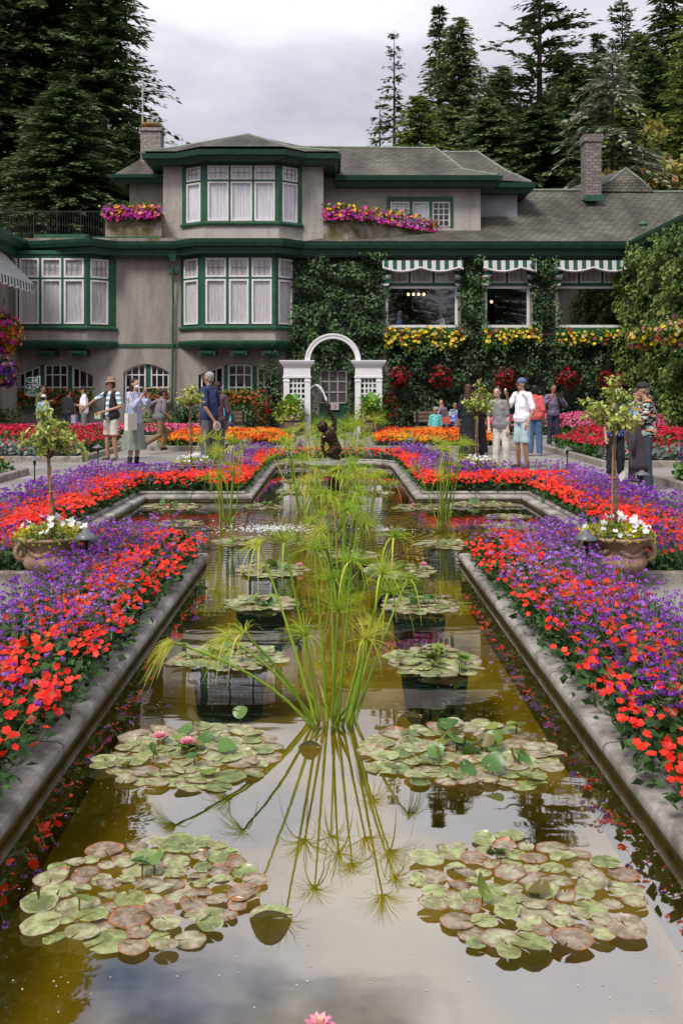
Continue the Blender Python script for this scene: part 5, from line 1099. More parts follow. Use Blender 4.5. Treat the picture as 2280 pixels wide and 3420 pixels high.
# ================================================================ window boxes and hanging baskets
def box_flowers(name, label, x0, x1, Y, z, drop, n, cols, leafcols, group=None, size=.07, up=.25, depth=.3, tn=2.0, leafn=22, par=True):
    t = thing(name, label, 'flower box', ((x0+x1)/2, Y, z), 0, group); w_ = (x1-x0)/2
    if par: b = MB(); b.box((-w_, -.0, -.22), (w_, .28, 0)); b.build('trough', M_gr, t)
    m = n*leafn; b = Bag(); x = rng.uniform(-w_-.1, w_+.1, m); nz = vnoise(x+x0, x*0, 1.7, 3)
    zz = -drop*(.55+.55*nz)*rng.random(m)**1.1+up*rng.random(m); yy = -depth*rng.random(m)**.6+.1
    b.add(inst(LEAF, np.stack([x, yy, zz], 1), rotmats(rdir(m, .5)+np.array([[0, -1, 0]]), rng.normal(PI, .9, m)), rng.uniform(.06, .12, m)), 0)
    b.build('foliage', tmat('boxleaf_'+str(hash(tuple(leafcols)) % 999), leafcols, .55, .25), t)
    x = rng.uniform(-w_-.1, w_+.1, n); nz = vnoise(x+x0, x*0, 1.7, 3); zz = -drop*(.5+.55*nz)*rng.random(n)+up*rng.random(n)*1.1
    c = np.clip(.5+.8*vnoise(x+x0, zz*2, tn, 6)+rng.normal(0, .22, n), 0, .999)
    b = Bag(); nr = rdir(n, .5, .5)+np.array([[0, -1, 0]]); b.add(inst(FLOWER5, np.stack([x, -depth*(.6+.5*rng.random(n)), zz], 1), rotmats(nr, rng.random(n)*6), rng.uniform(.7, 1.25, n)*size, c)); b.build('blossoms', tmat('boxpetal_'+str(hash(tuple(cols)) % 999), cols, .5, .25), t)
    return t
GL = [(.03, .09, .012), (.07, .17, .02), (.15, .27, .04)]
YEL = [(.35, .01, .02), (.3, .38, .12), (.8, .55, .01), (.85, .62, .02), (.8, .5, .01), (.4, .45, .2), (.4, .01, .03)]
zb = WZ(766, 39.6)
box_flowers('window_box', 'window box of yellow flowers under the window with diners', px(888), px(1058), 39.6, zb, 1.05, 150, YEL, GL, 'window boxes under the restaurant windows')
box_flowers('window_box', 'window box of yellow flowers under the narrow middle window', px(1108), px(1232), 39.6, zb, .95, 80, YEL, GL, 'window boxes under the restaurant windows')
box_flowers('window_box', 'sparser yellow window box under the right hand window', px(1275), px(1440), 39.6, zb, 1.05, 75, YEL, GL, 'window boxes under the restaurant windows')
TER = [(.55, .01, .25), (.7, .04, .35), (.6, .02, .28), (.3, .03, .4), (.8, .35, .01), (.85, .5, .01), (.75, .25, .01)]
def terrace_flowers(label, pts, n, Y0):
    t = thing('flower_planting', label, 'flowers', (pts[0][0], pts[0][1], pts[0][2])); o = np.array(pts[0]); P = np.array(pts); seg = rng.integers(0, len(P)-1, n); u = rng.random(n)
    C = P[seg]*(1-u)[:, None]+P[seg+1]*u[:, None]; h = rng.uniform(-.32, .5, n)*(.75+.5*vnoise(seg+u, u*0, 3.1, 5)); Q = C+np.stack([rng.normal(0, .1, n), -.25*rng.random(n)-.05*(h < 0), h], 1)-o
    c = np.clip(.42+.75*h+rng.normal(0, .2, n), 0, .99); keep = rng.random(n) < np.where(h > .3, .5+.5*vnoise(Q[:, 0], h*0, 2, 1), 1); 
    b = Bag(); nr = rdir(n, .6, .6)+np.array([[0, -1, 0]]); b.add(inst(FLOWER5, Q[keep], rotmats(nr[keep], rng.random(keep.sum())*6), rng.uniform(.04, .09, keep.sum()), c[keep])); b.build('blossoms', tmat('terrace_petals', TER, .5, .25), t)
    m = n*3; seg = rng.integers(0, len(P)-1, m); u = rng.random(m); C = P[seg]*(1-u)[:, None]+P[seg+1]*u[:, None]; Q = C+np.stack([rng.normal(0, .1, m), -.15*rng.random(m), rng.uniform(-.3, .42, m)], 1)-o
    b = Bag(); b.add(inst(LEAF, Q, rotmats(rdir(m, .3), rng.random(m)*6), rng.uniform(.06, .13, m))); b.build('foliage', tmat('boxleaf_t', GL, .55, .25), t); return t
zz = WZ(492, 39.9)
terrace_flowers('magenta and yellow flowers on the left mossy parapet beside the upper bay', [(WX(240, 39.8), 39.85, zz), (WX(368, 39.8), 39.85, zz)], 420, 0)
terrace_flowers('long sloping row of magenta, purple and yellow flowers on the right parapet', [(WX(748, 39.8), 39.9, zz-.05), (WX(800, 39.8), 39.85, zz-.02), (WX(900, 41), 41, WZ(505, 41)), (WX(1003, 42.1), 42.1, WZ(526, 42.1))], 640, 0)
def basket(label, c, r, cols, n=200, group=None, lf=GL, flat=1.0, ft=.07, hang=.8):
    t = thing('hanging_basket', label, 'hanging basket', c, 0, group); b = MB(); b.lathe([(.02, -r*.55), (r*.4, -r*.4), (r*.55, -.02), (r*.5, -.02)], 14); b.build('basket', M_twig, t)
    w_ = MB(); [w_.tube([(r*.5*math.cos(a), r*.5*math.sin(a), 0), (0, 0, hang)], .008, 4) for a in (0, 2.1, 4.2)]; w_.build('hanger', MATS['black_iron'], t)
    d = rdir(n*4); d /= np.linalg.norm(d, axis=1, keepdims=True); q = rng.random(n*4)**.35*(1+.5*np.array([noise.noise(Vector(v)*2+Vector(c)) for v in d])); P = d*(q*r)[:, None]*np.array([[1, 1, flat]]); 
    bg_ = Bag(); bg_.add(inst(LEAF, P*.92, rotmats(d+rdir(n*4, 0, .6), rng.random(n*4)*6), rng.uniform(.06, .11, n*4)*r/.4)); bg_.build('foliage', tmat('boxleaf_b%d' % len(MATS), lf, .55, .25), t)
    d = rdir(n); d /= np.linalg.norm(d, axis=1, keepdims=True); P = d*(r*(.7+.35*rng.random(n)+.5*np.array([noise.noise(Vector(v)*2+Vector(c)) for v in d])))[:, None]*np.array([[1, 1, flat]]); P[:, 2] -= .12*r*(rng.random(n) < .3); cc = np.clip(.5+.9*np.array([noise.noise(Vector(v)*2.2/r+Vector(c)) for v in P])+rng.normal(0, .1, n), 0, 1)
    bg_ = Bag(); bg_.add(inst(FLOWER5, P, rotmats(d+rdir(n, 0, .3), rng.random(n)*6), rng.uniform(.7, 1.2, n)*ft, cc)); bg_.build('blossoms', tmat('basketpetal_%d' % len(MATS), cols, .5, .25), t); return t
FU = [(.16, .003, .006), (.30, .006, .012), (.45, .01, .02)]
labs = ['red fuchsia basket just right of the white arch', 'red fuchsia basket below the window with diners', 'red fuchsia basket above the woman with the hair bun', 'dark red fuchsia basket above the man with the phone raised', 'dim red fuchsia basket left of the leafy potted tree', 'dim red fuchsia basket above the leafy potted tree', 'red fuchsia basket above the patterned shirt man', 'bright red fuchsia basket nearest the right edge']
for (x, y, r), lab in zip(((914, 866, .42), (1014, 864, .45), (1161, 868, .42), (1306, 868, .40), (1396, 873, .38), (1431, 873, .38), (1459, 868, .38), (1511, 873, .50)), labs):
    basket(lab, W(x, y, 39.0 if x < 1500 else 37), r, FU if x < 1500 else [(.5, .01, .02), (.7, .02, .03)], 170 if x < 1500 else 420, 'fuchsia baskets hanging on the ivy wall', [(.006, .02, .006), (.02, .05, .012)] if x < 1500 else GL, 1.0, .06)
basket('large yellow, red and magenta hanging basket at the left edge', W(10, 765, 36.5), .62, [(.6, .02, .35), (.7, .03, .4), (.5, .01, .02), (.8, .4, .01), (.85, .5, .02)], 420, None, GL, 1.15, .085, 1.3)
basket('yellow flowering basket hanging on the pale vine above the bright red fuchsias', W(1472, 775, 35.6), .55, YEL[2:]+[(.75, .3, .45)], 200, 'baskets on the pale vine', GL, .8, .07)
basket('yellow and pink flowering basket on the pale vine at the very right edge', W(1545, 765, 32.2), .55, YEL[2:]+[(.75, .3, .45)], 220, 'baskets on the pale vine', GL, .8, .07)
basket('purple hanging basket at the left edge below the yellow one', W(8, 855, 35.5), .50, [(.12, .01, .32), (.2, .03, .42), (.3, .06, .5), (.8, .4, .02)], 420, None, GL, 1.0, .075, .8)
# troughs below the arched windows: orange coleus above trailing green
COL_ = [(.20, .015, .008), (.34, .07, .01), (.38, .13, .015), (.24, .03, .015)]
for (a, b_), lab in (((38, 215), 'trough of orange coleus and trailing creeper under the first arched window'), ((338, 386), 'small trough with red flowers under the second arched window'), ((512, 615), 'trough of orange coleus under the third arched window')):
    t = box_flowers('window_trough', lab, px(a), px(b_), 39.6, WZ(912, 39.6), 1.1 if a != 338 else .5, int(.8*(b_-a)), COL_, [(.05, .10, .012), (.10, .18, .02), (.16, .26, .03)], 'troughs under the arched windows', .065, .42, .22, 1.2, 22)
# ================================================================ conifers and other trees
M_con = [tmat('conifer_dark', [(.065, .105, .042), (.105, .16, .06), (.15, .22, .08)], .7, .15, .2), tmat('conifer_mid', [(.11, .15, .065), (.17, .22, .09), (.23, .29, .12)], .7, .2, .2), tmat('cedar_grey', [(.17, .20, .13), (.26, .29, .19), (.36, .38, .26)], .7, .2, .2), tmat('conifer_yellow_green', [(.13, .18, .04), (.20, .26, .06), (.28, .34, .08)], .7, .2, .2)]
M_bark = mat('conifer_bark', (.035, .025, .02), .95, (.08, .06, .05), 3, .6, 12)
SPRAY = (np.array([(0, 0, 0), (.17, .45, -.03), (0, 1, -.14), (-.17, .45, -.03)], float), np.array([(0, 1, 2, 3)]))
def conifer_meshes(h, rad, whorls, per, sprays, size, droop=.25, start=.12, gap=0, tip=.9, seed=0, lift=.0):
    g = np.random.default_rng(seed); P = []; D = []; S = []; T = []; tr = MB(); tr.tube([(0, 0, -.3), (0, 0, h*.5), (0, 0, h)], [h*.013, h*.008, .02], 8)
    for i in range(whorls):
        u = start+(1-start)*((i+g.random()*.6)/whorls); z = h*u; L_ = rad*(1-u)**tip*(.8+.4*g.random())+.12
        for k in range(per):
            if g.random() < gap: continue
            a = g.random()*6.283; l = L_*g.uniform(.6, 1.12); d = np.array([math.cos(a), math.sin(a), lift+.25*(u-.4)]); d /= np.linalg.norm(d)
            ts = np.linspace(.12, 1, max(3, int(sprays*l/rad)+2)); n_ = len(ts)
            pos = np.array([[0, 0, z]])+d[None]*(l*ts)[:, None]; pos[:, 2] -= droop*l*ts**2; 
            if l > 1.2: tr.tube([tuple(pos[0]), tuple(pos[n_//2]), tuple(pos[-1])], [.04+l*.008, .03, .01], 4, False)
            for sgn in (-1, 0, 1):
                dd = np.tile(d, (n_, 1)); dd[:, 2] -= 2*droop*ts*.6
                sd = np.array([-d[1], d[0], 0])*sgn; dd = dd+sd*g.uniform(.5, 1.0, (n_, 1))+g.normal(0, .16, (n_, 3)); 
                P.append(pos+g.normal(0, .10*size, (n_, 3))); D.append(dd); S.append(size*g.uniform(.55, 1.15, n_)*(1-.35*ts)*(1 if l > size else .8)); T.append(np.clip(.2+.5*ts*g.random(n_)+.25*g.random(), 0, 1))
    P = np.concatenate(P); D = np.concatenate(D); S = np.concatenate(S); T = np.concatenate(T)
    up = np.tile([[0, 0, 1.]], (len(P), 1))+g.normal(0, .45, (len(P), 3))
    V, Fq, t = inst(SPRAY, P, dirmats(D, up), S, T)
    return npmesh('needles', V, [Fq], t), tr.mesh('trunk')
CM = {}
def conifer(key, label, x, Y, ztip, mt, width=1, group='conifers standing behind the house', **kw):
    if key not in CM: CM[key] = conifer_meshes(**kw)
    nm, tm = CM[key]; hh = kw_h[key]
    X = WX(x, Y) if x is not None else 0; t = thing('conifer', label, 'tree', (X, Y, 0), random.random()*6, group); s = ztip/hh; width *= 1.15 if key in ('open', 'spire') else 1; t.scale = (s*width, s*width, s)
    a = nm.copy() if len(nm.materials) and nm.materials[0] != M_con[mt] else nm
    if a is not nm: a.materials.clear()
    link('needles', a, t, None if len(a.materials) else M_con[mt]); 
    tm2 = tm; link('trunk', tm2, t, None if len(tm2.materials) else M_bark); return t
kw_h = {'dense': 30., 'dense2': 30., 'spire': 30., 'open': 30., 'airy': 30., 'cedar': 16.}
dense = dict(h=30., rad=7.5, whorls=90, per=15, sprays=24, size=.72, droop=.28, start=.03, tip=.55, seed=3)
dense2 = dict(h=30., rad=6.5, whorls=80, per=12, sprays=19, size=.72, droop=.2, start=.03, tip=.62, seed=5)
spire = dict(h=30., rad=4.6, whorls=66, per=9, sprays=13, size=.75, droop=.3, start=.1, tip=.85, gap=.12, seed=8)
opn = dict(h=30., rad=6.6, whorls=54, per=7, sprays=19, size=.75, droop=.12, start=.12, tip=.6, gap=.18, seed=13, lift=.12)
airy = dict(h=30., rad=5.0, whorls=34, per=5, sprays=10, size=.85, droop=.18, start=.1, tip=.8, gap=.1, seed=21)
cedar = dict(h=16., rad=5.6, whorls=30, per=8, sprays=30, size=.55, droop=.5, start=.1, tip=.6, gap=.2, seed=34)
# the big dark tree on the left
def zt2(y, Y): return WZ(y, Y)
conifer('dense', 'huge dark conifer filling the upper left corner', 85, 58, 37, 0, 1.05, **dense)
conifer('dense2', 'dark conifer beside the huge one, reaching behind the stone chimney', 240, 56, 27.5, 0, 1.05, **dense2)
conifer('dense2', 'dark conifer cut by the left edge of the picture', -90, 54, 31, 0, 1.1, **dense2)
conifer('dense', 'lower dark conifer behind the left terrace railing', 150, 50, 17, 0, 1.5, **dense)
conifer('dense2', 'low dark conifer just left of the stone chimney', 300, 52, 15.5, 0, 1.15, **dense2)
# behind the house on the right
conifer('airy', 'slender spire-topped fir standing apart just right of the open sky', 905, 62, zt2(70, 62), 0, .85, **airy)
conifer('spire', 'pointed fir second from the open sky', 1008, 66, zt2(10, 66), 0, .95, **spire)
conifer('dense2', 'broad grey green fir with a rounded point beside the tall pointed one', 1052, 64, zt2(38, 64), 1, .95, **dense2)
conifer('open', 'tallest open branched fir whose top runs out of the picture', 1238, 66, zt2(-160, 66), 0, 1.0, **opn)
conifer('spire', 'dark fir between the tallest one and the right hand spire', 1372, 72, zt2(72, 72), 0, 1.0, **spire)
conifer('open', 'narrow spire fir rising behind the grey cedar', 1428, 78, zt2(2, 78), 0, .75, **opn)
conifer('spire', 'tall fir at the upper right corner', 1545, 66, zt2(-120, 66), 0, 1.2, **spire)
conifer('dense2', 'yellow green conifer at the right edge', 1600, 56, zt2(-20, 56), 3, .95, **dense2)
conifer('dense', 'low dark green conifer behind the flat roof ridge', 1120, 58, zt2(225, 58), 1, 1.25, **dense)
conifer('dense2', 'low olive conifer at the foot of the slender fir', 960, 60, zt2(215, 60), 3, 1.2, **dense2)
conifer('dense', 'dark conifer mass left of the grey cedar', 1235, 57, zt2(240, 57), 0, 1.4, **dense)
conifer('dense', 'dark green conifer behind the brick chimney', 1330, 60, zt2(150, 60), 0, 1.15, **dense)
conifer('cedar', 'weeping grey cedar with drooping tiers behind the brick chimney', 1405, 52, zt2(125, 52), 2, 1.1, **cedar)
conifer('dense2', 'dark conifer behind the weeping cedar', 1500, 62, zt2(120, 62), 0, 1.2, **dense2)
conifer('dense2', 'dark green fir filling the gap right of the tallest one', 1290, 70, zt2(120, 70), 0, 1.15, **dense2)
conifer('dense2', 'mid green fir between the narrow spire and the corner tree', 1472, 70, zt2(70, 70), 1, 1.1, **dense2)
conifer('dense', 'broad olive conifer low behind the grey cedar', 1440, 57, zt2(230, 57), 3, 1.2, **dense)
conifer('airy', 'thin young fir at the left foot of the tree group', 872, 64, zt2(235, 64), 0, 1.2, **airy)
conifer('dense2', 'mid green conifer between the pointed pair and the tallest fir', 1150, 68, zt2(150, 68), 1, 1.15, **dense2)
# trees at the viewer's back, seen only mirrored in the windows
for i, (X, Y, z) in enumerate(((-16, -42, 24), (-5, -48, 20), (9, -40, 30), (20, -46, 32), (33, -40, 30), (-34, -44, 26))):
    t = conifer(('spire', 'dense2')[i % 2], 'conifer on the garden side opposite the house, number %s from its west end' % ('one two three four five six'.split()[i]), None, Y, z, 0, .9, group='conifers opposite the house', **(spire if i % 2 == 0 else dense2)); t.location.x = X; t.scale[0] *= 1.5; t.scale[1] *= 1.5
# round leafed maple turning yellow
def broadleaf(label, x, y, Y, r, n, cols, h0=0):
    c = W(x, y, Y); t = thing('maple_tree', label, 'tree', (c[0], Y, 0)); cl = [(rng.normal(0, 1, 3)*np.array([r*.55, r*.4, r*.4])) for _ in range(16)]; P = []
    for q in cl: k = n//16; d = rdir(k); d /= np.linalg.norm(d, axis=1, keepdims=True); P.append(q+d*(rng.random(k)**.4*r*.42)[:, None])
    P = np.concatenate(P); P[:, 2] += c[2]; b = Bag(); m = len(P); b.add(inst(LEAF, P, rotmats(rdir(m, .8), rng.random(m)*6), rng.uniform(.25, .45, m))); b.build('crown', tmat('maple_leaves', cols, .6, .3), t)
    s = MB(); s.tube([(0, 0, 0), (0, 0, c[2]-r*.3)], [.25, .12], 8); [s.tube([(0, 0, c[2]-r*.6), tuple(q+np.array([0, 0, c[2]]))], [.09, .03], 5) for q in cl[:8]]; s.build('trunk', M_bark, t); return t
broadleaf('yellowing broadleaf tree rising behind the right roof ridge', 1512, 412, 51, 1.9, 1500, [(.10, .14, .03), (.25, .28, .06), (.4, .36, .08), (.35, .12, .05)])
broadleaf('small yellow green tree behind the brick chimney', 1405, 425, 50.5, .8, 500, [(.12, .15, .03), (.28, .3, .07), (.4, .36, .08)])
# ================================================================ fountain
M_brz = mat('wet_bronze', (.018, .011, .007), .25, (.075, .042, .018), 9, .5, 40, metal=.75, spec=.6, contrast=.22)
M_fst = mat('fountain_stone', (.14, .13, .11), .8, (.30, .28, .25), 10, .5, 50)
FX, FY = 0.0, 13.4
def S_(x, y, dy=0):
    X = ((1020+x/8.4)*.6877-X0)/171.0; Z = H-((1280+y/8.4)*.6877-YH)/171.0; return (X-FX, dy, Z)
ft = thing('fountain', 'bronze boy fountain on a round dish, arm raised holding a spouting fish', 'fountain', (FX, FY, 0))
b = MB(); b.lathe([(.03, .60), (.10, .61), (.22, .635), (.33, .668), (.37, .69), (.375, .705), (.355, .71), (.32, .69), (.15, .665), (.02, .66)], 40, (0.0, 0, 0)); b.build('dish', M_fst, ft, True)
b = MB(); b.lathe([(.30, -.58), (.30, -.13), (.24, -.09), (.16, -.02), (.085, .06), (.07, .2), (.09, .3), (.075, .42), (.06, .52), (.11, .60), (.10, .62)], 20); b.build('pedestal', M_brz, ft, True)
rk = MB()
for i in range(9): a = i*.7; rk.ball((.2*math.cos(a), .2*math.sin(a), -.10), (.12, .1, .09), 8, 6)
me = remesh(rk, .02, 2); jitter(me, .03, 14); link('rock_base', me, ft, mat('rock', (.05, .045, .04), .8, (.14, .12, .10), 8, .6), True)
class FatMB(MB):
    def capsule(s, p, q, a, b, n=10): return MB.capsule(s, p, q, a*1.22, b*1.22, n)
bd = FatMB()
hd = S_(475, 1210, -.02); bd.ball(hd, (.070, .078, .080), 14, 10); bd.ball((hd[0]-.02, hd[1]-.03, hd[2]-.03), (.042, .045, .045), 10, 8)   # skull and face turned down
for q in range(16):
    a = rng.random()*6.3; e_ = rng.random()*1.2; bd.ball((hd[0]+.06*math.cos(a)*math.cos(e_), hd[1]+.06*math.sin(a)*math.cos(e_)+.01, hd[2]+.062*math.sin(e_)), .016, 6, 5)
sR, sL = S_(785, 1290, .02), S_(510, 1530, -.02); ch_ = S_(650, 1450, 0); wa = S_(800, 1700, .02); hp_ = S_(850, 1860, .03)
bd.capsule(S_(600, 1380, -.01), hd, .030, .032); bd.capsule(sR, sL, .040, .036); bd.capsule(ch_, wa, .066, .058); bd.capsule(S_(720, 1420, 0), wa, .058, .056); bd.capsule(wa, hp_, .060, .072)
el_, wr_ = S_(815, 1050, .02), S_(690, 800, .0)
bd.capsule(sR, el_, .032, .025); bd.capsule(el_, wr_, .025, .017); bd.ball(S_(650, 700), (.022, .02, .028), 8, 6)
e2, w2_ = S_(480, 1790, -.04), S_(540, 2010, -.05); bd.capsule(sL, e2, .030, .023); bd.capsule(e2, w2_, .023, .016); bd.ball(S_(550, 2050, -.05), (.02, .018, .026), 8, 6)
kn = S_(640, 1960, -.10); bd.capsule(hp_, kn, .062, .040); bd.capsule(kn, S_(850, 2080, -.02), .036, .026); bd.capsule(S_(880, 1900, .06), S_(720, 2040, .05), .055, .036); bd.capsule(S_(720, 2040, .05), S_(930, 2110, .10), .034, .022)
for q in range(26):                                    # wet curls and weed running down the back
    u = q/25; c = S_(600+330*u+rng.normal(0, 25), 1280+620*u, .045+.02*rng.random()); bd.ball(c, rng.uniform(.014, .026), 6, 5)
me = remesh(bd, .0085, 2); jitter(me, .009, 40); bo = link('bronze_boy', me, ft, M_brz, True)
fg = MB()
for k in range(4): p = S_(620+22*k, 650, -.012); fg.tube([p, S_(612+24*k, 600, -.024), S_(606+26*k, 565, -.012)], [.0065, .006, .004], 6)
fg.tube([S_(690, 700), S_(700, 640, -.02), S_(670, 600, -.025)], [.007, .006, .004], 6); fg.build('fingers', M_brz, bo, True)
fs = MB(); pts = [S_(585, 520), S_(600, 590), S_(620, 680), S_(650, 780), S_(672, 860), S_(610, 930), S_(520, 990), S_(478, 1050)]
fs.tube(pts, [.016, .028, .032, .026, .018, .013, .010, .006], 10); fs.ball(pts[1], (.03, .026, .034), 10, 8)
fs.add([S_(560, 530), S_(520, 510), S_(540, 560), S_(610, 520, .01), S_(645, 470, .01), S_(640, 540, .01), S_(478, 1050), S_(455, 1090), S_(430, 1040), S_(540, 660), S_(495, 700), S_(545, 720)], [(0, 1, 2), (3, 4, 5), (6, 7, 8), (9, 10, 11)]); fs.build('fish', M_brz, ft, True)
# water
M_wd = bpy.data.materials.new('clear_water_drops'); t_ = nt(M_wd); o_ = N(t_, 'ShaderNodeOutputMaterial'); p_ = N(t_, 'ShaderNodeBsdfPrincipled'); p_.inputs['Base Color'].default_value = (.85, .9, .92, 1); p_.inputs['Roughness'].default_value = .05; p_.inputs['Transmission Weight'].default_value = .25; p_.inputs['IOR'].default_value = 1.33; L(t_, p_, 0, o_, 0)
j = thing('water_jet', 'arc of water spouting from the bronze fish and breaking into drops', 'water jet', (FX, FY, 0)); m = MB()
ap = S_(300, 62); st_ = S_(592, 500); kk = (ap[2]-st_[2])/(st_[0]-ap[0])**2
pts = [(ap[0]+(st_[0]-ap[0])*(1-u), 0, ap[2]-kk*((st_[0]-ap[0])*(1-u))**2) for u in np.linspace(0, 1.0, 22)]
m.tube([(p[0]+rng.normal(0, .0015), -.005, p[2]+rng.normal(0, .0015)) for p in pts], [.011+.006*rng.random() for _ in pts], 7)
m.build('stream', M_wd, j, True); m = MB()
kl = 7.0
for i in range(150):
    dx_ = rng.random()**.75*.52; z = ap[2]-kl*dx_*dx_; n_ = .006+.018*dx_
    if z < WZL+.02: continue
    m.ball((ap[0]-dx_+rng.normal(0, n_), -.005-.3*dx_+rng.normal(0, n_), z+rng.normal(0, n_)), (rng.uniform(.0025, .0055),)*2+(rng.uniform(.004, .011),), 6, 5)
for p in pts[6:]:
    for q in range(3): m.ball((p[0]+rng.normal(0, .01), rng.normal(0, .008), p[2]+rng.normal(0, .01)), rng.uniform(.003, .006), 6, 5)
for i in range(26): m.ball((rng.uniform(-.32, .0), rng.normal(0, .05), rng.uniform(1.2, 1.72)), rng.uniform(.0015, .003), 5, 4)
m.build('droplets', M_wd, j, True)['kind'] = 'stuff'
foam = MB()
def splash(label, cx, cy, r, n):
    m = MB()
    for i in range(n):
        a = rng.random()*6.3; q = abs(rng.normal(0, .55))*r; s_ = rng.uniform(.003, .010); m.ball((cx+q*1.7*math.cos(a), cy+q*math.sin(a), WZL+.001+(.05*rng.random() if rng.random() < .06 else 0)), (s_*1.5, s_, s_*.35), 5, 4)
    o = m.build('splash', mat('foam_bubbles', (.75, .78, .8), .3), None); return tag(o, label, 'splash', kind='stuff')
splash('white bubbles where the water jet lands left of the fountain', -.80, 13.0, .55, 620)
splash('small patch of white bubbles right of the fountain', .66, 12.9, .22, 150)
# ================================================================ urns with small trees
M_ter = mat('weathered_terracotta', (.14, .075, .045), .85, (.42, .27, .18), 6, .5, 30, detail=9, contrast=.2)
M_cream = tmat('petunia_petals', [(.75, .75, .72), (.85, .85, .82)], .5, .3)
M_gold = tmat('golden_leaves', [(.12, .2, .02), (.35, .38, .03), (.6, .52, .04)], .55, .3)
M_cot = tmat('variegated_leaves', [(.14, .22, .03), (.32, .40, .06), (.52, .55, .13), (.62, .62, .26)], .55, .3)
def urn(label, X, Y, rim_z, R=.285, rz=0.4):
    t = thing('garden_urn', label, 'urn', (X, Y, 0), rz, 'terracotta urns at the pool corners'); s = rim_z/.46
    prof = [(.18, 0), (.18, .035), (.165, .05), (.15, .055), (.09, .085), (.075, .105), (.09, .12), (.15, .135), (.215, .175), (.24, .225), (.232, .27), (.20, .30), (.195, .32), (.215, .37), (.255, .415), (.285, .43), (.29, .445), (.28, .46), (.245, .455), (.23, .42)]
    fl = lambda i, a: (.045*abs(math.sin(a*10)) if 7 <= i <= 11 else 0)
    b = MB(); b.lathe([(r*R/.285, z*s) for r, z in prof], 80, flute=fl); bowl = b.build('bowl', M_ter, t, True)
    g = MB()
    for k in range(4):
        for q in range(13):
            a = k*PI/2+PI/4+(q-6)*.085; z = (.345-.045*math.cos((q-6)/6*PI/2))*s; g.ball((.212*math.cos(a)*R/.285, .212*math.sin(a)*R/.285, z), (.022, .022, .018+.008*(q % 2)), 7, 6)
    g.build('garland', M_ter, bowl, True)
    for sg in (0, PI):
        h_ = MB(); pts = []
        for q in range(15):
            u = q/14; th = 2.3-u*5.2; rr = .075*(1-.25*u); pts.append((.245+rr*math.cos(th)*.9, 0, (.325+rr*1.1*math.sin(th))*s))
        pts = [(math.cos(sg)*p[0]*R/.285, 0, p[2]) for p in pts]; h_.tube(pts, [.024-.008*q/14 for q in range(15)], 8); h_.ball((math.cos(sg)*.262, 0, .31*s), (.03, .02, .035), 8, 6); h_.build('handle', M_ter, t, True)
    b = MB(); b.lathe([(.0001, .43*s), (.235*R/.285, .43*s)], 24, cap=False); b.build('potting_soil', M_soil, t); return t
def urn_flowers(label, X, Y, z, r=.29, n=34):
    t = thing('petunias', label, 'flowers', (X, Y, z), 0, 'petunias and golden foliage filling the urns'); b = Bag(); m = 900
    a = rng.random(m)*6.3; q = np.sqrt(rng.random(m))*r; h = (.10*(1-(q/r)**2)+.05)*rng.random(m)**.5
    P = np.stack([q*np.cos(a)*1.1, q*np.sin(a)*1.05, h-.03*(q > r*.92)], 1); tn = np.clip(.4+1.2*vnoise(P[:, 0]+X, P[:, 1], 7, 3)+rng.normal(0, .2, m), 0, 1)
    b.add(inst(LEAF, P, rotmats(rdir(m, .8), rng.random(m)*6), rng.uniform(.022, .042, m), tn)); b.build('golden_foliage', M_gold, t)
    a = rng.random(n)*6.3; q = np.sqrt(rng.random(n))*r*1.0; P = np.stack([q*np.cos(a), q*np.sin(a), .14*(1-(q/r)**2)+.035+rng.random(n)*.04], 1); TR = (FLOWER5[0]*np.array([1, 1, 1])+np.array([[0, 0, .0]])+(FLOWER5[0][:, :1]**2+FLOWER5[0][:, 1:2]**2)*np.array([[0, 0, .35]]), FLOWER5[1])
    nr = rdir(n, .8, .5); nr[:, 1] -= .6; RR = rotmats(nr, rng.random(n)*6); SS = rng.uniform(.022, .033, n)
    for q in range(n): link('bloom', npmesh('bloom', *(lambda r: (r[0], [r[1]], r[2]))(inst(TR, P[q:q+1], RR[q:q+1], SS[q:q+1]))), t, M_cream)
    return t
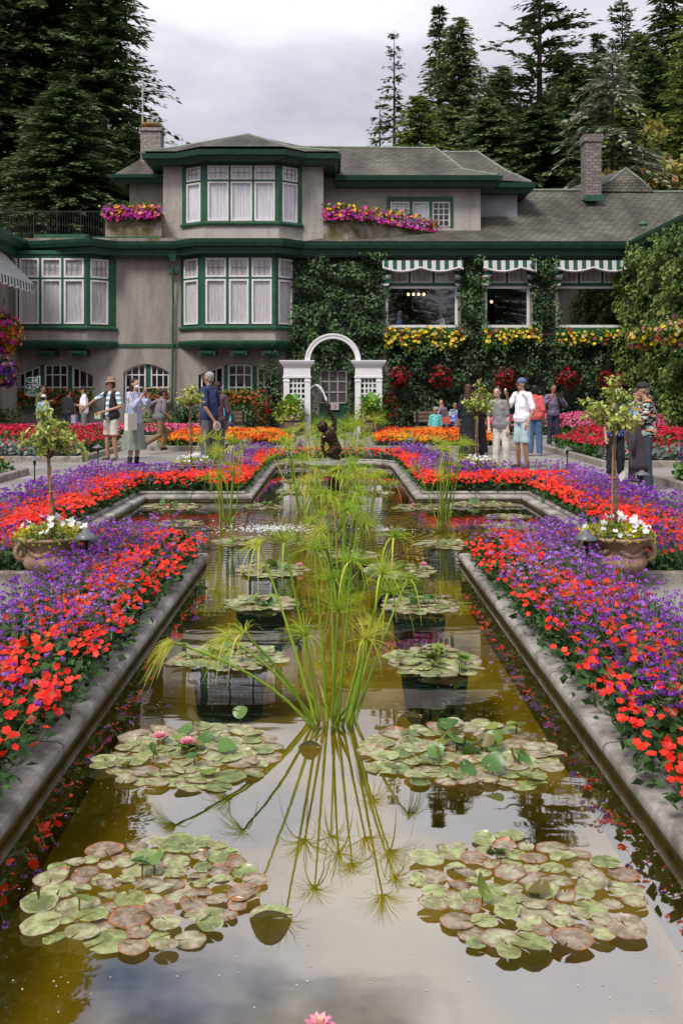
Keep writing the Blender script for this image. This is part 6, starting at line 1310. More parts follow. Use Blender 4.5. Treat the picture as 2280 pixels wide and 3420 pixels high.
def small_tree(label, X, Y, z0, zt, zb_, wd, lean=0, stake=True, n=900, tagcard=False, leafs=.054, sh=0):
    """standard: bare stem, forking limbs, crown of variegated leaves"""
    t = thing('potted_tree', label, 'small tree', (X, Y, z0), 0, 'small standard trees growing in the urns'); s = MB(); zb = zb_-z0; top = zt-z0
    fork = Vector((lean*zb, 0, zb+.02)); s.tube([(0, 0, -.02), (lean*zb*.3+.012, 0, zb*.4), (lean*zb*.8-.008, .01, zb*.75), tuple(fork)], [.017, .015, .014, .015], 8); tips = []
    for k in range(9):
        a = k*2.4+.5; r_ = wd*random.uniform(.5, .95); e = fork+Vector((r_*math.cos(a), r_*math.sin(a)*.9, (top-zb)*random.uniform(.25, .7))); mid = fork*.5+e*.5+Vector((0, 0, .02)); s.tube([tuple(fork), tuple(mid), tuple(e)], [.011, .008, .004], 6); tips += [(mid, e)]
    e = fork+Vector((.02+lean*.1, 0, (top-zb)*.95)); s.tube([tuple(fork), tuple(fork*.5+e*.5+Vector((.02, 0, 0))), tuple(e)], [.011, .008, .003], 6); tips += [(fork*.4+e*.6, e)]*2
    sub = []
    for (m_, e) in tips:
        for q in range(5):
            u = random.random(); p = m_*(1-u)+e*u; d = Vector((random.gauss(0, 1), random.gauss(0, 1), random.gauss(.3, .6))).normalized()*wd*.38; s.tube([tuple(p), tuple(p+d)], [.004, .002], 4); sub.append((p, p+d))
    s.build('trunk_and_limbs', M_barkl, t, True); k = n//len(sub); P = []; D = []
    for (p, q) in sub:
        u = rng.random((k, 1))*1.1; P.append(np.array(p)+(np.array(q)-np.array(p))*u+rng.normal(0, .012, (k, 3))); D.append((np.array(q)-np.array(p))*.6/wd+rng.normal(0, .5, (k, 3))+np.array([[0, 0, -.35]]))
    P = np.concatenate(P); D = np.concatenate(D); LF = (LEAF[0]*np.array([.9, 1, 1]), LEAF[1]); b = Bag(); b.add(inst(LF, P, dirmats(D, np.tile([[0, 0, 1.]], (len(P), 1))+rng.normal(0, .4, (len(P), 3))), rng.uniform(.6, 1.25, len(P))*leafs)); b.build('crown', M_cot, t)
    if stake: q = MB(); q.tube([(-.035, -.01, 0), (-.02, -.01, zb*.93)], .0075, 6); q.ball((-.015, 0, zb*.6), (.03, .02, .008), 8, 5); q.build('stake', mat('bamboo', (.28, .13, .06), .6, (.4, .22, .1), 9), t)
    if tagcard: q = MB(); q.add([(.02, -.02, zb*.62), (.065, -.025, zb*.68), (.085, -.025, zb*.62), (.045, -.02, zb*.56)], [(0, 1, 2, 3)]); q.build('plant_tag', M_sgn, t)
    return t
M_barkl = mat('stem_bark', (.09, .055, .04), .9, (.22, .16, .12), 30, .5, 80)
UR = [(-2.43, 8.62, .435, 'left near urn beside the lantern, its foot lost in purple flowers'), (2.43, 8.55, .45, 'right near urn with fluted bowl and scroll handle, foot on the paving'), (-2.56, 18.2, .33, 'left far urn by the man in the navy shirt'), (2.58, 18.1, .33, 'right far urn in front of the women in black')]
for X, Y, rz_, lab in UR: urn(lab, X, Y, rz_, rz=(.5 if X < 0 else 2.75), R=.285 if Y < 12 else .36)
for X, Y, rz_, lab in UR: urn_flowers(lab.split(' urn')[0]+' urn planting of white petunias and golden leaves', X, Y, rz_-.03, .30 if Y < 12 else .38, 34 if Y < 12 else 40)
small_tree('crooked leafy tree in the left near urn', -2.42, 8.62, .41, 1.52, 1.08, .30, -.06, n=900)
small_tree('leafy tree with a tag on its stem in the right near urn', 2.41, 8.55, .42, 1.77, 1.28, .28, .0, n=900, tagcard=True)
small_tree('small round leafed tree in front of the man in the navy shirt', -2.60, 18.2, .31, 1.72, 1.36, .33, .0, n=520, leafs=.07)
small_tree('leafy tree in front of the women in black', 2.60, 18.1, .31, 1.78, 1.2, .32, .02, n=620, leafs=.07)
# ================================================================ path lights
M_lamp = mat('lamp_black', (.012, .012, .014), .45); M_hood = mat('lamp_hood', (.075, .075, .085), .4, (.12, .12, .13), 6, spec=.6)
def lamp(label, X, Y, zt, s=1.0, first=[]):
    if not first:
        t = thing('path_light', label, 'path light', (X, Y, 0), 0, 'black mushroom path lights'); b = MB(); b.tube([(0, 0, 0), (0, 0, .36)], .011, 8); b.lathe([(.011, .30), (.022, .33), (.024, .40), (.03, .405)], 12); b.build('stem', M_lamp, t, True)
        b = MB(); b.lathe([(.104, .400), (.106, .404), (.055, .438), (.040, .446), (.030, .46), (.018, .470), (.002, .474)], 28, cap=False); b.lathe([(.103, .399), (.05, .434), (.001, .44)], 28, cap=False); b.build('hood', M_hood, t, True); first.append(t)
    else: t = copy_tree(first[0])
    t.location = (X, Y, 0); t['label'] = label; t.scale = (s, s, zt/.474); return t
for X, Y, z, s, lab in ((-2.07, 8.35, .53, 1.0, 'path light beside the left near urn'), (2.11, 8.35, .52, 1.0, 'path light beside the right near urn'), (-5.45, 18.2, .47, 1.15, 'path light standing on the paving at far left'), (-5.1, 21.6, .50, 1.25, 'path light in front of the man in the brown hat'), (4.96, 21.2, .48, 1.25, 'path light between the man in the cap and the leafy tree'), (4.66, 15.1, .47, 1.15, 'path light before the feet of the patterned shirt man'),
    (-2.45, 22.8, .52, 1.2, 'small path light left of the statue, nearest the navy shirt man'), (-2.1, 23.8, .52, 1.2, 'small path light left of the statue, nearest the marigolds'), (1.92, 24.9, .5, 1.2, 'small path light in the marigolds right of the statue'), (2.05, 21.8, .5, 1.2, 'small path light at the corner of the orange bed on the right'), (2.15, 19.9, .48, 1.2, 'small path light beside the right far urn'), (-7.15, 31.5, .95, 1.3, 'tall path light behind the man in the brown hat')): lamp(lab, X, Y, z, s)
# ================================================================ barrels with big leaves either side of the arch
M_big = tmat('canna_leaf', [(.05, .14, .015), (.10, .24, .03), (.17, .34, .05)], .45, .35)
M_brl = mat('barrel_wood', (.10, .06, .04), .85, (.24, .16, .11), 8, .4, 20, stretch=(8, 8, .6))
for X, lab in ((WX(668, 36.2), 'barrel of big canna leaves left of the arch'), (WX(852, 36.2), 'barrel of big canna leaves right of the arch')):
    t = thing('barrel_planter', lab, 'planter', (X, 36.2, 0), 0, 'barrel planters beside the arch'); b = MB(); b.lathe([(.34, 0), (.40, .3), (.42, .55), (.40, .75), (.36, .75), (.35, .70)], 24); bb = b.build('barrel', M_brl, t, True)
    h_ = MB(); [h_.lathe([(r_, z_), (r_+.012, z_), (r_+.012, z_+.05), (r_, z_+.05)], 24, cap=False) for r_, z_ in ((.375, .15), (.41, .5))]; h_.build('hoop', MATS['black_iron'], bb)
    V = []; Fq = []; nb = 0; T = []
    for k in range(13):
        a = k*2.4+(.3 if X > 0 else 1.1); el = random.uniform(.5, 1.35); ln = random.uniform(.65, .95); d = np.array([math.cos(a)*math.cos(el), math.sin(a)*math.cos(el), math.sin(el)]); sd = np.array([-math.sin(a), math.cos(a), 0]); rows = []
        for u in np.linspace(0, 1, 8):
            c = d*ln*u+np.array([0, 0, -.35*u*u*ln*(1.2-el*.6)])+np.array([0, 0, .85]); wd = .17*math.sin(PI*min(1, u*.95+.03))**.7; up = np.array([0, 0, .35*wd]); rows += [c-sd*wd+up, c, c+sd*wd+up]
        V.append(np.array(rows)); Fq.append(np.array([(3*i+q, 3*i+q+1, 3*i+q+4, 3*i+q+3) for i in range(7) for q in (0, 1)])+nb); nb += 24; T.append(np.full(24, rng.random()))
    link('canna_leaves', npmesh('canna_leaves', np.concatenate(V), [np.concatenate(Fq)], np.concatenate(T)), t, M_big, True)
    m = 900; d = rdir(m); d /= np.linalg.norm(d, axis=1, keepdims=True); P = d*(rng.random(m)**.4)[:, None]*np.array([[.62, .5, .42]])+np.array([[0, 0, .92]]); P[:, 2] -= np.where(np.hypot(P[:, 0], P[:, 1]) > .42, rng.random(m)*.4, 0); b = Bag(); b.add(inst(LEAF, P, rotmats(d+rdir(m, .4, .5), rng.random(m)*6), rng.uniform(.07, .14, m))); b.build('chartreuse_foliage', tmat('chartreuse', [(.10, .22, .02), (.25, .36, .03), (.5, .45, .03)], .55, .3), t)
for X, Y, lab in ((WX(602, 37.5), 37.5, 'red flowered bush left of the arch'), (WX(893, 37.8), 37.8, 'red flowered bush right of the arch')):
    basket(lab, (X, Y, 1.0), .42, FU, 90, None, GL, 1.4, .06, .01)['category'] = 'shrub'
# bench along the house for the seated visitors
def bench(label, X, Y, w_, rz=0):
    t = thing('park_bench', label, 'bench', (X, Y, 0), rz); m_ = mat('bench_wood', (.10, .07, .05), .7, (.18, .13, .09), 5)
    b = MB(); [b.box((-w_/2, -.24+.12*i, .44), (w_/2, -.14+.12*i, .47)) for i in range(4)]; b.build('seat', m_, t)
    b = MB(); [b.box((-w_/2, .26+.02*i, .60+.13*i), (w_/2, .29+.02*i, .70+.13*i)) for i in range(3)]; b.build('backrest', m_, t)
    for sx in (-1, 1):
        for y in (-.2, .26): b = MB(); b.box((sx*(w_/2-.1)-.03, y-.03, 0), (sx*(w_/2-.1)+.03, y+.03, .44 if y < 0 else .95)); b.build('leg', M_lamp, t)
    return t
bench('bench with the seated woman in turquoise left of the arch', WX(508, 33.0), 33.0, 1.6)
bench('bench on the right where a woman in grey sits', WX(1022, 32.6), 32.7, 2.0)
# ================================================================ people
SK = {'fair': (.50, .27, .19), 'tan': (.44, .23, .145), 'brown': (.32, .16, .095), 'pale': (.58, .36, .27)}
HAIRC = {'black': (.010, .008, .008), 'brown': (.05, .025, .015), 'grey': (.28, .27, .26), 'darkbrown': (.025, .014, .010), 'greyblond': (.25, .19, .13), 'reddish': (.07, .028, .018)}
def cmat(c, stripes=None, pattern=None):
    k = 'cloth_%s_%s_%s' % (str(c), stripes, pattern)
    if k in MATS: return MATS[k]
    if stripes:
        axis, w_, c2 = stripes; m = stripe_mat(k, axis, w_, c, c2); return m
    if pattern:
        m = bpy.data.materials.new('printed_cloth'); t = nt(m); MATS[k] = m
        o = N(t, 'ShaderNodeOutputMaterial'); p = N(t, 'ShaderNodeBsdfPrincipled'); L(t, p, 0, o, 0); p.inputs['Roughness'].default_value = .85
        tc = N(t, 'ShaderNodeTexCoord'); mp = N(t, 'ShaderNodeMapping'); mp.inputs['Scale'].default_value = (1, .35, 1.6); mp.inputs['Rotation'].default_value = (.4, .3, .7); L(t, tc, 'Object', mp, 0)
        v = N(t, 'ShaderNodeTexVoronoi'); v.inputs['Scale'].default_value = pattern[0]; v.inputs['Randomness'].default_value = 1; L(t, mp, 0, v, 0)
        sp_ = N(t, 'ShaderNodeSeparateColor'); L(t, v, 'Color', sp_, 0); r = N(t, 'ShaderNodeValToRGB'); cr = r.color_ramp; cr.interpolation = 'CONSTANT'; cs = pattern[1:]
        while len(cr.elements) < len(cs): cr.elements.new(.5)
        for i, q in enumerate(cs): cr.elements[i].position = i/len(cs); cr.elements[i].color = (*q, 1)
        L(t, sp_, 0, r, 0); L(t, r, 0, p, 'Base Color'); return m
    m = mat(k, c, .85, tuple(min(1, x*1.25+.01) for x in c), 9, .35, 14); return m
def person(label, X, Y, h, rz, skin='fair', hair='brown', hairlen=0, top=(.3, .3, .3), sleeve=.5, bottom=(.1, .1, .15), legs=1.0, shoes=(.03, .03, .03), shoe_on=True, skirt=None, topm=None, botm=None,
           J=None, lean=(0, 0), vest=None, hat=None, extras=(), loose=0., female=False, seated=False, head=(0, 0, 0), group='visitors in the garden', toplen=.0, socks=None, z0=0, headturn=0, wide=1.0, lowres=False, upper_only=False, openshirt=None, mask=False, glasses=False, bun=False, beard=None):
    s = h/1.75; t = thing('person', label, 'person', (X, Y, z0), math.radians(rz), group); t.scale = (s, s, s)
    sw = (.142 if female else .168)*wide; hwid = .10; ln = Vector((lean[0], lean[1], 0))
    j = dict(hip=(0, 0, .93), hL=(.085, 0, .90), hR=(-.085, 0, .90), kL=(.10, -.02, .49), kR=(-.10, -.02, .49), aL=(.11, .02, .085), aR=(-.11, .02, .085), tL=(.13, -.14, .03), tR=(-.13, -.14, .03),
             sL=(sw, 0, 1.42), sR=(-sw, 0, 1.42), eL=(sw+.06, .02, 1.13), eR=(-sw-.06, .02, 1.13), wL=(sw+.07, -.05, .89), wR=(-sw-.07, -.05, .89))
    if seated:
        j.update(hip=(0, 0, .55), hL=(.085, 0, .54), hR=(-.085, 0, .54), kL=(.11, -.43, .56), kR=(-.11, -.43, .56), aL=(.11, -.42, .10), aR=(-.11, -.40, .10), tL=(.12, -.56, .03), tR=(-.12, -.54, .03)); dz = -.38
        for k in ('sL', 'sR', 'eL', 'eR', 'wL', 'wR'): a = j[k]; j[k] = (a[0], a[1], a[2]+dz)
        j['wL'] = (.12, -.34, .66); j['wR'] = (-.12, -.34, .66)
    else: dz = 0
    for k in ('sL', 'sR', 'eL', 'eR', 'wL', 'wR'): a = Vector(j[k])+ln*(1 if k[0] == 's' else 1); j[k] = tuple(a)
    if J:
        for k, v in J.items(): j[k] = v
    V_ = {k: Vector(v) for k, v in j.items()}
    nk = Vector((0, 0, 1.47+dz))+ln*1.05; hc = Vector((head[0], head[1]-.015, 1.625+dz+head[2]))+ln*1.2; hipc = V_['hip']; R = Matrix.Rotation(math.radians(headturn), 3, 'Z')
    def hpnt(x, y, z): return hc+R @ Vector((x, y, z))
    vox = .016 if lowres else .0125; SKM = mat('skin_'+skin, SK[skin], .55, tuple(x*.8 for x in SK[skin]), 6, spec=.35)
    b = MB()
    if not upper_only:
        for q in 'LR':
            b.capsule(V_['h'+q], V_['k'+q], .068, .050); b.capsule(V_['k'+q], V_['a'+q]*.4+V_['k'+q]*.6, .050, .052); b.capsule(V_['a'+q]*.4+V_['k'+q]*.6, V_['a'+q], .052, .034); b.capsule(V_['a'+q]-Vector((0, -.02, .03)), V_['t'+q], .035, .026)
    mid = hipc*.5+nk*.5
    b.capsule(hipc-Vector((.04, 0, 0)), hipc+Vector((.04, 0, 0)), .105, .105); b.capsule(hipc, mid, .11, .105); b.capsule(mid, nk-Vector((0, 0, .10)), .11, .10); b.capsule(V_['sL']*.8+V_['sR']*.2, V_['sR']*.8+V_['sL']*.2, .07, .07)
    b.capsule(nk-Vector((0, 0, .06)), hc-Vector((0, 0, .05)), .055, .050)
    for q in 'LR':
        b.capsule(V_['s'+q], V_['e'+q], .047, .037); b.capsule(V_['e'+q], V_['w'+q], .037, .026); d = (V_['w'+q]-V_['e'+q]).normalized(); b.capsule(V_['w'+q], V_['w'+q]+d*.075, .027, .032)
    b.ball(hc+Vector((0, 0, .02)), (.074, .090, .092), 14, 12); b.ball(hpnt(0, -.03, -.045), (.054, .055, .065), 12, 10); b.ball(hpnt(0, -.095, -.01), (.013, .017, .018), 8, 6); b.ball(hpnt(0, -.088, .012), (.009, .012, .02), 8, 6)
    for sx in (-1, 1): b.ball(hpnt(sx*.075, .005, .0), (.012, .018, .030), 8, 6)
    b.ball(hpnt(0, -.078, -.055), (.024, .012, .009), 8, 6)
    me = remesh(b, vox, 2); body = link('body', me, t, SKM, True)
    # five fingers of each hand
    fg = MB()
    for q in 'LR':
        d = (V_['w'+q]-V_['e'+q]).normalized(); sgn = 1 if q == 'L' else -1; pz_ = d.cross(Vector((0, 1, .2))).normalized(); pn = d.cross(pz_).normalized(); base = V_['w'+q]+d*.085
        for k in range(4):
            o_ = base+pz_*(.024-.016*k); l = (.062, .072, .067, .052)[k]; c1 = o_+d*l*.55-pn*.008*sgn; c2 = o_+d*l-pn*.026*sgn; fg.tube([tuple(o_-d*.02), tuple(o_), tuple(c1), tuple(c2)], [.0095, .0092, .0085, .006], 6)
        o_ = V_['w'+q]+d*.035+pz_*.026; fg.tube([tuple(o_), tuple(o_+d*.03+pz_*.02), tuple(o_+d*.058+pz_*.022-pn*.012*sgn)], [.012, .0105, .007], 6)
    fg.build('fingers', SKM, body, True)
    ey = MB()
    for sx in (-1, 1): ey.ball(hpnt(sx*.030, -.0865, .016), (.012, .006, .006), 8, 6)
    ey.build('eyes', mat('eye_dark', (.03, .02, .015), .3), body)
    mo = MB(); mo.ball(hpnt(0, -.090, -.053), (.022, .006, .006), 8, 6); mo.build('mouth', mat('lips', (.35, .10, .09), .5), body)
    br_ = MB(); [br_.ball(hpnt(sx*.031, -.083, .034), (.018, .006, .0045), 8, 5) for sx in (-1, 1)]; br_.build('eyebrows', mat('hair_'+hair, HAIRC[hair], .6), body)
    # hair
    hm = mat('hair_'+hair, HAIRC[hair], .5, tuple(x*1.6+.004 for x in HAIRC[hair]), 20, .5, 60, stretch=(3, 3, .5))
    hb = MB()
    if hair != 'none':
        hb.ball(hc+R @ Vector((0, .018, .038)), (.083, .092, .088), 14, 10)
        if hairlen > 0:
            hb.ball(hpnt(0, .03, -.02), (.082, .07, .09), 12, 9)
            if hairlen > .12:
                L_ = hairlen; hb.capsule(hpnt(0, .055, -.03), hpnt(0, .075, -.03-L_), .068, .055)
                for sx in (-1, 1): hb.capsule(hpnt(sx*.062, .02, 0), hpnt(sx*.075, .0, -.05-L_*.8), .030, .026)
        else: hb.ball(hpnt(0, .04, -.02), (.070, .055, .06), 12, 9)
        if bun: hb.ball(hpnt(0, .06, .125), (.035, .035, .03), 10, 8)
        me = remesh(hb, .013, 1); jitter(me, .006, 30)
        # clear the face
        bm = bmesh.new(); bm.from_mesh(me); Ri = R.transposed()
        dl = []
        for v in bm.verts:
            q = Ri @ (v.co-hc)
            if q.y < -.052 and q.z < .055 and abs(q.x) < .062: v.co += R @ Vector((0, .035, .012))
        bm.to_mesh(me); bm.free(); link('hair', me, t, hm, True)
    # top garment
    ct = topm or cmat(top); g = MB(); lo = loose
    wb = hipc+Vector((0, 0, .05-toplen)); r0 = .128+lo
    g.capsule(wb-Vector((.045, 0, 0)), wb+Vector((.045, 0, 0)), r0, r0); g.capsule(wb, mid, r0, .128+lo*.8); g.capsule(mid, nk-Vector((0, 0, .12)), .13+lo*.8, .115); g.capsule(V_['sL']*.9+V_['sR']*.1, V_['sR']*.9+V_['sL']*.1, .070, .070); g.capsule(nk-Vector((0, 0, .07)), nk+Vector((0, 0, .0)), .085, .066)
    if female: [g.ball(mid+Vector((sx*.06, -.065, .10)), (.06, .055, .07), 10, 8) for sx in (-1, 1)]
    for q in 'LR':
        if sleeve > 0:
            e = V_['s'+q].lerp(V_['e'+q], min(1, sleeve/.5)); g.capsule(V_['s'+q], e, .060+lo*.3, .052+lo*.35)
            if sleeve > .5: g.capsule(V_['e'+q], V_['e'+q].lerp(V_['w'+q], (sleeve-.5)/.5), .050+lo*.4, .040+lo*.4)
    me = remesh(g, vox*1.05, 2); zc_ = wb.z-.085
    for v in me.vertices:
        if v.co.z < zc_ and abs(v.co.x) < .26 and not seated: v.co.z = zc_+(v.co.z-zc_)*.12
    jitter(me, .008, 11); link('top', me, t, ct, True)
    if vest:
        g = MB(); g.capsule(wb-Vector((.04, 0, 0)), wb+Vector((.04, 0, 0)), r0+.018, r0+.018); g.capsule(wb, mid, r0+.018, r0+.016); g.capsule(mid, nk-Vector((0, 0, .10)), r0+.014, .12); g.capsule(V_['sL']*.85+V_['sR']*.15, V_['sR']*.85+V_['sL']*.15, .083, .083)
        me = remesh(g, .015, 2); bm = bmesh.new(); bm.from_mesh(me); fs_ = [f for f in bm.faces if (abs(f.calc_center_median().x) < .055 and f.calc_center_median().y < -.02)]; bmesh.ops.delete(bm, geom=fs_, context='FACES'); bm.to_mesh(me); bm.free(); link('vest', me, t, cmat(vest), True)
    # trousers / shorts / skirt
    if not upper_only:
        cb_ = botm or cmat(bottom)
        if skirt:
            zt_, zb_, r1, r2 = skirt; m = MB(); K = 48; n_ = 12; vs = []
            for i in range(n_+1):
                u = i/n_; z = zt_+(zb_-zt_)*u; r_ = r1+(r2-r1)*u**.8
                for k in range(K): a = 2*PI*k/K; rr = r_*(1+.06*u*math.sin(a*13)+.03*u*math.sin(a*7+1)); vs.append((rr*math.cos(a), rr*.85*math.sin(a), z))
            m.add(vs, [(i*K+k, i*K+(k+1) % K, (i+1)*K+(k+1) % K, (i+1)*K+k) for i in range(n_) for k in range(K)]); m.build('skirt', cb_, t, True)
        else:
            g = MB(); g.capsule(hipc-Vector((.045, 0, 0)), hipc+Vector((.045, 0, 0)), .122, .122); g.capsule(hipc, hipc+Vector((0, 0, .05)), .125, .12)
            for q in 'LR':
                wl_ = .082+lo*.4; f = min(1, legs/.5); e = V_['h'+q].lerp(V_['k'+q], f); g.capsule(V_['h'+q], e, .092, .072+lo*.5 if legs >= .5 else .088+lo*.3)
                if legs > .5: f2 = (legs-.5)/.5; g.capsule(V_['k'+q], V_['k'+q].lerp(V_['a'+q], f2*1.0), .070+lo*.5, .056+lo*.5)
            me = remesh(g, vox*1.1, 2); jitter(me, .008, 9)
            if not seated:
                zh = min(V_['h'+q].lerp(V_['k'+q], min(1, legs/.5)).z if legs <= .5 else V_['k'+q].lerp(V_['a'+q], (legs-.5)/.5).z for q in 'LR')-.01
                for v in me.vertices:
                    if v.co.z < zh: v.co.z = zh+(v.co.z-zh)*.1
            link('trousers' if legs > .6 else 'shorts', me, t, cb_, True)
        if shoe_on:
            for q in 'LR':
                g = MB(); a = V_['a'+q]; o_ = V_['t'+q]; d = (o_-a); g.capsule(a+Vector((0, .015, -.035)), o_+Vector((0, 0, .008)), .046, .038); g.capsule(a+Vector((0, .01, -.02)), a+Vector((0, .01, .02)), .044, .042); me = remesh(g, .014, 1)
                zm = min(0.0, 1) 
                for v in me.vertices:
                    if v.co.z < min(a.z, o_.z)-.035: v.co.z = max(v.co.z, min(a.z-.085, o_.z-.03))
                link('shoe', me, t, cmat(shoes), True)
        if socks:
            for q in 'LR': g = MB(); g.capsule(V_['a'+q]+Vector((0, 0, .0)), V_['a'+q].lerp(V_['k'+q], .22), .045, .050); g.build('sock', cmat(socks), t, True)
    if hat:
        kind, c = hat; g = MB(); hmz = cmat(c)
        if kind == 'brim':
            vs = []; K = 28; o3 = hpnt(0, .01, .065)
            prof = [(.16, .0, .0), (.155, .008, 0), (.095, .018, 0), (.090, .07, 0), (.075, .11, 0), (.03, .115, 0), (.001, .105, 0)]; g.lathe([(p[0], p[1]) for p in prof], K, tuple(o3), flute=lambda i, a: (.06*math.cos(2*a) if i < 2 else 0), cap=False)
        else:
            sg_ = -1 if kind == 'cap' else 1; g.ball(hc+R @ Vector((0, .008, .055)), (.088, .100, .080), 16, 10); me_ = None
            g.v = [tuple(v) for v in g.v]; p0 = hpnt(0, sg_*.075, .060)
            bd_ = MB(); K = 10; vs = []
            for k in range(K+1): a = PI*k/K; vs += [tuple(hpnt(.078*math.cos(a), sg_*.060, .055)), tuple(hpnt(.078*math.cos(a), sg_*(.07+.085*math.sin(a)), .050-.012*math.sin(a)))]
            vs2 = [(v[0], v[1], v[2]+.008) for v in vs]; g.add(vs, [(2*k, 2*k+2, 2*k+3, 2*k+1) for k in range(K)]); g.add(vs2, [(2*k, 2*k+1, 2*k+3, 2*k+2) for k in range(K)])
        g.build('hat', hmz, t, True)
    if mask: g = MB(); g.ball(hpnt(0, -.072, -.045), (.052, .040, .042), 12, 9); g.build('face_mask', cmat((.6, .6, .62)), t, True)
    if glasses: g = MB(); [g.ball(hpnt(sx*.032, -.093, .014), (.026, .008, .017), 10, 7) for sx in (-1, 1)]; g.box(tuple(hc+Vector((-.012, -.098, .016))), tuple(hc+Vector((.012, -.092, .022)))) if headturn == 0 else None; g.build('sunglasses', mat('dark_lens', (.01, .01, .012), .15, spec=.8), t, True)
    if beard: g = MB(); g.ball(hpnt(0, -.088, -.037), (.030, .012, .008), 10, 6); g.build('moustache', mat('hair_'+beard, HAIRC[beard], .6), t, True)
    return t, V_, hc
def held(name, label, cat, t, V_, q, size, m, off=(0, 0, 0), rot=(0, 0, 0), kind='box', parts=None):
    """a thing held in a hand stays top level, placed where that hand is"""
    d = (V_['w'+q]-V_['e'+q]).normalized(); p = V_['w'+q]+d*.10+Vector(off); Mx = Matrix.LocRotScale(t.location, t.rotation_euler, t.scale); wp = Mx @ p
    o = thing(name, label, cat, wp, t.rotation_euler.z); o.rotation_euler = (rot[0], rot[1], t.rotation_euler.z+rot[2]); g = MB(); x, y, z = size
    if kind == 'box': g.box((-x/2, -y/2, -z/2), (x/2, y/2, z/2)); g.build('case', m, o); l = MB(); l.tube([(x*.25, -y/2-.004, z*.25), (x*.25, -y/2+.001, z*.25)], min(x, z)*.12, 10); l.build('lens', mat('dark_lens', (.01, .01, .012), .15, spec=.8), o)
    elif kind == 'paper': g.add([(-x/2, 0, -z/2), (0, .015, -z/2), (x/2, 0, -z/2), (x/2, 0, z/2), (0, .015, z/2), (-x/2, 0, z/2)], [(0, 1, 4, 5), (1, 2, 3, 4)]); g.build('pages', m, o)
    elif kind == 'cone': g.lathe([(.006, -.09), (.024, 0), (.026, .005)], 14); g.build('cone', mat('wafer', (.5, .28, .12), .8), o); l = MB(); l.ball((0, 0, .02), (.027, .027, .026), 12, 9); l.build('scoop', mat('ice_cream', (.75, .7, .6), .4), o, True)
    elif kind == 'bag':
        g.box((-x/2, -y/2, -z), (x/2, y/2, 0)); g.build('pouch', m, o); l = MB(); l.tube([(-x*.4, 0, 0), (-x*.2, 0, z*.9), (0, 0, z*1.25), (x*.2, 0, z*.9), (x*.4, 0, 0)], .008, 6); l.build('strap', mat('leather_strap', (.22, .12, .06), .6), o)
    elif kind == 'disc': g.ball((0, 0, 0), (x/2, .012, z/2), 16, 8); g.build('crown', m, o, True); l = MB(); l.tube([(x*.5*math.cos(a), 0, z*.5*math.sin(a)) for a in np.linspace(0, 2*PI, 20)], .008, 5); l.build('brim', m, o)
    return o
DK = cmat((.012, .012, .014)); WH = (.72, .70, .74)
# rz: 0 faces the camera, 90 faces picture right, -90 faces picture left, 180 faces away
# --- left group far back
t, V_, hc = person('man in an olive jacket looking down, at the back left before the arched window', -9.25, 31.6, 1.82, 75, 'tan', 'black', 0, (.12, .12, .045), 1, (.02, .02, .025), J={'wR': (-.10, -.25, 1.22), 'wL': (.12, -.26, 1.24)}, lowres=True, loose=.02, head=(0, -.02, -.01))
person('child in a white cap and light blue jacket with a floral backpack', -8.95, 30.8, 1.52, 170, 'tan', 'black', 0, (.25, .36, .44), 1, (.05, .06, .09), hat=('cap', (.65, .63, .62)), lowres=True, loose=.02)
t2, V2, _ = person('woman in a black jacket seen from behind, beside the man in the white shirt', -8.30, 31.2, 1.70, 150, 'tan', 'black', 0, (.010, .011, .018), 1, (.02, .02, .03), lowres=True, loose=.02, female=True)
held('shoulder_bag', 'small lilac bag at the hip of the woman in the black jacket', 'bag', t2, V2, 'R', (.28, .1, .26), cmat((.25, .22, .32)), (.02, .06, .12), kind='bag')
person('man in a white shirt and black cap looking left', -7.85, 31.4, 1.78, -75, 'tan', 'black', 0, WH, .45, (.16, .15, .14), legs=.5, hat=('cap', (.015, .015, .025)), J={'wR': (-.14, -.30, 1.20), 'wL': (.10, -.28, 1.16)}, lowres=True, loose=.015)
# --- hat man
stripe_top = cmat((.50, .62, .68), stripes=(2, .105, (.10, .16, .22)))
t, V_, hc = person('man in a brown brimmed hat, dark vest and cream shorts holding a booklet', -5.29, 23.75, 1.93, -28, 'tan', 'brown', 0, topm=cmat((.62, .70, .72), stripes=(2, .11, (.16, .28, .36))), sleeve=.38, bottom=(.48, .43, .37), legs=.42, vest=(.022, .014, .018), hat=('brim', (.20, .13, .085)), shoes=(.16, .14, .11),
    J={'eR': (-.44, -.05, 1.28), 'wR': (-.66, -.08, 1.13), 'eL': (.27, -.02, 1.16), 'wL': (-.03, -.25, 1.04)}, glasses=True, beard='brown', wide=1.05, loose=.015, headturn=-35)
held('booklet', 'folded pale booklet in the hand of the man in the brown hat', 'booklet', t, V_, 'L', (.18, .01, .13), mat('booklet_paper', (.5, .52, .42), .6, (.3, .4, .2), 20), (0, -.01, -.05), kind='paper')
held('phone', 'dark phone held out by the man in the brown hat', 'phone', t, V_, 'R', (.07, .012, .13), DK, (0, 0, 0))
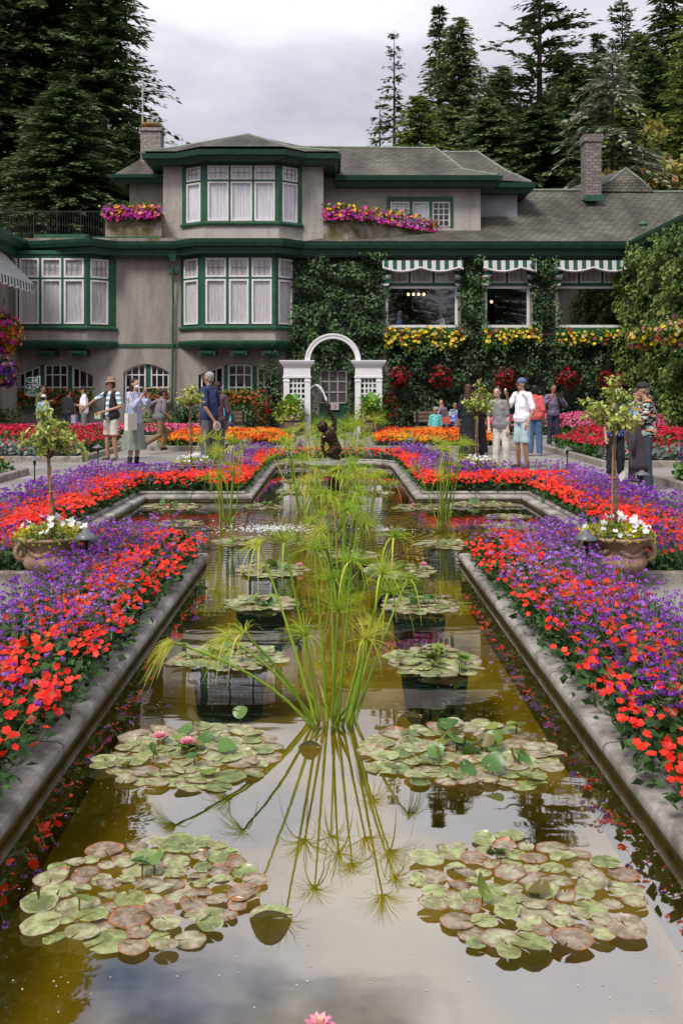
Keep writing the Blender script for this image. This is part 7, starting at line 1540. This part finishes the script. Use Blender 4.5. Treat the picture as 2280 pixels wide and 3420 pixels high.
# --- masked woman taking a picture
t, V_, hc = person('masked woman raising a camera, in a striped shirt and long sage skirt', -4.36, 21.8, 1.93, 62, 'pale', 'darkbrown', .30, topm=cmat((.50, .50, .60), stripes=(0, .028, (.28, .33, .52))), sleeve=.72, bottom=(.17, .20, .17), skirt=(1.02, .34, .14, .27), shoes=(.015, .015, .02), socks=(.02, .02, .03),
    J={'eR': (-.19, -.16, 1.20), 'wR': (-.09, -.30, 1.44), 'eL': (.19, -.18, 1.22), 'wL': (.08, -.32, 1.44)}, female=True, loose=.035, mask=True, toplen=.22)
held('camera', 'small camera at the face of the masked woman', 'camera', t, V_, 'R', (.11, .05, .07), DK, (.06, -.03, -.01))
held('tote_bag', 'cream tote bag on the shoulder of the masked woman', 'bag', t, V_, 'R', (.30, .09, .36), cmat((.58, .54, .48)), (-.22, .20, -.46), kind='bag')
# --- running boy
person('boy in a grey t-shirt and black cap striding off to the right, arm swung out', -4.62, 26.4, 1.70, 130, 'tan', 'black', 0, (.13, .12, .13), .42, (.16, .10, .05), shoes=(.02, .02, .02), hat=('cap', (.03, .02, .03)),
    J={'kL': (.10, -.30, .55), 'aL': (.10, -.16, .14), 'tL': (.1, -.30, .10), 'kR': (-.10, .02, .50), 'aR': (-.10, .42, .30), 'tR': (-.10, .48, .16), 'eL': (.40, .10, 1.28), 'wL': (.58, .22, 1.14), 'eR': (-.26, .0, 1.12), 'wR': (-.26, -.16, 1.0)}, lean=(0, -.07), loose=.02)
# --- navy polo man and companion
t, V_, hc = person('grey haired man in a navy polo shirt and grey trousers, turned left with hands low', -2.55, 20.5, 2.06, -120, 'tan', 'grey', 0, (.015, .028, .085), .42, (.085, .075, .10), J={'eL': (.25, .10, 1.12), 'wL': (.14, .20, .90), 'eR': (-.26, -.02, 1.12), 'wR': (-.16, -.22, 1.0)}, loose=.022, wide=1.05, headturn=0)
held('sun_hat', 'folded cream sun hat in the hand of the man in the navy polo', 'hat', t, V_, 'L', (.24, .02, .18), cmat((.55, .53, .48)), (0, .0, -.02), kind='disc')
t, V_, hc = person('person in a plum shirt half hidden behind the man in the navy polo', -2.50, 21.4, 1.86, -150, 'tan', 'darkbrown', 0, (.10, .05, .07), .8, (.05, .045, .06), loose=.01)
held('phone', 'pale phone in the hand of the person in the plum shirt', 'phone', t, V_, 'L', (.08, .012, .15), cmat((.5, .5, .52)), (0, 0, .02))
person('woman in turquoise seated on the bench behind the man in the navy polo', -3.62, 33.0, 1.72, 20, 'fair', 'brown', .1, (.02, .26, .33), 1, (.02, .03, .08), seated=True, female=True, lowres=True, loose=.02)
# --- right group
person('brown haired woman in a long black dress, nearest the small leafy tree', 3.42, 25.4, 1.83, 172, 'tan', 'reddish', .22, (.006, .006, .008), 1, (.006, .006, .008), skirt=(1.05, .05, .15, .25), female=True, loose=.02, shoes=(.01, .01, .01))
t, V_, hc = person('second woman in a long black dress standing just behind the first', 3.72, 25.9, 1.88, 165, 'tan', 'black', .1, (.007, .007, .009), 1, (.007, .007, .009), skirt=(1.05, .05, .15, .26), female=True, loose=.02, shoes=(.01, .01, .01))
t, V_, hc = person('laughing woman with a hair bun, grey top and pale trousers', 3.44, 20.5, 1.74, -25, 'pale', 'brown', 0, (.19, .185, .19), .42, (.50, .47, .42), female=True, loose=.02, bun=True, lean=(-.06, -.03), J={'kL': (.11, -.03, .49), 'wR': (-.22, -.15, .92)}, shoes=(.6, .58, .55))
t, V_, hc = person('man in a white t-shirt, backward blue cap and shorts eating ice cream', 4.02, 21.3, 1.93, -55, 'tan', 'black', 0, (.70, .70, .78), .42, (.36, .47, .52), legs=.47, shoes=(.14, .09, .06), hat=('backcap', (.07, .11, .22)), glasses=True, headturn=-15,
    J={'eR': (-.26, -.10, 1.17), 'wR': (-.15, -.26, 1.40), 'eL': (.27, .02, 1.12), 'wL': (.25, -.10, .90)}, loose=.018, wide=1.06)
held('ice_cream_cone', 'ice cream cone held to the mouth of the man in the blue cap', 'ice cream', t, V_, 'R', (.05, .05, .12), DK, (.02, -.04, .03), kind='cone')
wt = MB(); q = V_['wL']; 
person('woman in a coral blouse and jeans walking away', 5.10, 25.3, 1.80, 165, 'brown', 'black', .12, (.50, .085, .085), .62, (.05, .10, .19), female=True, loose=.035, shoes=(.4, .4, .42))
t, V_, hc = person('bearded man in a speckled purple shirt holding up a phone', 6.2, 28.2, 1.83, 8, 'brown', 'black', 0, topm=cmat((.16, .13, .22), pattern=(60, (.14, .11, .20), (.22, .18, .30), (.10, .08, .15))), sleeve=.75, bottom=(.012, .016, .04), shoes=(.65, .63, .65),
    J={'eR': (-.32, -.10, 1.18), 'wR': (-.12, -.28, 1.40), 'eL': (.32, -.10, 1.18), 'wL': (.10, -.28, 1.40)}, beard='black', loose=.012, wide=1.05)
held('phone', 'black phone raised in landscape by the man in the speckled shirt', 'phone', t, V_, 'R', (.22, .015, .15), DK, (.12, -.03, .0))
# --- patterned shirt man and companions
t, V_, hc = person('man in a tropical flower shirt, black cap and dark jeans, head bowed', 5.20, 16.55, 1.83, -105, 'fair', 'greyblond', 0, topm=cmat((.015, .015, .02), pattern=(26, (.012, .012, .016), (.62, .24, .09), (.015, .015, .02), (.30, .42, .36), (.012, .012, .016), (.50, .10, .24), (.42, .5, .46), (.02, .02, .025))), sleeve=.46,
    bottom=(.03, .04, .06), shoes=(.02, .022, .03), hat=('cap', (.015, .015, .02)), J={'eR': (-.26, -.05, 1.14), 'wR': (-.14, -.28, 1.16), 'eL': (.26, -.05, 1.14), 'wL': (.12, -.28, 1.14), 'kR': (-.12, -.10, .5), 'aR': (-.12, -.08, .085), 'tR': (-.13, -.24, .03)}, head=(0, -.05, -.02), loose=.03, wide=1.1, toplen=.03)
g = thing('jacket', 'dark jacket hanging over the arm of the man in the tropical flower shirt', 'jacket', (4.93, 16.42, 0)); m = MB(); K = 14; vs = []
for i in range(9):
    z = 1.16-i*.10
    for k in range(K): a = 2*PI*k/K; r_ = (.06+.06*min(1, i/3))*(1+.25*math.sin(a*3+i*.4)); vs.append((r_*1.25*math.cos(a)+.01*i, r_*.7*math.sin(a), z))
m.add(vs, [(i*K+k, i*K+(k+1) % K, (i+1)*K+(k+1) % K, (i+1)*K+k) for i in range(8) for k in range(K)]+[tuple(range(K)), tuple(8*K+k for k in range(K))]); m.build('body', cmat((.045, .035, .042)), g, True)
sl_ = MB(); sl_.tube([(-.06, -.09, 1.1), (-.03, -.12, .9), (-.04, -.11, .62)], [.03, .035, .028], 8); sl_.build('sleeve', cmat((.05, .04, .046)), g, True)
person('woman in a pale hat and black cropped trousers behind the leafy tree', 5.06, 17.95, 1.66, 10, 'fair', 'grey', .08, topm=cmat((.05, .1, .3), pattern=(30, (.02, .04, .16), (.05, .12, .42), (.35, .45, .6), (.02, .05, .2))), sleeve=.45, bottom=(.008, .008, .010), legs=.86, hat=('brim', (.42, .39, .36)), female=True, loose=.03)
person('person in a light blue shirt standing between the hatted woman and the tropical shirt man', 5.55, 18.3, 1.72, 30, 'fair', 'brown', 0, (.25, .36, .55), .45, (.03, .03, .04), loose=.02)
# --- seated on the right
t, V_, hc = person('woman in grey seated on the bench, hand to her chin', 3.50, 32.6, 1.75, 5, 'fair', 'black', .25, (.15, .15, .18), 1, (.10, .10, .12), seated=True, female=True, lowres=True, J={'eR': (-.17, -.20, .83), 'wR': (-.03, -.17, 1.06)})
held('handbag', 'red shopping bag on the lap of the seated woman in grey', 'bag', t, V_, 'L', (.34, .12, .22), cmat((.55, .06, .03)), (-.05, .05, .14), kind='bag')
person('smiling grey haired woman in a turquoise top crouching low behind the marigolds', 3.24, 31.75, 1.65, 0, 'brown', 'grey', 0, (.10, .42, .40), .5, (.2, .2, .2), seated=True, female=True, lowres=True, z0=-.16, loose=.02)
person('young woman in a blue and white wrap seated at the right end of the bench', 3.95, 32.6, 1.62, 15, 'brown', 'black', .12, topm=cmat((.2, .2, .5), pattern=(16, (.05, .06, .35), (.5, .5, .55), (.03, .2, .22), (.15, .12, .5))), sleeve=.9, bottom=(.05, .05, .2), legs=.3, seated=True, female=True, lowres=True, loose=.02)
# --- diners behind the glass
DZ = 3.52
t, V_, hc = person('white haired man in a light blue shirt dining at the left of the big window', WX(916, 40.9), 40.9, 1.78, 80, 'fair', 'grey', 0, (.22, .33, .52), 1, (.05, .05, .07), seated=True, lowres=True, z0=DZ, group='diners in the restaurant')
person('dark haired woman in a white blouse dining at the right of the big window', WX(1015, 40.9), 40.9, 1.70, -75, 'fair', 'black', .1, (.6, .58, .6), .6, (.05, .05, .07), seated=True, female=True, lowres=True, z0=DZ, group='diners in the restaurant', J={'eR': (-.2, -.2, .95), 'wR': (-.1, -.35, .95)})
person('third diner in dark clothes facing the white haired man', WX(935, 41.6), 41.6, 1.7, -60, 'fair', 'brown', 0, (.05, .03, .03), 1, (.05, .05, .07), seated=True, lowres=True, z0=DZ, group='diners in the restaurant')
fl = MB(); fl.box((px(872), 40.35, DZ-.1), (px(1468), 45.9, DZ-.02)); hp('dining_floor', fl, mat('dining_floor', (.05, .03, .02), .6))
M_cl = mat('table_linen', (.45, .43, .44), .8)
for (x, lab) in ((928, 'dining table by the glass with cups on it, left'), (1000, 'dining table by the glass, right'), (1165, 'dining table behind the narrow window'), (1350, 'dining table behind the right hand window')):
    t = thing('dining_table', lab, 'table', (WX(x, 41.0)+.35, 41.0, DZ)); b = MB(); b.box((-.5, -.35, .72), (.5, .35, .75)); b.build('table_top', M_cl, t); b = MB(); b.tube([(0, 0, 0), (0, 0, .72)], .04, 8); b.lathe([(.25, 0), (.22, .03), (.05, .06)], 16); b.build('table_leg', M_lamp, t)
for i, x in enumerate((905, 955, 1006, 1150, 1180, 1330)):
    c = thing('chair', ('dark dining chair behind the white haired man', 'dark dining chair in the middle of the big window', 'dark dining chair of the woman in the white blouse', 'dark dining chair at the left of the narrow window', 'dark dining chair at the right of the narrow window', 'dark dining chair in the right hand window')[i], 'chair', (WX(x, 41.3), 41.3+(i % 2)*.5, DZ), 0, 'dining chairs in the restaurant'); b = MB(); b.box((-.22, -.22, .43), (.22, .22, .47)); b.build('seat', M_lamp, c); b = MB(); b.box((-.22, .2, .5), (.22, .23, .95)); b.build('backrest', M_lamp, c)
    for sx in (-1, 1):
        for sy in (-1, 1): b = MB(); b.tube([(sx*.19, sy*.19, 0), (sx*.19, sy*.19, .43)], .015, 6); b.build('leg', M_lamp, c)
ML = emat('lamp_glow', (1, .55, .2), 5)
for x, y, lab, n in ((955, 676, 'lit chandelier seen through the big window', 4), (1128, 693, 'lit wall lamp behind the narrow window', 1), (1140, 630, 'lit lamp behind the transom of the narrow window', 1)):
    c = thing('chandelier', lab, 'ceiling light', W(x, y, 42.6)); s = MB(); s.tube([(0, 0, .1), (0, 0, 1.6 if y > 660 else .4)], .012, 5); s.tube([(-.3, 0, .05), (0, 0, -.02), (.3, 0, .05)], .012, 5); s.build('frame', M_lamp, c)
    for k in range(n): b = MB(); b.ball(((k-(n-1)/2)*.22, 0, .0), (.05, .05, .06), 10, 8); b.build('bulb', ML, c, True)
bpy.data.scenes.remove(TS)
